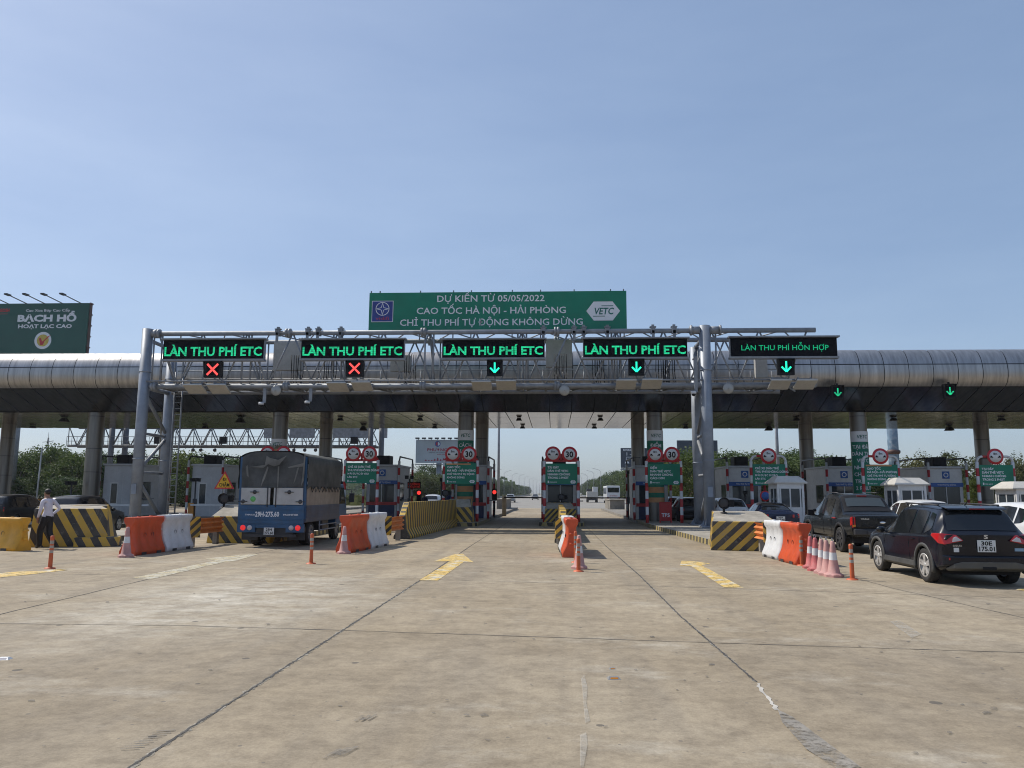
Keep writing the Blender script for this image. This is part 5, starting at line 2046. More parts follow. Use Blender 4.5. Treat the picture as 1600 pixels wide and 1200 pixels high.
mb.tube((0, .75, 1.59), (0, .62, 1.68), .012, .005)
mb.build('aerial', M_BLACK, suv)
mb = MB()
mb.span(-.7, .7, .4, 3.6, .2, .32)
mb.build('underbody', M_BLACK, suv)

# --- dark pickup truck
pk = thing('pickup_truck', 'charcoal crew cab pickup truck with RANGER tailgate lettering', 'pickup truck', (9.98, 24.7, 0), R(-1), 'vehicles waiting in the queue lanes')
S = Shell([(0.0, .60, .84, 1.05, .86, 1.16, .84), (.04, .52, .89, 1.06, .885, 1.185, .85), (.9, .48, .92, 1.06, .895, 1.19, .86), (1.25, .45, .925, 1.07, .9, 1.42, .76), (1.62, .42, .925, 1.08, .9, 1.76, .69), (1.8, .42, .925, 1.08, .9, 1.82, .67),
           (2.5, .42, .925, 1.07, .9, 1.855, .665), (3.0, .42, .925, 1.06, .9, 1.84, .66), (3.3, .42, .925, 1.06, .895, 1.76, .655), (3.6, .42, .925, 1.06, .89, 1.55, .67), (3.95, .42, .925, 1.08, .88, 1.26, .76), (4.1, .42, .925, 1.09, .88, 1.2, .79),
           (4.9, .45, .92, 1.04, .86, 1.13, .77), (5.2, .5, .84, .95, .8, 1.05, .70), (5.34, .56, .7, .85, .68, .95, .6)])
M_PK = paint('charcoal_paint', (.009, .011, .014), .26, .06)
S.body(pk, M_PK, [(1.12, .45, .40), (4.34, .45, .40)])
mb = MB()
for sg in (-1, 1):
    S.side(pk, [(2.72, .06, .1), (2.74, .06, .9), (3.2, .06, .88), (3.5, .06, .82), (3.8, .08, .65), (3.95, .1, .3)], sg)
    S.side(pk, [(1.95, .08, .86), (2.2, .06, .9), (2.62, .06, .9), (2.66, .06, .88)], sg)
mb = MB()
S.top(mb, 1.05, 1.72, .92, .96)
mb.build('sail_panel', M_BLACK, pk)
mb = MB()
S.top(mb, 1.26, 1.55, .80, .80, off=(0, -.02, .02))
mb.build('rear_window', mat('pale_tinted_glass', (.05, .06, .06), .08, 0, 0, spec=.8), pk)
mb = MB()
mb.box((0, 1.60, 1.765), (.3, .03, .03))
mb.build('high_brake_light', M_TAIL, pk)
for sg in (-1, 1):
    mb = MB()
    mb.hull([(sg * .80, -.012, z) for z in (.82, 1.13)] + [(sg * .895, .02, z) for z in (.80, 1.14)] + [(sg * .905, .16, z) for z in (.84, 1.10)] + [(sg * .82, .1, z) for z in (.82, 1.12)])
    o = mb.build('tail_light', M_TAIL, pk, .01)
    mb = MB()
    mb.box((sg * .845, -.016, .86), (.08, .02, .06))
    mb.build('indicator_lens', M_AMBER, o)
    arch_trim(pk, sg * .925, 1.12, .45, .40, M_BLACK, .08)
    arch_trim(pk, sg * .925, 4.34, .45, .40, M_BLACK, .08)
    for yy in (1.12, 4.34):
        wheel(pk, sg * .80, yy, .395, .26, sg, M_DARK, 6)
    mb = MB()
    mb.box((sg * 1.04, 3.62, 1.18), (.22, .12, .2))
    mb.box((sg * .93, 3.64, 1.1), (.12, .06, .06))
    mb.build('wing_mirror', M_BLACK, pk, .03)
    mb = MB()
    for yy in (2.66, 1.86, 3.82):
        mb.box((sg * .9355, yy, .82), (.005, .012, .56))
    mb.build('door_seam', M_BLACK, pk)
    mb = MB()
    for yy in (2.0, 2.9):
        mb.box((sg * .94, yy, .98), (.03, .18, .035))
    mb.build('door_handle', M_DARK, pk, .008)
    mb = MB()
    mb.box((sg * .96, 2.75, .40), (.16, 1.9, .05))
    mb.build('side_step', M_DARK, pk, .01)
    mb = MB()
    mb.tube((sg * .62, 1.9, 1.86), (sg * .62, 3.0, 1.88), .016, n=8)
    mb.build('roof_rail', M_DARK, pk)
    mb = MB()
    mb.box((sg * .86, 1.0, .0), (.02, .02, .02)) if False else mb.box((sg * .935, 1.55, 1.06), (.01, .34, .03))
    mb.build('sticker', M_RED, pk)
mb = MB()
mb.box((0, -.03, .68), (1.72, .18, .17))
mb.box((0, -.07, .66), (1.0, .2, .12))
o = mb.build('rear_bumper', M_DARK, pk, .03)
mb = MB()
mb.span(-.79, .79, -.02, .01, .82, 1.13)
mb.build('tailgate', M_PK, pk, .015)
mb = MB()
text(mb, 'RANGER', 0, .845, -.024, .085, width=1.25, bold=.03)
mb.build('lettering', M_BLACK, pk)
mb = MB()
mb.box((0, -.025, 1.06), (.28, .02, .07))
mb.build('tailgate_handle', M_BLACK, pk, .01)
mb = MB()
mb.ball((0, -.022, .965), .09, 0, 16, 6, (1, .12, .42))
mb.build('maker_badge', M_CHROME, pk)
plate(pk, .02, -.18, .66, ('14C', '335.52'), .34, .22)
mb = MB()
text(mb, 'Wildtrak', -.52, 1.05, -.024, .05, bold=.01, shear=.2)
mb.build('model_script', M_CHROME, pk)
mb = MB()
mb.span(-.75, .75, .4, 4.8, .32, .5)
mb.build('underbody', M_BLACK, pk)


def simple_car(name, label, loc, rz, style, m, plate_txt=None, lights=True):
    t = thing(name, label, 'car', loc, rz, 'vehicles waiting in the queue lanes')
    if style == 'sedan':
        st = [(0, .55, .68, .86, .74, .97, .70), (.06, .38, .80, .90, .82, 1.04, .74), (.5, .28, .86, .92, .855, 1.07, .72), (.62, .26, .865, .93, .86, 1.10, .70), (1.0, .25, .87, .93, .865, 1.30, .60), (1.35, .25, .87, .92, .868, 1.42, .56),
              (1.9, .25, .87, .91, .868, 1.46, .56), (2.5, .25, .87, .90, .866, 1.43, .55), (2.9, .25, .87, .90, .86, 1.24, .60), (3.25, .25, .865, .90, .85, 1.02, .69), (3.4, .25, .86, .90, .845, .985, .71), (4.1, .27, .83, .82, .80, .89, .66), (4.45, .35, .66, .68, .62, .74, .50)]
        ax = (.95, 3.6)
        win = [[(2.08, .06, .1), (2.1, .06, .92), (2.5, .06, .9), (2.85, .06, .75), (3.1, .08, .3)], [(1.3, .08, .6), (1.4, .06, .88), (1.9, .06, .92), (2.0, .06, .9)]]
        rw, ws = (.68, 1.3), (2.55, 3.2)
    else:
        st = [(0, .55, .70, .92, .78, 1.02, .74), (.06, .36, .82, .95, .83, 1.1, .72), (.2, .3, .86, .96, .855, 1.3, .68), (.34, .28, .87, .96, .86, 1.48, .63), (.55, .26, .875, .96, .862, 1.565, .61), (1.4, .25, .875, .94, .865, 1.62, .61), (2.2, .25, .875, .92, .865, 1.60, .60),
              (2.6, .25, .875, .91, .86, 1.5, .60), (3.0, .25, .87, .91, .855, 1.25, .65), (3.3, .25, .865, .92, .85, 1.05, .70), (3.5, .26, .86, .91, .84, 1.0, .72), (4.1, .28, .82, .82, .80, .90, .65), (4.4, .36, .66, .68, .62, .76, .50)]
        ax = (.85, 3.55)
        win = [[(1.88, .06, .1), (1.9, .06, .92), (2.3, .06, .92), (2.7, .06, .85), (3.05, .08, .4)], [(.95, .06, .9), (1.4, .06, .92), (1.8, .06, .9)], [(.45, .2, .5), (.55, .1, .84), (.86, .06, .9)]]
        rw, ws = (.10, .42), (2.5, 3.15)
    S = Shell(st)
    S.body(t, m, [(ax[0], .36, .32), (ax[1], .36, .32)])
    mb = MB()
    for sg in (-1, 1):
        for q in win:
            S.side(t, q, sg)
        mb = MB()
    S.top(mb, rw[0], rw[1], .93, .93)
    mb.build('rear_window', M_GLASS, t)
    mb = MB()
    S.top(mb, ws[0], ws[1], .93, .9, off=(0, .008, .008))
    mb.build('windscreen', M_GLASS, t)
    for sg in (-1, 1):
        mb = MB()
        mb.hull([(sg * .50, -.012, z) for z in (.82, .94)] + [(sg * .80, .03, z) for z in (.80, .99)] + [(sg * .85, .22, z) for z in (.86, .95)] + [(sg * .6, .1, z) for z in (.82, .94)])
        mb.build('tail_light', M_TAIL, t, .01)
        mb = MB()
        mb.ball((sg * .96, ws[1] - .45, .98), .1, 0, 12, 6, (1, .6, .75))
        mb.hull([(sg * .85, ws[1] - .47, .93), (sg * .85, ws[1] - .4, .93), (sg * .93, ws[1] - .46, .95), (sg * .93, ws[1] - .42, .95), (sg * .9, ws[1] - .44, .98)])
        mb.build('wing_mirror', m, t)
        for yy in ax:
            wheel(t, sg * .765, yy, .315, .2, sg, M_ALLOY)
    if plate_txt:
        plate(t, 0, -.015, .72 if style != 'sedan' else .78, plate_txt, .36, .17)
    mb = MB()
    mb.box((0, -.02, .48), (1.5, .1, .16))
    mb.build('rear_bumper', m, t, .03)
    return t


M_NAVYC = paint('dark_blue_paint', (.012, .02, .05), .22, .12)
M_WHITEC = paint('white_car_paint', (.62, .63, .64), .3, .12)
M_BLACKC = paint('black_glossy_paint', (.008, .008, .010), .3, .05)
M_SILV = paint('silver_paint', (.34, .35, .36), .3, .12)
simple_car('sedan', 'dark blue sedan behind the striped block, ahead of the pickup', (9.72, 34.6, 0), R(-1), 'sedan', M_NAVYC, ('30A', '512.44'))
simple_car('hatchback', 'white hatchback ahead of the dark blue sedan beside the twin posts', (9.35, 41.8, 0), 0, 'suv', M_WHITEC)
simple_car('hatchback', 'white car between the pickup and the black SUV roof in the next lane', (15.0, 31.8, 0), 0, 'suv', M_WHITEC)
simple_car('hatchback', 'white car cut by the picture edge beyond the black SUV', (14.35, 23.2, 0), R(2), 'suv', M_WHITEC)
simple_car('sedan', 'black car whose roof shows above the white car behind the pickup', (14.9, 40.5, 0), 0, 'suv', M_BLACKC)
simple_car('suv', 'black SUV at the booth window behind the twin gantry posts', (8.15, 47.0, 0), 0, 'suv', M_BLACKC)
simple_car('sedan', 'silver car in front of the black SUV at the twin post booth', (8.6, 55.5, 0), 0, 'suv', M_SILV)
simple_car('suv', 'black car waiting behind the wide striped block by the walking man', (-20.4, 31.5, 0), R(4), 'suv', M_BLACKC)
simple_car('sedan', 'dark car at the picture edge beyond the yellow barrier', (-27.2, 36.6, 0), 0, 'suv', M_BLACKC)

# --- blue truck with a canvas top
M_TBLUE = mat('truck_blue', (.022, .085, .185), .42, 0, .12, 2, dirt=.4, dcol=(.07, .08, .09))
M_TBLUE2 = mat('dusty_truck_blue', (.05, .075, .12), .5, 0, .15, 2, dirt=.5, dcol=(.13, .12, .11))
M_TARP = mat('grey_green_canvas', (.058, .060, .052), .85, 0, .3, 1.6, .5, 8, dirt=.35, dcol=(.10, .10, .09))
M_TARPL = mat('pale_canvas', (.15, .15, .14), .85, 0, .2, 2, .3, 8)
M_TARPR = mat('rear_canvas', (.062, .066, .066), .8, 0, .25, 2, .5, 8, dirt=.3, dcol=(.12, .12, .12))
M_PLY = mat('dusty_beige_panel', (.27, .225, .17), .7, 0, .15, 2, dirt=.45, dcol=(.16, .13, .10))
M_TPAN = mat('truck_white_panel', (.44, .44, .43), .5, 0, .08, 2, dirt=.4, dcol=(.28, .26, .24))
TX0, TX1 = P(375, 760, 25.6).x, P(478, 760, 25.6).x
tw = TX1 - TX0
tk = thing('truck', 'small blue cargo truck with grey canvas cover and lettering 29H-275.60', 'truck', ((TX0 + TX1) / 2, 25.6, 0), R(1.0))
hw = tw / 2
LB = 4.3
ZF, ZG, ZP, ZC = .92, 1.36, 1.93, 2.95       # bed floor, tailgate top, panel top, eaves
mb = MB()
mb.span(-hw, hw, 0, LB, ZF - .12, ZF)
mb.build('cargo_floor', M_TBLUE2, tk)
for sg in (-1, 1):
    mb = MB()
    mb.span(sg * hw - .03, sg * hw + .03, .05, LB, ZF - .08, ZG)
    for z in (ZF + .06, ZF + .16, ZF + .26, ZF + .36):
        mb.span(sg * hw - .045, sg * hw + .045, .08, LB - .05, z - .014, z + .014)
    mb.build('side_gate', M_TBLUE2, tk)
    mb = MB()
    mb.span(sg * hw - .02, sg * hw + .02, .08, LB, ZG, ZP + .05)
    mb.build('side_panel', M_PLY, tk)
    for yy in (.03, LB * .5, LB):
        mb = MB()
        mb.span(sg * (hw - .04) - .05, sg * (hw - .04) + .05, yy - .04, yy + .04, ZF, ZC)
        mb.build('stake', M_TBLUE, tk)
# tarpaulin with a scalloped hem
mb = MB()


def arch_pts(y, sag=0.0, n=14, r=random.Random(3)):
    pts = []
    for i in range(n + 1):
        f = -1 + 2 * i / n
        z = ZC + .2 * (1 - abs(f) ** 4.5) + sag * (1 - f * f)
        pts.append((f * (hw + .04), y, z))
    return pts


ys = [-.02 + (LB + .05) * i / 12 for i in range(13)]
rings = []
rr = random.Random(8)
for j, y in enumerate(ys):
    a = arch_pts(y, -.05 * math.sin(j / 12 * math.pi * 4) ** 2)
    lo = 1.93 + (.06 if j % 2 else -.05)
    wob = [rr.uniform(-.015, .02) for _ in range(6)]
    left = [(-(hw + .05 + wob[q]), y, lo + (ZC - lo) * q / 4) for q in range(4)]
    right = [((hw + .05 + wob[q]), y, lo + (ZC - lo) * q / 4) for q in range(3, -1, -1)]
    rings.append(left + a + right)
mb.loft(rings, 0, False, True, closed=False)
mb.build('canvas_cover', M_TARP, tk, weld=False)
# rear curtain with paler strips laid along its folds
mb = MB()
nx, nz = 26, 12
grid = []
for i in range(nx + 1):
    f = -1 + 2 * i / nx
    ztop = ZC + .17 * (1 - abs(f) ** 4.5)
    for j in range(nz + 1):
        g = j / nz
        z = 1.94 + (ztop - 1.94) * g
        y = -.04 - .035 * math.sin(f * 9 + g * 2.5) * (1 - g) - .03 * math.sin(f * 3.1 - 1) * math.sin(g * 3)
        grid.append((f * (hw - .07), y, z))
mb.add(grid, [(i * (nz + 1) + j, (i + 1) * (nz + 1) + j, (i + 1) * (nz + 1) + j + 1, i * (nz + 1) + j + 1) for i in range(nx) for j in range(nz)], 0, True)
cur = mb.build('rear_curtain', M_TARPR, tk)
mb = MB()


def cx_(px):
    return (px - 426.5) / 51.0 * hw


def cz_(py):
    return ZP + (762.5 - py) / (762.5 - 713) * (ZC + .16 - ZP)


for poly in ([(390, 734), (414, 731), (416, 718), (421, 721), (434, 724), (447, 718), (436, 731), (428, 733), (419, 730), (412, 735)], [(449, 734), (474, 728), (473, 733), (451, 735)], [(418, 733), (420, 735), (415, 750), (409, 762), (411, 752)],
             [(434, 733), (436.5, 733), (436, 763), (434.5, 763)], [(464, 735), (467, 734), (462, 752), (459, 757)], [(385, 733), (388, 731), (390, 748), (387, 746)], [(474, 716), (476, 716), (475, 752), (471, 760), (472, 748)]):
    mb.add([(cx_(x), -.088, cz_(z)) for x, z in poly], [tuple(range(len(poly)))])
mb.build('pale_fold', M_TARPL, cur)
for sg in (-1, 1):
    mb = MB()
    for q in range(9):
        y0, y1 = .3 + q * .42, .3 + (q + 1) * .42
        mb.path([(sg * (hw + .075), y0, ZP + .06), (sg * (hw + .065), (y0 + y1) / 2, ZP - .14), (sg * (hw + .075), y1, ZP + .06)], .010, 5)
    mb.build('lacing_rope', M_BLACK, tk)
for sg in (-1, 1):
    mb = MB()
    mb.span(sg * .06 if sg > 0 else -hw + .08, hw - .08 if sg > 0 else -.06, -.06, -.02, ZG + .02, ZP)
    d = mb.build('rear_door', M_TPAN, tk, .01)
    mb = MB()
    for (x, z) in ((sg * hw * .52, ZG + .43), (sg * hw * .86, ZG + .12)):
        mb.lathe([(0, -.03), (.06, -.02), (.07, 0)], (x, -.06, z), 'Y', 10)
        mb.box((x, -.075, z), (.3, .02, .025))
    mb.tube((sg * .14, -.08, ZG - .05), (sg * .14, -.08, ZP), .016)
    mb.build('latch', M_DARK, d)
mb = MB()
mb.lathe([(.0, -.004), (.09, -.004), (.09, 0)], (-hw * .56, -.06, ZG + .2), 'Y', 20)
mb.build('sticker', mat('lime_sticker', (.12, .42, .12), .5), tk)
mb = MB()
mb.span(-hw + .02, hw - .02, -.07, -.02, ZF - .16, ZG)
for z in (ZF - .02, ZF + .3):
    mb.span(-hw + .02, hw - .02, -.085, -.07, z - .012, z + .012)
tg = mb.build('tailgate', M_TBLUE, tk, .008)
mb = MB()
text(mb, '29H-275.60', -.12, ZF + .075, -.078, .155, width=.80, bold=.03)
text(mb, 'THACO', -hw * .62, ZF + .11, -.078, .045, width=.34, bold=.03)
text(mb, 'FRONTIER', hw * .60, ZF + .11, -.078, .05, width=.5, bold=.03)
mb.build('lettering', M_LETW, tg)
mb = MB()
mb.span(-hw, hw, -.05, .03, ZF - .30, ZF - .16)
for sg in (-1, 1):
    mb.span(sg * (hw - .3) - .3, sg * (hw - .3) + .3, -.07, .05, ZF - .44, ZF - .2)
mb.build('rear_beam', M_TBLUE, tk, .01)
for sg in (-1, 1):
    mb = MB()
    mb.lathe([(0, -.03), (.075, -.025), (.09, .0)], (sg * (hw - .2), -.07, ZF - .29), 'Y', 18)
    mb.build('tail_light', M_TAILON, tk)
    mb = MB()
    mb.lathe([(0, -.03), (.07, -.025), (.085, .0)], (sg * (hw - .42), -.07, ZF - .29), 'Y', 18)
    mb.build('reverse_light', M_LAMPC, tk)
    mb = MB()
    mb.span(sg * (hw - .32) - .27, sg * (hw - .32) + .27, .25, .28, .22, .66)
    mb.build('mud_flap', M_DARK, tk)
    for yy in (1.15, 4.75):
        wheel(tk, sg * (hw - .28), yy, .40, .34 if yy < 2 else .24, sg, M_GALVD, 6)
plate(tk, -.02, -.12, .52, ('29H', '275.60'), .34, .24)
mb = MB()
for sg in (-1, 1):
    mb.span(sg * .38 - .05, sg * .38 + .05, .1, 5.6, .55, .75)
mb.span(-.7, .7, .02, .1, .36, .72)
mb.span(-.85, .85, -.06, .02, .33, .42)
mb.tube((-hw + .3, 1.15, .40), (hw - .3, 1.15, .40), .07)
mb.build('chassis', M_DARK, tk)
mb = MB()
for sg in (-1, 1):
    mb.tube((sg * hw, 1.7, .48), (sg * hw, 4.0, .48), .025)
    mb.tube((sg * hw, 1.7, .66), (sg * hw, 4.0, .66), .025)
    mb.tube((sg * hw, 1.75, .48), (sg * hw, 1.75, ZF - .1), .025)
    mb.tube((sg * hw, 3.95, .48), (sg * hw, 3.95, ZF - .1), .025)
mb.build('side_guard', M_GALVD, tk)
mb = MB()
mb.span(hw - .45, hw - .05, 2.3, 3.1, .45, .8)
mb.build('fuel_tank', M_DARK, tk, .04)
mb = MB()
mb.hull([(sx * (hw - .08), y, z) for sx in (-1, 1) for (y, z) in ((LB + .1, .55), (LB + .1, 2.1), (LB + 1.0, 2.12), (LB + 1.55, 1.35), (LB + 1.7, .6))])
cabm = mb.build('cab', M_TBLUE, tk, .05)
mb = MB()
for sg in (-1, 1):
    mb.add([(sg * (hw - .073), y, z) for y, z in ((LB + .35, 1.35), (LB + 1.35, 1.35), (LB + .98, 1.98), (LB + .35, 1.98))], [(0, 1, 2, 3)])
mb.build('window', M_GLASS, cabm)
for sg in (-1, 1):
    mb = MB()
    mb.path([(sg * (hw - .1), LB + 1.15, 1.9), (sg * (hw + .18), LB + 1.25, 1.9), (sg * (hw + .2), LB + 1.25, 1.45)], .018, 6)
    mb.box((sg * (hw + .2), LB + 1.24, 1.58), (.2, .06, .36))
    mb.build('wing_mirror', M_DARK, tk, .01)

# --- far traffic beyond the plaza
p = G(866, 781)
t = thing('cargo_truck', 'small open backed truck far down the highway beside the bus', 'truck', (P(926, 775, 158).x, 158, 0))
mb = MB()
mb.span(-1.1, 1.1, 0, 4.2, .8, 2.1)
mb.span(-1.0, 1.0, .1, 4.0, 2.1, 2.2)
mb.build('cargo_box', M_BEIGE, t, .02)
mb = MB()
mb.span(.1, 1.05, 0, 2.5, 2.1, 3.1)
mb.build('load', M_BWALL, t, .02)
mb = MB()
mb.hull([(sx * 1.0, y, z) for sx in (-1, 1) for y, z in ((4.4, .6), (4.4, 2.7), (5.6, 2.7), (6.1, 1.7), (6.1, .6))])
mb.build('cab', M_DARK, t, .05)
mb = MB()
mb.span(-.95, .95, .05, 4.2, .45, .8)
mb.build('chassis', M_DARK, t)
for sg in (-1, 1):
    for yy in (1.0, 5.0):
        wheel(t, sg * .9, yy, .42, .3, sg, M_DARK)
t = thing('bus', 'white coach driving away down the highway', 'bus', (P(958.5, 775, 142).x, 142, 0))
mb = MB()
mb.span(-1.2, 1.2, 0, 10, .45, 3.2)
b_ = mb.build('body', M_WHITEC, t, .18, segs=3)
mb = MB()
mb.span(-1.0, 1.0, -.02, .02, 2.0, 2.85)
mb.build('rear_window', M_GLASS, t)
mb = MB()
for sg in (-1, 1):
    mb.span(sg * 1.2 - .015, sg * 1.2 + .015, .6, 9.3, 1.75, 2.8)
mb.build('side_window', M_GLASS, t)
mb = MB()
text(mb, 'XE KHÁCH', 0, 1.3, -.01, .2, width=1.4)
mb.build('lettering', M_RED, t)
for sg in (-1, 1):
    mb = MB()
    mb.span(sg * 1.0 - .1, sg * 1.0 + .1, -.03, .02, .8, 1.2)
    mb.build('tail_light', M_TAIL, t)
    for yy in (2.2, 7.8):
        wheel(t, sg * 1.05, yy, .48, .3, sg, M_DARK)
for px, py, Y, m, lab in ((797, 772, 150, M_SILV, 'silver car far down the highway beside the light mast'), (673, 764.5, 75, M_WHITEC, 'white car beyond the island near the distant guard'), (836, 771, 210, M_SILV, 'tiny silver car at the crest of the highway')):
    q = simple_car('hatchback', lab, (P(px, py, Y).x, Y, 0), 0, 'suv', m)
    q['group'] = 'far cars on the highway'


# ------------------------------------------------------------ people
def person(label, loc, rz, joints, edges, zones, hair_c, cat='person', scale=1.0):
    """joints {name: (pos, radius)} grown with a skin modifier into one continuous body"""
    names = list(joints)
    idx = {n: i for i, n in enumerate(names)}
    me = bpy.data.meshes.new('body')
    me.from_pydata([joints[n][0] for n in names], [(idx[a], idx[b]) for a, b in edges], [])
    o = bpy.data.objects.new('body', me)
    COL.objects.link(o)
    md = o.modifiers.new('s', 'SKIN')
    md.use_smooth_shade = True
    lay = me.skin_vertices[0].data
    for n, i in idx.items():
        r = joints[n][1]
        lay[i].radius = r if isinstance(r, tuple) else (r, r)
        lay[i].use_root = (n == 'pelvis')
    sb = o.modifiers.new('d', 'SUBSURF')
    sb.levels = sb.render_levels = 2
    bpy.context.view_layer.update()
    dg = bpy.context.evaluated_depsgraph_get()
    m2 = bpy.data.meshes.new_from_object(o.evaluated_get(dg))
    bpy.data.objects.remove(o)
    mats = [z[0] for z in zones]
    m2.materials.clear()
    for m in mats:
        m2.materials.append(m)
    for p in m2.polygons:
        p.use_smooth = True
        for i, (_, test) in enumerate(zones):
            if test(p.center):
                p.material_index = i
                break
    t = thing('person', label, cat, loc, rz)
    t.scale = (scale,) * 3
    link('body', m2, t)
    return t


M_SKIN = mat('skin', (.30, .16, .10), .5, 0, .05)
M_SHIRT = mat('white_shirt', (.62, .60, .66), .75, 0, .06, 6, .4, 14)
M_TROU = mat('black_trousers', (.014, .014, .016), .8, 0, .2, 6, .4, 14)
M_HAIR = mat('black_hair', (.012, .011, .010), .6, 0, .2, 30)
M_SHOE = mat('black_shoe', (.015, .014, .013), .4)
M_GUARD = mat('guard_blue', (.03, .04, .10), .8)

J = {'pelvis': ((0, 0, .95), (.155, .115)), 'waist': ((.01, -.01, 1.08), (.15, .115)), 'chest': ((.0, .01, 1.28), (.175, .125)), 'collar': ((-.01, .03, 1.43), (.12, .095)),
     'neck': ((-.01, .045, 1.52), (.058, .06)), 'jaw': ((-.015, .075, 1.585), (.068, .078)), 'skull': ((-.015, .065, 1.665), (.078, .095)), 'crown': ((-.015, .055, 1.735), (.05, .06)),
     'ls': ((-.185, .02, 1.41), (.062, .062)), 'le': ((-.235, .02, 1.13), (.05, .05)), 'lw': ((-.20, .13, .93), (.034, .034)), 'lp': ((-.19, .16, .86), (.036, .02)),
     'rs': ((.185, .01, 1.41), (.062, .062)), 're': ((.345, -.07, 1.17), (.052, .052)), 'rw': ((.20, .02, 1.02), (.036, .036)), 'rp': ((.165, .07, 1.0), (.034, .022)),
     'lh': ((-.09, .0, .88), (.105, .105)), 'lk': ((-.10, .14, .5), (.092, .095)), 'la': ((-.10, .10, .10), (.075, .08)), 'lt': ((-.11, .25, .045), (.045, .032)),
     'rh': ((.09, .0, .88), (.105, .105)), 'rk': ((.10, .0, .49), (.092, .095)), 'ra': ((.11, -.22, .10), (.075, .08)), 'rt': ((.12, -.07, .045), (.045, .032))}
ED = [('pelvis', 'waist'), ('waist', 'chest'), ('chest', 'collar'), ('collar', 'neck'), ('neck', 'jaw'), ('jaw', 'skull'), ('skull', 'crown'), ('collar', 'ls'), ('ls', 'le'), ('le', 'lw'), ('lw', 'lp'),
      ('collar', 'rs'), ('rs', 're'), ('re', 'rw'), ('rw', 'rp'), ('pelvis', 'lh'), ('lh', 'lk'), ('lk', 'la'), ('la', 'lt'), ('pelvis', 'rh'), ('rh', 'rk'), ('rk', 'ra'), ('ra', 'rt')]
for s_, base, d in (('l', (-.19, .16, .86), (0, .02, -1)), ('r', (.165, .07, 1.0), (-.9, .35, -.2))):
    d = Vector(d).normalized()
    sidev = Vector((0, 1, 0)) if s_ == 'l' else Vector((.25, .3, 1)).normalized()
    for q, ln in enumerate((.062, .075, .08, .07)):
        o = Vector(base) + d * .03 + sidev * ((q - 1.5) * .017)
        J[f'{s_}f{q}a'] = (tuple(o + d * ln * .45), .0085)
        J[f'{s_}f{q}b'] = (tuple(o + d * ln + Vector((.012 if s_ == 'l' else 0, 0, 0))), .007)
        ED += [(s_ + 'p', f'{s_}f{q}a'), (f'{s_}f{q}a', f'{s_}f{q}b')]
    o = Vector(base) + sidev * .035
    J[f'{s_}ta'] = (tuple(o + d * .03), .0095)
    ED += [(s_ + 'p', f'{s_}ta')]


def hand(c):
    return (c.x < -.10 and .74 < c.z < .925 and c.y > .08) or (c.x > .05 and .955 < c.z < 1.06 and c.y > .055 and c.x < .23 and False)


ZONES = [(M_SHOE, lambda c: c.z < .085), (M_SKIN, lambda c: c.z > 1.475 or hand(c)), (M_SHIRT, lambda c: c.z > .955 or (c.x < -.19 and c.z > .92) or c.x > .24), (M_TROU, lambda c: True)]
pm = G(73, 857)
man = person('man in white shirt and black trousers walking with one hand on his hip', (pm.x, pm.y - .1, 0), R(74), J, ED, ZONES, M_HAIR, scale=1.05)
mb = MB()
n = 14
mb.ball((-.015, .05, 1.675), .092, 0, 16, 10, (.94, 1.14, 1.06))
hair = mb.mesh('hair', M_HAIR)
bm = bmesh.new()
bm.from_mesh(hair)
bmesh.ops.delete(bm, geom=[v for v in bm.verts if v.co.y > .10 and v.co.z < 1.70 or v.co.z < 1.585], context='VERTS')
bm.to_mesh(hair)
bm.free()
link('hair', hair, man)
mb = MB()
for sg in (-1, 1):
    mb.ball((-.015 + sg * .083, .06, 1.63), .03, 0, 8, 6, (.35, .7, 1.1))
mb.hull([(-.03, .145, 1.60), (0, .145, 1.60), (-.015, .175, 1.605), (-.015, .15, 1.66)])
mb.build('face_feature', M_SKIN, man)
mb = MB()
mb.lathe([(.152, .955), (.156, .96), (.156, .985), (.152, .99)], (0, 0, 0), n=20)
belt = mb.build('belt', M_BLACK, man)
belt.scale = (1.03, .80, 1)

J2 = dict(J)
J2['re'] = ((.235, .0, 1.13), (.05, .05))
J2['rw'] = ((.21, .08, .9), (.034, .034))
J2['rp'] = ((.20, .10, .83), (.036, .02))
J2['la'] = ((-.10, .0, .10), (.05, .055))
J2['lt'] = ((-.11, .15, .045), (.045, .032))
J2['lk'] = ((-.10, .03, .5), (.075, .078))
J2['ra'] = ((.10, .0, .10), (.05, .055))
J2['rt'] = ((.11, .15, .045), (.045, .032))
base = Vector((.20, .10, .83))
for q, ln in enumerate((.062, .075, .08, .07)):
    J2[f'rf{q}a'] = (tuple(base + Vector((0, (q - 1.5) * .017, -.03 - ln * .45))), .0085)
    J2[f'rf{q}b'] = (tuple(base + Vector((-.01, (q - 1.5) * .017, -.03 - ln))), .007)
J2['rta'] = (tuple(base + Vector((0, .035, -.03))), .0095)
Z2 = [(M_SHOE, lambda c: c.z < .085), (M_HAIR, lambda c: c.z > 1.68), (M_SKIN, lambda c: c.z > 1.475 or abs(c.x) > .12 and .7 < c.z < .92 and c.y > .06), (M_GUARD, lambda c: c.z > .955), (M_NAVY, lambda c: True)]
for px, Y, lab in ((664, 56, 'guard in dark blue uniform standing by the red lane light'), (700, 46.6, 'dark clad person at the striped frame one island from the centre')):
    q = P(px, 770, Y)
    person(lab, (q.x, Y, .0 if Y > 50 else .2), R(160), J2, ED, Z2, M_HAIR)

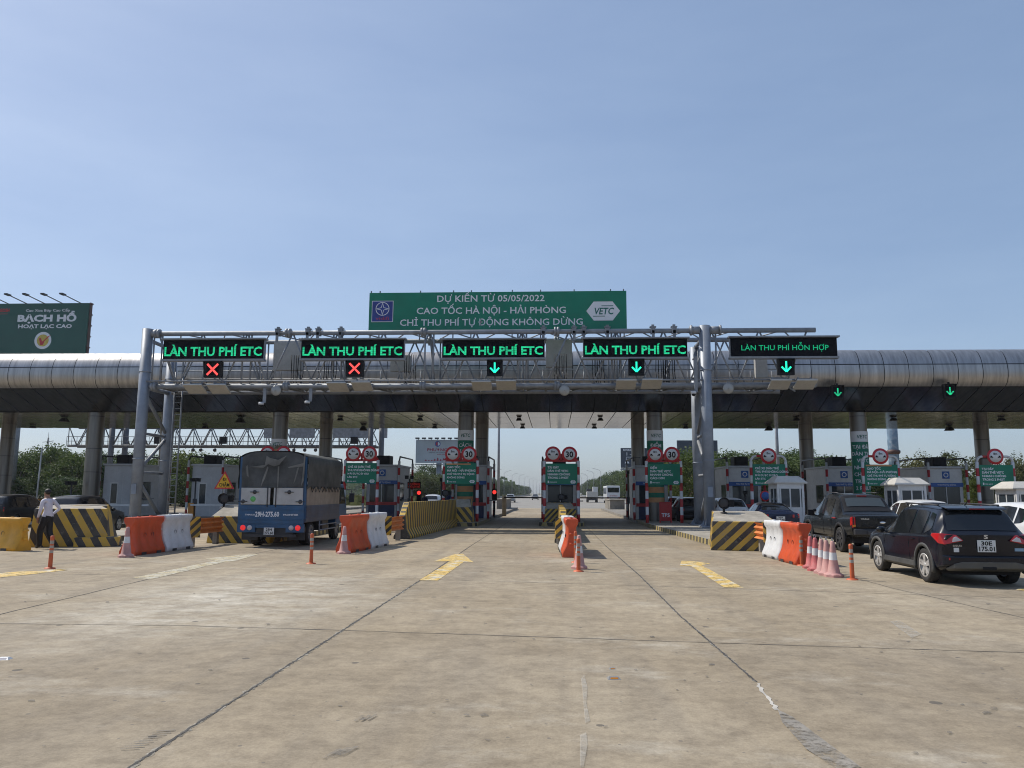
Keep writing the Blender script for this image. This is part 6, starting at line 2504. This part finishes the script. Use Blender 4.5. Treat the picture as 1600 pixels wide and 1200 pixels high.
# ------------------------------------------------------------ billboards, masts and lamps beyond the plaza
M_BBG = mat('billboard_green', (.012, .085, .065), .5, 0, .08, .4)
M_BBB = mat('billboard_frame_brown', (.10, .05, .04), .6)
Y = 92.0
a, b = P(139, 474, Y), P(133, 549, Y)
t = thing('billboard', 'large dark green billboard with white lettering rising behind the canopy', 'billboard', (a.x, Y, 0))
x1 = a.x
zt, zb = P(60, 474, Y).z, P(60, 549, Y).z - 2.2
w_ = 19.0
S1 = (P(139, 500, Y).x - P(39, 500, Y).x) / 100.0         # metres per pixel there


def bx(px):
    return (px - 139) * S1


def bz(py):
    return P(60, py, Y).z


mb = MB()
mb.span(-w_, 0, 0, .25, zb, zt)
mb.build('panel', M_BBG, t)
mb = MB()
for q in range(7):
    z = zb + (zt - zb) * q / 6
    mb.span(.05, .16, .1, .75, z - .08, z + .08)
mb.span(-.05, .07, .2, .32, zb, zt)
mb.span(.0, .07, .3, .7, zb, zt)
mb.build('side_frame', M_BBB, t)
mb = MB()
for s_, px, py, cap, wpx, bo in (('Cao Xoa Bóp Cao Cấp', 76, 487, 3.9, 69, .015), ('BẠCH HỔ', 75.5, 502, 9.6, 92, .05), ('HOẠT LẠC CAO', 73.5, 512.6, 5.6, 84, .035)):
    text(mb, s_, bx(px), bz(py), -.02, cap * S1, width=wpx * S1, bold=bo)
mb.build('lettering', M_LETW, t)
mb = MB()
mb.lathe([(0, -.01), (13 * S1, -.01), (13.2 * S1, .0)], (bx(72), 0, bz(532)), 'Y', 28, m=0)
mb.lathe([(0, -.02), (9.2 * S1, -.02), (9.2 * S1, -.01)], (bx(72), 0, bz(532)), 'Y', 28, m=1)
cx, cz = bx(72), bz(532)
q = S1
mb.add([(cx - 6 * q, -.03, cz + 3 * q), (cx - 3.4 * q, -.03, cz + 4 * q), (cx - .5 * q, -.03, cz - 1.8 * q), (cx + 8 * q, -.03, cz + 6.5 * q), (cx + 12 * q, -.03, cz + 8.2 * q), (cx + 3 * q, -.03, cz - 1 * q), (cx + 1 * q, -.03, cz - 7 * q), (cx - 3.5 * q, -.03, cz - 7 * q)], [tuple(range(8))], 2)
mb.build('seal', [M_LETW, mat('seal_yellow', (.55, .42, .08), .5), M_SIGNR], t, weld=False)
mb = MB()
text(mb, 'GOSH', bx(8), bz(487), -.02, 5 * S1, width=15 * S1, bold=.04, align='C')
mb.add([(bx(-2), -.02, bz(490.5)), (bx(13), -.02, bz(490.5)), (bx(13), -.02, bz(489.8)), (bx(-2), -.02, bz(489.8))], [(0, 1, 2, 3)])
mb.build('maker_lettering', M_SIGNR, t)
for px in (14, 43, 71, 99, 128):
    lp = link('lamp', None, t)
    mb = MB()
    mb.tube((bx(px), .2, zt - .1), (bx(px) - 17 * S1, -1.6, zt + 8.4 * S1), .06, n=6)
    mb.build('arm', M_DARK, lp)
    mb = MB()
    mb.hull([(bx(px) - (17 + dx) * S1, -1.6 + dy, zt + (8 + dz) * S1) for dx in (-2, 3) for dy in (-.5, .3) for dz in (-.6, 1.6)])
    mb.build('head', M_DARK, lp)
mb = MB()
mb.tube((-w_ / 2, 1.5, 0), (-w_ / 2, 1.5, zb), .9, n=20)
mb.build('pole', M_GALVD, t)


def far_board(name, label, px0, px1, py0, py1, Y, m, pole_px, frame_m=M_DARK):
    a, b = P(px0, py0, Y), P(px1, py1, Y)
    t = thing(name, label, 'billboard', (a.x, Y, 0))
    w_ = b.x - a.x
    zt, zb = a.z, b.z
    mb = MB()
    mb.span(0, w_, 0, .6, zb, zt)
    mb.build('panel', m, t)
    mb = MB()
    px = P(pole_px, py1, Y).x - a.x
    mb.tube((px, .5, 0), (px, .5, zb), .55, n=16)
    mb.span(-.1, w_ + .1, -.5, .9, zb - .35, zb - .2)
    mb.build('pole', M_GALV, t)
    return t, w_, zb, zt


M_PALEB = mat('pale_billboard', (.42, .45, .47), .6, 0, .06, .3)
t, w_, zb, zt = far_board('billboard', 'pale grey billboard with red lettering standing beyond the trees', 650, 739, 687, 723.5, 160, M_PALEB, 685.5)
k_ = w_ / 89.0
mb = MB()
text(mb, 'PHƯƠNG PHÁT', 44 * k_, zt - 17.5 * k_, -.03, 4.2 * k_, width=52 * k_, bold=.03)
text(mb, 'www.phuongphat.vn', 46 * k_, zt - 23.5 * k_, -.03, 1.8 * k_, width=26 * k_, bold=.02)
for q in range(11):
    x = (14 + q * 4.6) * k_
    h = (2.2, 1.2, 1.6, 3.4, 5.2, 2.8, 4.4, 3.2, 5.6, 2, 3.6)[q] * k_
    mb.add([(x, -.03, zb + 3 * k_), (x + 3.4 * k_, -.03, zb + 3 * k_), (x + 3.2 * k_, -.03, zb + 3 * k_ + h * .8), (x + 1.2 * k_, -.03, zb + 3 * k_ + h)], [(0, 1, 2, 3)])
mb.build('lettering', mat('faded_red_print', (.36, .06, .09), .6), t)
mb = MB()
text(mb, 'THIẾT KẾ THI CÔNG NỘI THẤT TRỌN GÓI', 44 * k_, zt - 20.8 * k_, -.03, 1.5 * k_, width=48 * k_, bold=.01)
mb.build('small_lettering', M_DARK, t)
mb = MB()
mb.lathe([(0, -.03), (4.4 * k_, -.03), (4.4 * k_, 0)], (34 * k_, 0, zt - 6.5 * k_), 'Y', 24, m=0)
mb.add([(34 * k_ - 3 * k_, -.05, zt - 8 * k_), (34 * k_ - .3 * k_, -.05, zt - 9.5 * k_), (34 * k_ - .3 * k_, -.05, zt - 3 * k_), (34 * k_ - 3 * k_, -.05, zt - 5 * k_)], [(0, 1, 2, 3)], 1)
mb.add([(34 * k_ + 3 * k_, -.05, zt - 8 * k_), (34 * k_ + .5 * k_, -.05, zt - 9.5 * k_), (34 * k_ + .5 * k_, -.05, zt - 3 * k_), (34 * k_ + 3 * k_, -.05, zt - 5 * k_)], [(0, 1, 2, 3)], 2)
mb.build('emblem', [M_BLUE, M_SIGNR, M_LETW], t, weld=False)
for q in range(9):
    mb = MB()
    x = (4 + q * 10) * k_
    mb.tube((x, .3, zt), (x, -1.2, zt + 1.4 * k_), .06, n=5)
    mb.box((x, -1.3, zt + 1.5 * k_), (.8, .5, .3))
    mb.build('lamp', M_DARK, t)
M_DKB = mat('slate_billboard', (.05, .062, .085), .6, 0, .06, .3)
t, w_, zb, zt = far_board('billboard', 'dark slate billboard with pale line drawing behind the rear columns, beside the coach', 970, 1019, 700, 731, 130, M_DKB, 997)
k_ = w_ / 49.0
mb = MB()
text(mb, 'RIVERSIDE', 12.5 * k_, zt - 4.6 * k_, -.03, 3 * k_, width=18 * k_, bold=.03)
for x0, x1, z0, z1 in ((8, 20, 14, 14.8), (8, 8.8, 14, 22), (9, 10, 7, 12), (14, 22, 10, 10.7)):
    mb.add([(x0 * k_, -.03, zt - z0 * k_), (x1 * k_, -.03, zt - z0 * k_), (x1 * k_, -.03, zt - z1 * k_), (x0 * k_, -.03, zt - z1 * k_)], [(0, 1, 2, 3)])
mb.add([((9.5 + 3.6 * math.cos(q * math.pi / 10)) * k_, -.03, zt + (-24.5 + 3.6 * math.sin(q * math.pi / 10)) * k_) for q in range(11)], [tuple(range(11))])
mb.build('lettering', M_LETW, t)
mb = MB()
mb.span(0, w_ * .14, -.1, .5, zb - 3.4 * k_, zb - 1 * k_)
mb.build('name_plate', M_DKB, t)
far_board('billboard', 'blank dark slate billboard behind the twin gantry posts', 1058, 1122, 688, 722, 150, M_DKB, 1092)

# thin light masts and the painted mast
for px, Y, r, lab in ((779, 84, .16, 'slim tall light mast between the rear columns left of the central booth' if False else 'slim tall light mast by the red lane light near the central booth'), (1216, 78, .20, 'grey tall mast behind the arched sign frame of the kiosk island')):
    p = P(px, 740, Y)
    t = thing('light_mast', lab, 'mast', (p.x, Y, 0))
    mb = MB()
    mb.tube((0, 0, 0), (0, 0, 13), r, r * .6, n=12)
    mb.build('shaft', M_GALV, t)
    mb = MB()
    mb.lathe([(.35, 0), (.35, .05), (.2, .4)], n=12)
    mb.build('base', M_CONC, t)
    for q in (-1, 1):
        mb = MB()
        mb.tube((0, 0, 12.8), (q * 1.6, 0, 13.2), .05, n=6)
        mb.hull([(q * 1.5, dy, 13.1) for dy in (-.15, .15)] + [(q * 2.2, dy, 13.2) for dy in (-.15, .15)] + [(q * 1.8, 0, 13.4)])
        mb.build('lamp_head', M_GALVD, t)
k = NT('peeling_blue_paint')
pos = k.n('NewGeometry').outputs['Position']
k.l(k.ramp(k.noise(pos, .9, 7, .7), [(.42, (.11, .17, .24)), (.52, (.16, .25, .34)), (.62, (.34, .40, .45))]), k.b.inputs['Base Color'])
k.b.inputs['Roughness'].default_value = .6
Y = 80
p = P(1398, 740, Y)
t = thing('billboard_column', 'thick peeling pale blue steel column with a collar', 'column', (p.x, Y, 0))
mb = MB()
mb.tube((0, 0, 0), (0, 0, 13.5), .50, n=24)
mb.build('shaft', k.m, t)
mb = MB()
zc = P(1398, 706, Y).z
mb.lathe([(.5, zc - .25), (.64, zc - .12), (.66, zc + .1), (.5, zc + .2)], n=24)
mb.build('collar', M_BBB, t)
mb = MB()
mb.span(-1.0, 1.0, -.2, .2, 13.5, 13.9)
mb.build('head_beam', M_GALVD, t)

# leaning utility mast at the truck end, raised boom arm
p0 = P(61, 772, 47)
p1 = P(69, 700, 47)
t = thing('boom_barrier', 'raised boom arm pointing up in front of the plain booth at the truck side end', 'boom barrier', (p0.x, 47, 0), 0, 'boom barriers across the lanes')
mb = MB()
mb.span(-.18, .18, -.18, .18, .2, 1.3)
mb.build('cabinet', M_ORC, t, .02)
mb = MB()
mb.tube((0, -.2, 1.2), (p1.x - p0.x, -.2, p1.z), .05, .045, n=8)
mb.build('arm', M_WHITE, t)
Y = 120
p0, p1 = P(69, 760, Y), P(71, 684, Y)
t = thing('radio_mast', 'slender lattice radio mast above the trees at the truck side end', 'mast', (p0.x, Y, 0))
mb = MB()
H = p1.z
for q in range(3):
    A = q * 2 * math.pi / 3
    mb.tube((.6 * math.cos(A), .6 * math.sin(A), 0), (.08 * math.cos(A), .08 * math.sin(A), H), .05, n=6)
z = 0
while z < H - 1:
    f0, f1 = .6 - .52 * z / H, .6 - .52 * (z + .9) / H
    for q in range(3):
        A, B = q * 2 * math.pi / 3, (q + 1) * 2 * math.pi / 3
        mb.tube((f0 * math.cos(A), f0 * math.sin(A), z), (f1 * math.cos(B), f1 * math.sin(B), z + .9), .03, n=5)
    z += .9
mb.build('lattice', M_GALV, t)
mb = MB()
mb.tube((-.9, 0, H - .7), (.9, 0, H - .5), .05, n=6)
mb.tube((0, 0, H - .2), (0, 0, H + .9), .03, n=6)
mb.build('antenna', M_GALVD, t)

M_REARG = mat('shade_dark_gantry_steel', (.11, .115, .125), .6, .1, .1, 2)  # gantry steel with its backlit shade put into the base colour
# second gantry behind the canopy on the truck side
Y = 84
a, b = P(106, 697, Y), P(588, 697, Y)
t = thing('rear_gantry', 'second lattice gantry seen beneath the canopy beyond the booths', 'gantry', (a.x, Y, 0))
W = b.x - a.x
zb, zt = P(350, 697, Y).z, P(350, 667, Y).z
for yy in (0, 1.8):
    mb = MB()
    mb.tube((0, yy, zb), (W, yy, zb), .14, n=10)
    mb.build('bottom_chord', M_REARG, t)
    mb = MB()
    mb.tube((0, yy, zt), (W, yy, zt), .12, n=10)
    mb.build('top_chord', M_REARG, t)
mb = MB()
n = 34
for i in range(n):
    x0, x1 = W * i / n, W * (i + 1) / n
    for yy in (0, 1.8):
        mb.tube((x0, yy, zb if (i + (yy > 1)) % 2 else zt), (x1, yy, zt if (i + (yy > 1)) % 2 else zb), .055, n=6)
    if i % 2 == 0:
        mb.tube((x0, 0, zb), (x0, 0, zt), .05, n=6)
mb.build('bracing', M_REARG, t)
mb = MB()
for z in (zb + .5, zb + 1.0):
    mb.tube((0, -.3, z), (W, -.3, z), .03, n=5)
for i in range(60):
    mb.tube((W * i / 59, -.3, zb), (W * i / 59, -.3, zb + 1.0), .025, n=5)
mb.build('walkway_rail', M_REARG, t)
for px in (172, 186, 578, 592):
    x = P(px, 720, Y).x - a.x
    mb = MB()
    mb.tube((x, 1.0 if px in (186, 592) else 0, 0), (x, 1.0 if px in (186, 592) else 0, zt + 1.2), .3, n=14)
    mb.build('post', M_REARG, t)
for px, py in ((348, 688), (553, 688), (246, 688)):
    q = P(px, py, Y - .5)
    mb = MB()
    mb.box((q.x - a.x, -.4, q.z), (.75, .3, .75))
    mb.build('signal_box', M_BLACK, t)
for px0, px1 in ((412, 428), (452, 490), (520, 575), (600, 604)):
    q0, q1 = P(px0, 672, Y - .5), P(px1, 684, Y - .5)
    mb = MB()
    mb.span(q0.x - a.x, q1.x - a.x, -.4, -.1, q1.z, q0.z + 1.0)
    mb.build('sign_back', M_GALVD, t)
for px in (300, 312, 334, 458, 475, 492, 505):
    q = P(px, 703, Y - .5)
    mb = MB()
    mb.tube((q.x - a.x, -.2, zb), (q.x - a.x, -.2, q.z), .04, n=6)
    mb.ball((q.x - a.x, -.25, q.z), .2, 0, 10, 6)
    mb.build('camera', M_DARK, t)

# highway street lamps
lamp = thing('street_lamp', 'tall grey street lamp along the highway on the truck side', 'street lamp', (0, 0, 0), 0, 'highway lamps, truck side')
mb = MB()
mb.tube((0, 0, 0), (0, 0, 10), .13, .08, n=8)
mb.build('pole', M_GALV, lamp)
mb = MB()
mb.path([(0, 0, 9.9), (.9, 0, 10.6), (2.4, 0, 11.0)], .055, 6)
mb.build('arm', M_GALV, lamp)
mb = MB()
mb.hull([(2.2, dy, 10.95) for dy in (-.14, .14)] + [(3.1, dy, 11.12) for dy in (-.12, .12)] + [(2.6, 0, 11.2)])
mb.build('lamp_head', M_GALVD, lamp)
first = True
for px, yt in ((772, 734), (787.5, 735.5), (800, 739.5), (811, 741), (819, 744), (827, 746.5), (833, 748.5), (838, 750.5), (843, 753), (848, 755.5)):
    Y = 9.2 * 1220 / (770 - yt)
    x = P(px, 760, Y).x
    if first:
        lamp.location = (x, Y, 0)
        first = False
    else:
        dup(lamp, (x, Y, 0))
for px, yt in ((939, 732), (928, 735), (917.5, 739.5), (909, 743), (903, 747), (899, 751)):
    Y = 9.2 * 1220 / (770 - yt)
    x = P(px, 760, Y).x
    dup(lamp, (x, Y, 0), math.pi, 'tall grey street lamp along the highway on the coach side', 'highway lamps, coach side')
# guard rails and a low crash wall along the road
for x0, lab in ((-15.5, 'steel guard rail along the truck side of the far highway'), (16.5, 'steel guard rail along the coach side of the far highway')):
    t = thing('highway_guard_rail', lab, 'guard rail', (x0, 100, 0))
    mb = MB()
    for q in range(3):
        mb.tube((0, 0, .5 + q * .13), (0, 420, .5 + q * .13), .06, n=6)
    mb.build('beam', M_GALV, t)
    mb = MB()
    for q in range(100):
        mb.box((.12, q * 4.2, .35), (.1, .1, .7))
    mb.build('post', M_GALVD, t)
    t.children[-1]['kind'] = 'stuff'
t = thing('median_barrier', 'pale concrete median barrier running down the far highway', 'concrete barrier', (.6, 125, 0))
mb = MB()
mb.prism([(-.3, 0), (.3, 0), (.14, .4), (.09, .85), (-.09, .85), (-.14, .4)], 'Y', 0, 500)
mb.build('body', M_CONC, t)

# ------------------------------------------------------------ trees


def foliage(name, dk, lt):
    k = NT(name)
    g = k.n('NewGeometry')
    oi = k.n('ObjectInfo')
    pos = g.outputs['Position']
    c = k.ramp(k.noise(pos, .55, 4, .7), [(.3, dk), (.7, lt)])
    rp = k.ramp(g.outputs['Random Per Island'], [(0, (.7, .75, .65)), (1, (1.3, 1.2, 1.2))])
    c = k.mix(1.0, c, rp, 'MULTIPLY')
    ro = k.ramp(oi.outputs['Random'], [(0, (.8, .85, .8)), (.5, (1, 1, 1)), (1, (1.25, 1.12, .9))])
    c = k.mix(1.0, c, ro, 'MULTIPLY')
    k.l(c, k.b.inputs['Base Color'])
    k.b.inputs['Roughness'].default_value = .6
    k.b.inputs['Specular IOR Level'].default_value = .25
    k.b.inputs['Subsurface Weight'].default_value = 0
    tr = k.n('BsdfTranslucent')
    k.l(c, tr.inputs[0])
    mx = k.n('MixShader')
    mx.inputs[0].default_value = .3
    k.l(k.b.outputs[0], mx.inputs[1])
    k.l(tr.outputs[0], mx.inputs[2])
    k.l(mx.outputs[0], k.t.nodes['Material Output'].inputs[0])
    return k.m


M_LEAF = foliage('leaf_green', (.036, .068, .018), (.125, .175, .048))
M_LEAF2 = foliage('leaf_olive', (.060, .075, .034), (.135, .150, .066))
M_LEAF3 = foliage('leaf_deep', (.028, .058, .020), (.095, .145, .044))


def crown_mesh(seed, rx, rz, zc, nclump, per, leaf, m):
    rnd = random.Random(seed)
    vs, fs = [], []
    for c in range(nclump):
        while True:
            d = Vector((rnd.uniform(-1, 1), rnd.uniform(-1, 1), rnd.uniform(-.9, 1)))
            if .12 < d.length < 1:
                break
        d = d.normalized() * (rnd.uniform(.35, 1.0) ** .6)
        cc = Vector((d.x * rx * rnd.uniform(.85, 1.1), d.y * rx, zc + d.z * rz * rnd.uniform(.8, 1.12)))
        cr = rx * rnd.uniform(.13, .27)
        for i in range(per):
            o = Vector((rnd.gauss(0, 1), rnd.gauss(0, 1), rnd.gauss(0, .75)))
            if o.length > 1.7:
                o *= 1.7 / o.length
            o *= cr * .6
            p = cc + o
            s = leaf * rnd.uniform(.6, 1.35)
            n = Vector((rnd.gauss(0, 1), rnd.gauss(0, 1), rnd.gauss(.5, .8))).normalized()
            u = n.orthogonal().normalized()
            u = (Matrix.Rotation(rnd.uniform(0, 6.28), 3, n) @ u)
            v = n.cross(u)
            k = len(vs)
            vs += [p - u * s, p - v * s * .55 + n * s * .12, p + u * s, p + v * s * .55 + n * s * .12]
            fs.append((k, k + 1, k + 2, k + 3))
    me = bpy.data.meshes.new('crown')
    me.from_pydata([tuple(v) for v in vs], [], fs)
    me.materials.append(m)
    return me


def trunk_mesh(seed, h, r, rx, rz, zc):
    rnd = random.Random(seed)
    mb = MB()
    p = Vector((0, 0, 0))
    pts = [p]
    for i in range(4):
        p = p + Vector((rnd.uniform(-.18, .18), rnd.uniform(-.18, .18), h / 4))
        pts.append(p)
    for i in range(4):
        mb.tube(pts[i], pts[i + 1], r * (1 - .13 * i), r * (1 - .13 * (i + 1)), n=8)
    for i in range(7):
        b = pts[rnd.choice((2, 3, 4))]
        A = rnd.uniform(0, 6.28)
        e = Vector((math.cos(A) * rx * .7, math.sin(A) * rx * .7, zc + rnd.uniform(-.3, .7) * rz))
        mid = b.lerp(e, .5) + Vector((0, 0, -.3))
        mb.tube(b, mid, r * .45, r * .3, n=6)
        mb.tube(mid, e, r * .3, r * .08, n=6)
    return mb.mesh('trunk', M_TRUNK)


def tree_proto(seed, H, rx, m, nclump, per, leaf, base=.28):
    zc = H * (base + 1) / 2
    rz = H * (1 - base) / 2
    return crown_mesh(seed, rx, rz, zc, nclump, per, leaf, m), trunk_mesh(seed, H * .5, .028 * H, rx, rz, zc)


PROT = [tree_proto(1, 8, 3.6, M_LEAF, 130, 62, .15, .08), tree_proto(2, 8, 3.2, M_LEAF2, 110, 60, .15, .14), tree_proto(3, 8, 3.9, M_LEAF3, 140, 62, .15, .06), tree_proto(4, 8, 2.8, M_LEAF, 90, 60, .15, .18),
        tree_proto(5, 8, 2.9, M_LEAF2, 46, 60, .14, .36)]


def tree(px, pytop, Y, label, group, proto, fat=1.0, rz=0.0):
    p = P(px, pytop, Y)
    s = p.z / 8.0
    t = thing('tree', label, 'tree', (p.x, Y, 0), rz, group)
    t.scale = (s * fat, s * fat, s)
    link('crown', PROT[proto][0], t)
    link('trunk', PROT[proto][1], t)


rt = random.Random(21)
# behind the booths, truck side end
for px, py, Y in ((-30, 700, 100), (8, 716, 105), (30, 704, 98), (52, 708, 108), (78, 698, 104), (97, 700, 112), (118, 708, 100), (140, 712, 108), (165, 706, 104), (196, 712, 110), (222, 708, 102), (246, 716, 112), (270, 704, 100), (288, 708, 96),
                  (305, 709, 108), (325, 722, 118), (345, 712, 104), (368, 713, 100), (386, 722, 110), (408, 730, 120)):
    tree(px, py, Y, 'leafy tree in the dense row behind the booths on the truck side', 'trees behind the truck side booths', rt.choice((0, 2, 2, 3, 0)), rt.uniform(1.05, 1.35), rt.uniform(0, 6))
for px, py, Y in ((350, 748, 96), (20, 745, 95), (110, 745, 94), (210, 745, 95), (290, 742, 90)):
    tree(px, py, Y, 'low bushy tree at the foot of the tree row on the truck side', 'low trees behind the truck side booths', 2, 1.9, rt.uniform(0, 6))
# beyond the first island, below the pale billboard
for px, py, Y in ((598, 750, 135), (612, 752, 142), (640, 746, 130), (652, 741, 140), (664, 739, 128), (678, 743, 134), (694, 741, 140), (708, 743, 130), (722, 745, 138), (738, 748, 146), (752, 750, 150)):
    tree(px, py, Y, 'rounded tree below the pale grey billboard', 'trees below the pale billboard', rt.choice((0, 1, 3)), rt.uniform(1.1, 1.4), rt.uniform(0, 6))
# down the highway
for i in range(40):
    Y = 165 + 11.5 * i + .06 * i * i
    for X, lab, gr in ((-24 - rt.uniform(0, 7), 'distant tree lining the highway on the truck side', 'distant trees on the truck side of the highway'),
                       (24 + rt.uniform(0, 6), 'bushy tree in the row lining the highway on the coach side', 'trees lining the coach side of the highway')):
        t = thing('tree', lab, 'tree', (X, Y + rt.uniform(-4, 4), 0), rt.uniform(0, 6), gr)
        h_ = rt.uniform(.80, 1.12) * (1.28 if X > 0 else .92)
        q_ = rt.uniform(1.0, 1.35)
        t.scale = (h_ * q_, h_ * q_, h_)
        k_ = rt.choice((0, 2, 3, 2))
        link('crown', PROT[k_][0], t)
        link('trunk', PROT[k_][1], t)
# car queue side
for px, py, Y in ((1046, 713, 95), (1062, 706, 100), (1078, 704, 92), (1096, 712, 104), (1118, 716, 96), (1136, 708, 110), (1152, 706, 104), (1168, 711, 98), (1186, 709, 108), (1204, 712, 100), (1222, 708, 104), (1236, 703, 112), (1252, 712, 100), (1268, 716, 108), (1286, 714, 100),
                  (1300, 716, 110), (1318, 720, 102), (1334, 722, 110)):
    tree(px, py, Y, 'leafy tree in the row behind the booths on the car queue side', 'trees behind the car queue side booths', rt.choice((0, 2, 3, 0)), rt.uniform(1.05, 1.3), rt.uniform(0, 6))
for px, py, Y, pr, f_, lab in ((1432, 709, 84, 1, .95, 'olive crowned tree beside the peeling blue column'), (1480, 705, 82, 4, .8, 'thin crowned tree with gaps standing between two bushier trees'), (1510, 710, 86, 1, 1.0, 'olive tree just past the thin crowned tree'),
                               (1575, 712, 84, 1, 1.1, 'olive tree behind the last column of the canopy'), (1610, 716, 90, 1, 1.1, 'olive tree at the picture edge on the car queue side'), (1518, 745, 66, 0, .9, 'small bright green tree between two booths on the car queue side'),
                               (1350, 735, 90, 0, 1.4, 'low tree behind the tall green column banner'), (1392, 745, 92, 0, 1.6, 'low bush tree below the peeling blue column')):
    tree(px, py, Y, lab, 'single trees on the car queue side', pr, f_, rt.uniform(0, 6))
# grassy verge and a far belt of woodland
mb = MB()
rnd = random.Random(99)
vs = []
for i in range(9000):
    sd_ = rnd.choice((-1, 1))
    Y = rnd.uniform(118, 560) if rnd.random() < .5 else rnd.uniform(110, 170)
    x = sd_ * (22 + abs(rnd.gauss(0, 26)))
    h = rnd.uniform(.4, 1.3)
    A = rnd.uniform(0, 3.14)
    dx, dy = math.cos(A) * h * .6, math.sin(A) * h * .6
    mb.add([(x - dx, Y - dy, -.05), (x + dx, Y + dy, -.05), (x + dx * 1.2, Y + dy * .9, h), (x - dx * .8, Y - dy * 1.1, h * .8)], [(0, 1, 2, 3)])
o = mb.build('undergrowth', M_LEAF2, None, weld=False)
tag(o, 'low scrub and weeds along the highway verges', None, None, 'stuff')
mb = MB()
for i in range(16000):
    A = rnd.uniform(-1.2, 1.2)
    D = rnd.uniform(520, 640)
    x, Y = math.sin(A) * D, math.cos(A) * D
    if abs(x) < 24:
        continue
    z = rnd.uniform(0, 9 + 2.5 * math.sin(A * 60) + 1.5 * math.sin(A * 173))
    s = rnd.uniform(1.0, 2.4)
    q = rnd.uniform(0, 3.14)
    dx, dy = math.cos(q) * s, math.sin(q) * s
    mb.add([(x - dx, Y - dy, z - s * .5), (x + dx, Y + dy, z - s * .4), (x + dx * .8, Y + dy * .6, z + s * .6), (x - dx * .9, Y - dy, z + s * .5)], [(0, 1, 2, 3)])
o = mb.build('far_woodland', M_LEAF3, None, weld=False)
tag(o, 'distant belt of woodland round the plain', None, None, 'stuff')


# ------------------------------------------------------------ the day's haze
mb = MB()
mb.span(-900, 900, -420, 1900, -1.06, 24)
hz = mb.build('haze', None)
hz.data.materials.clear()
hm = bpy.data.materials.new('haze_air')
hm.use_nodes = True
ht = hm.node_tree
for q in list(ht.nodes):
    if q.type != 'OUTPUT_MATERIAL':
        ht.nodes.remove(q)
pv = ht.nodes.new('ShaderNodeVolumePrincipled')
pv.inputs['Color'].default_value = (.86, .90, .97, 1)
pv.inputs['Density'].default_value = .00018
pv.inputs['Anisotropy'].default_value = .3
ht.links.new(pv.outputs[0], ht.nodes['Material Output'].inputs['Volume'])
hz.data.materials.append(hm)
hz['kind'] = 'stuff'
hz['label'] = 'thin pale haze over the plaza and the far highway'
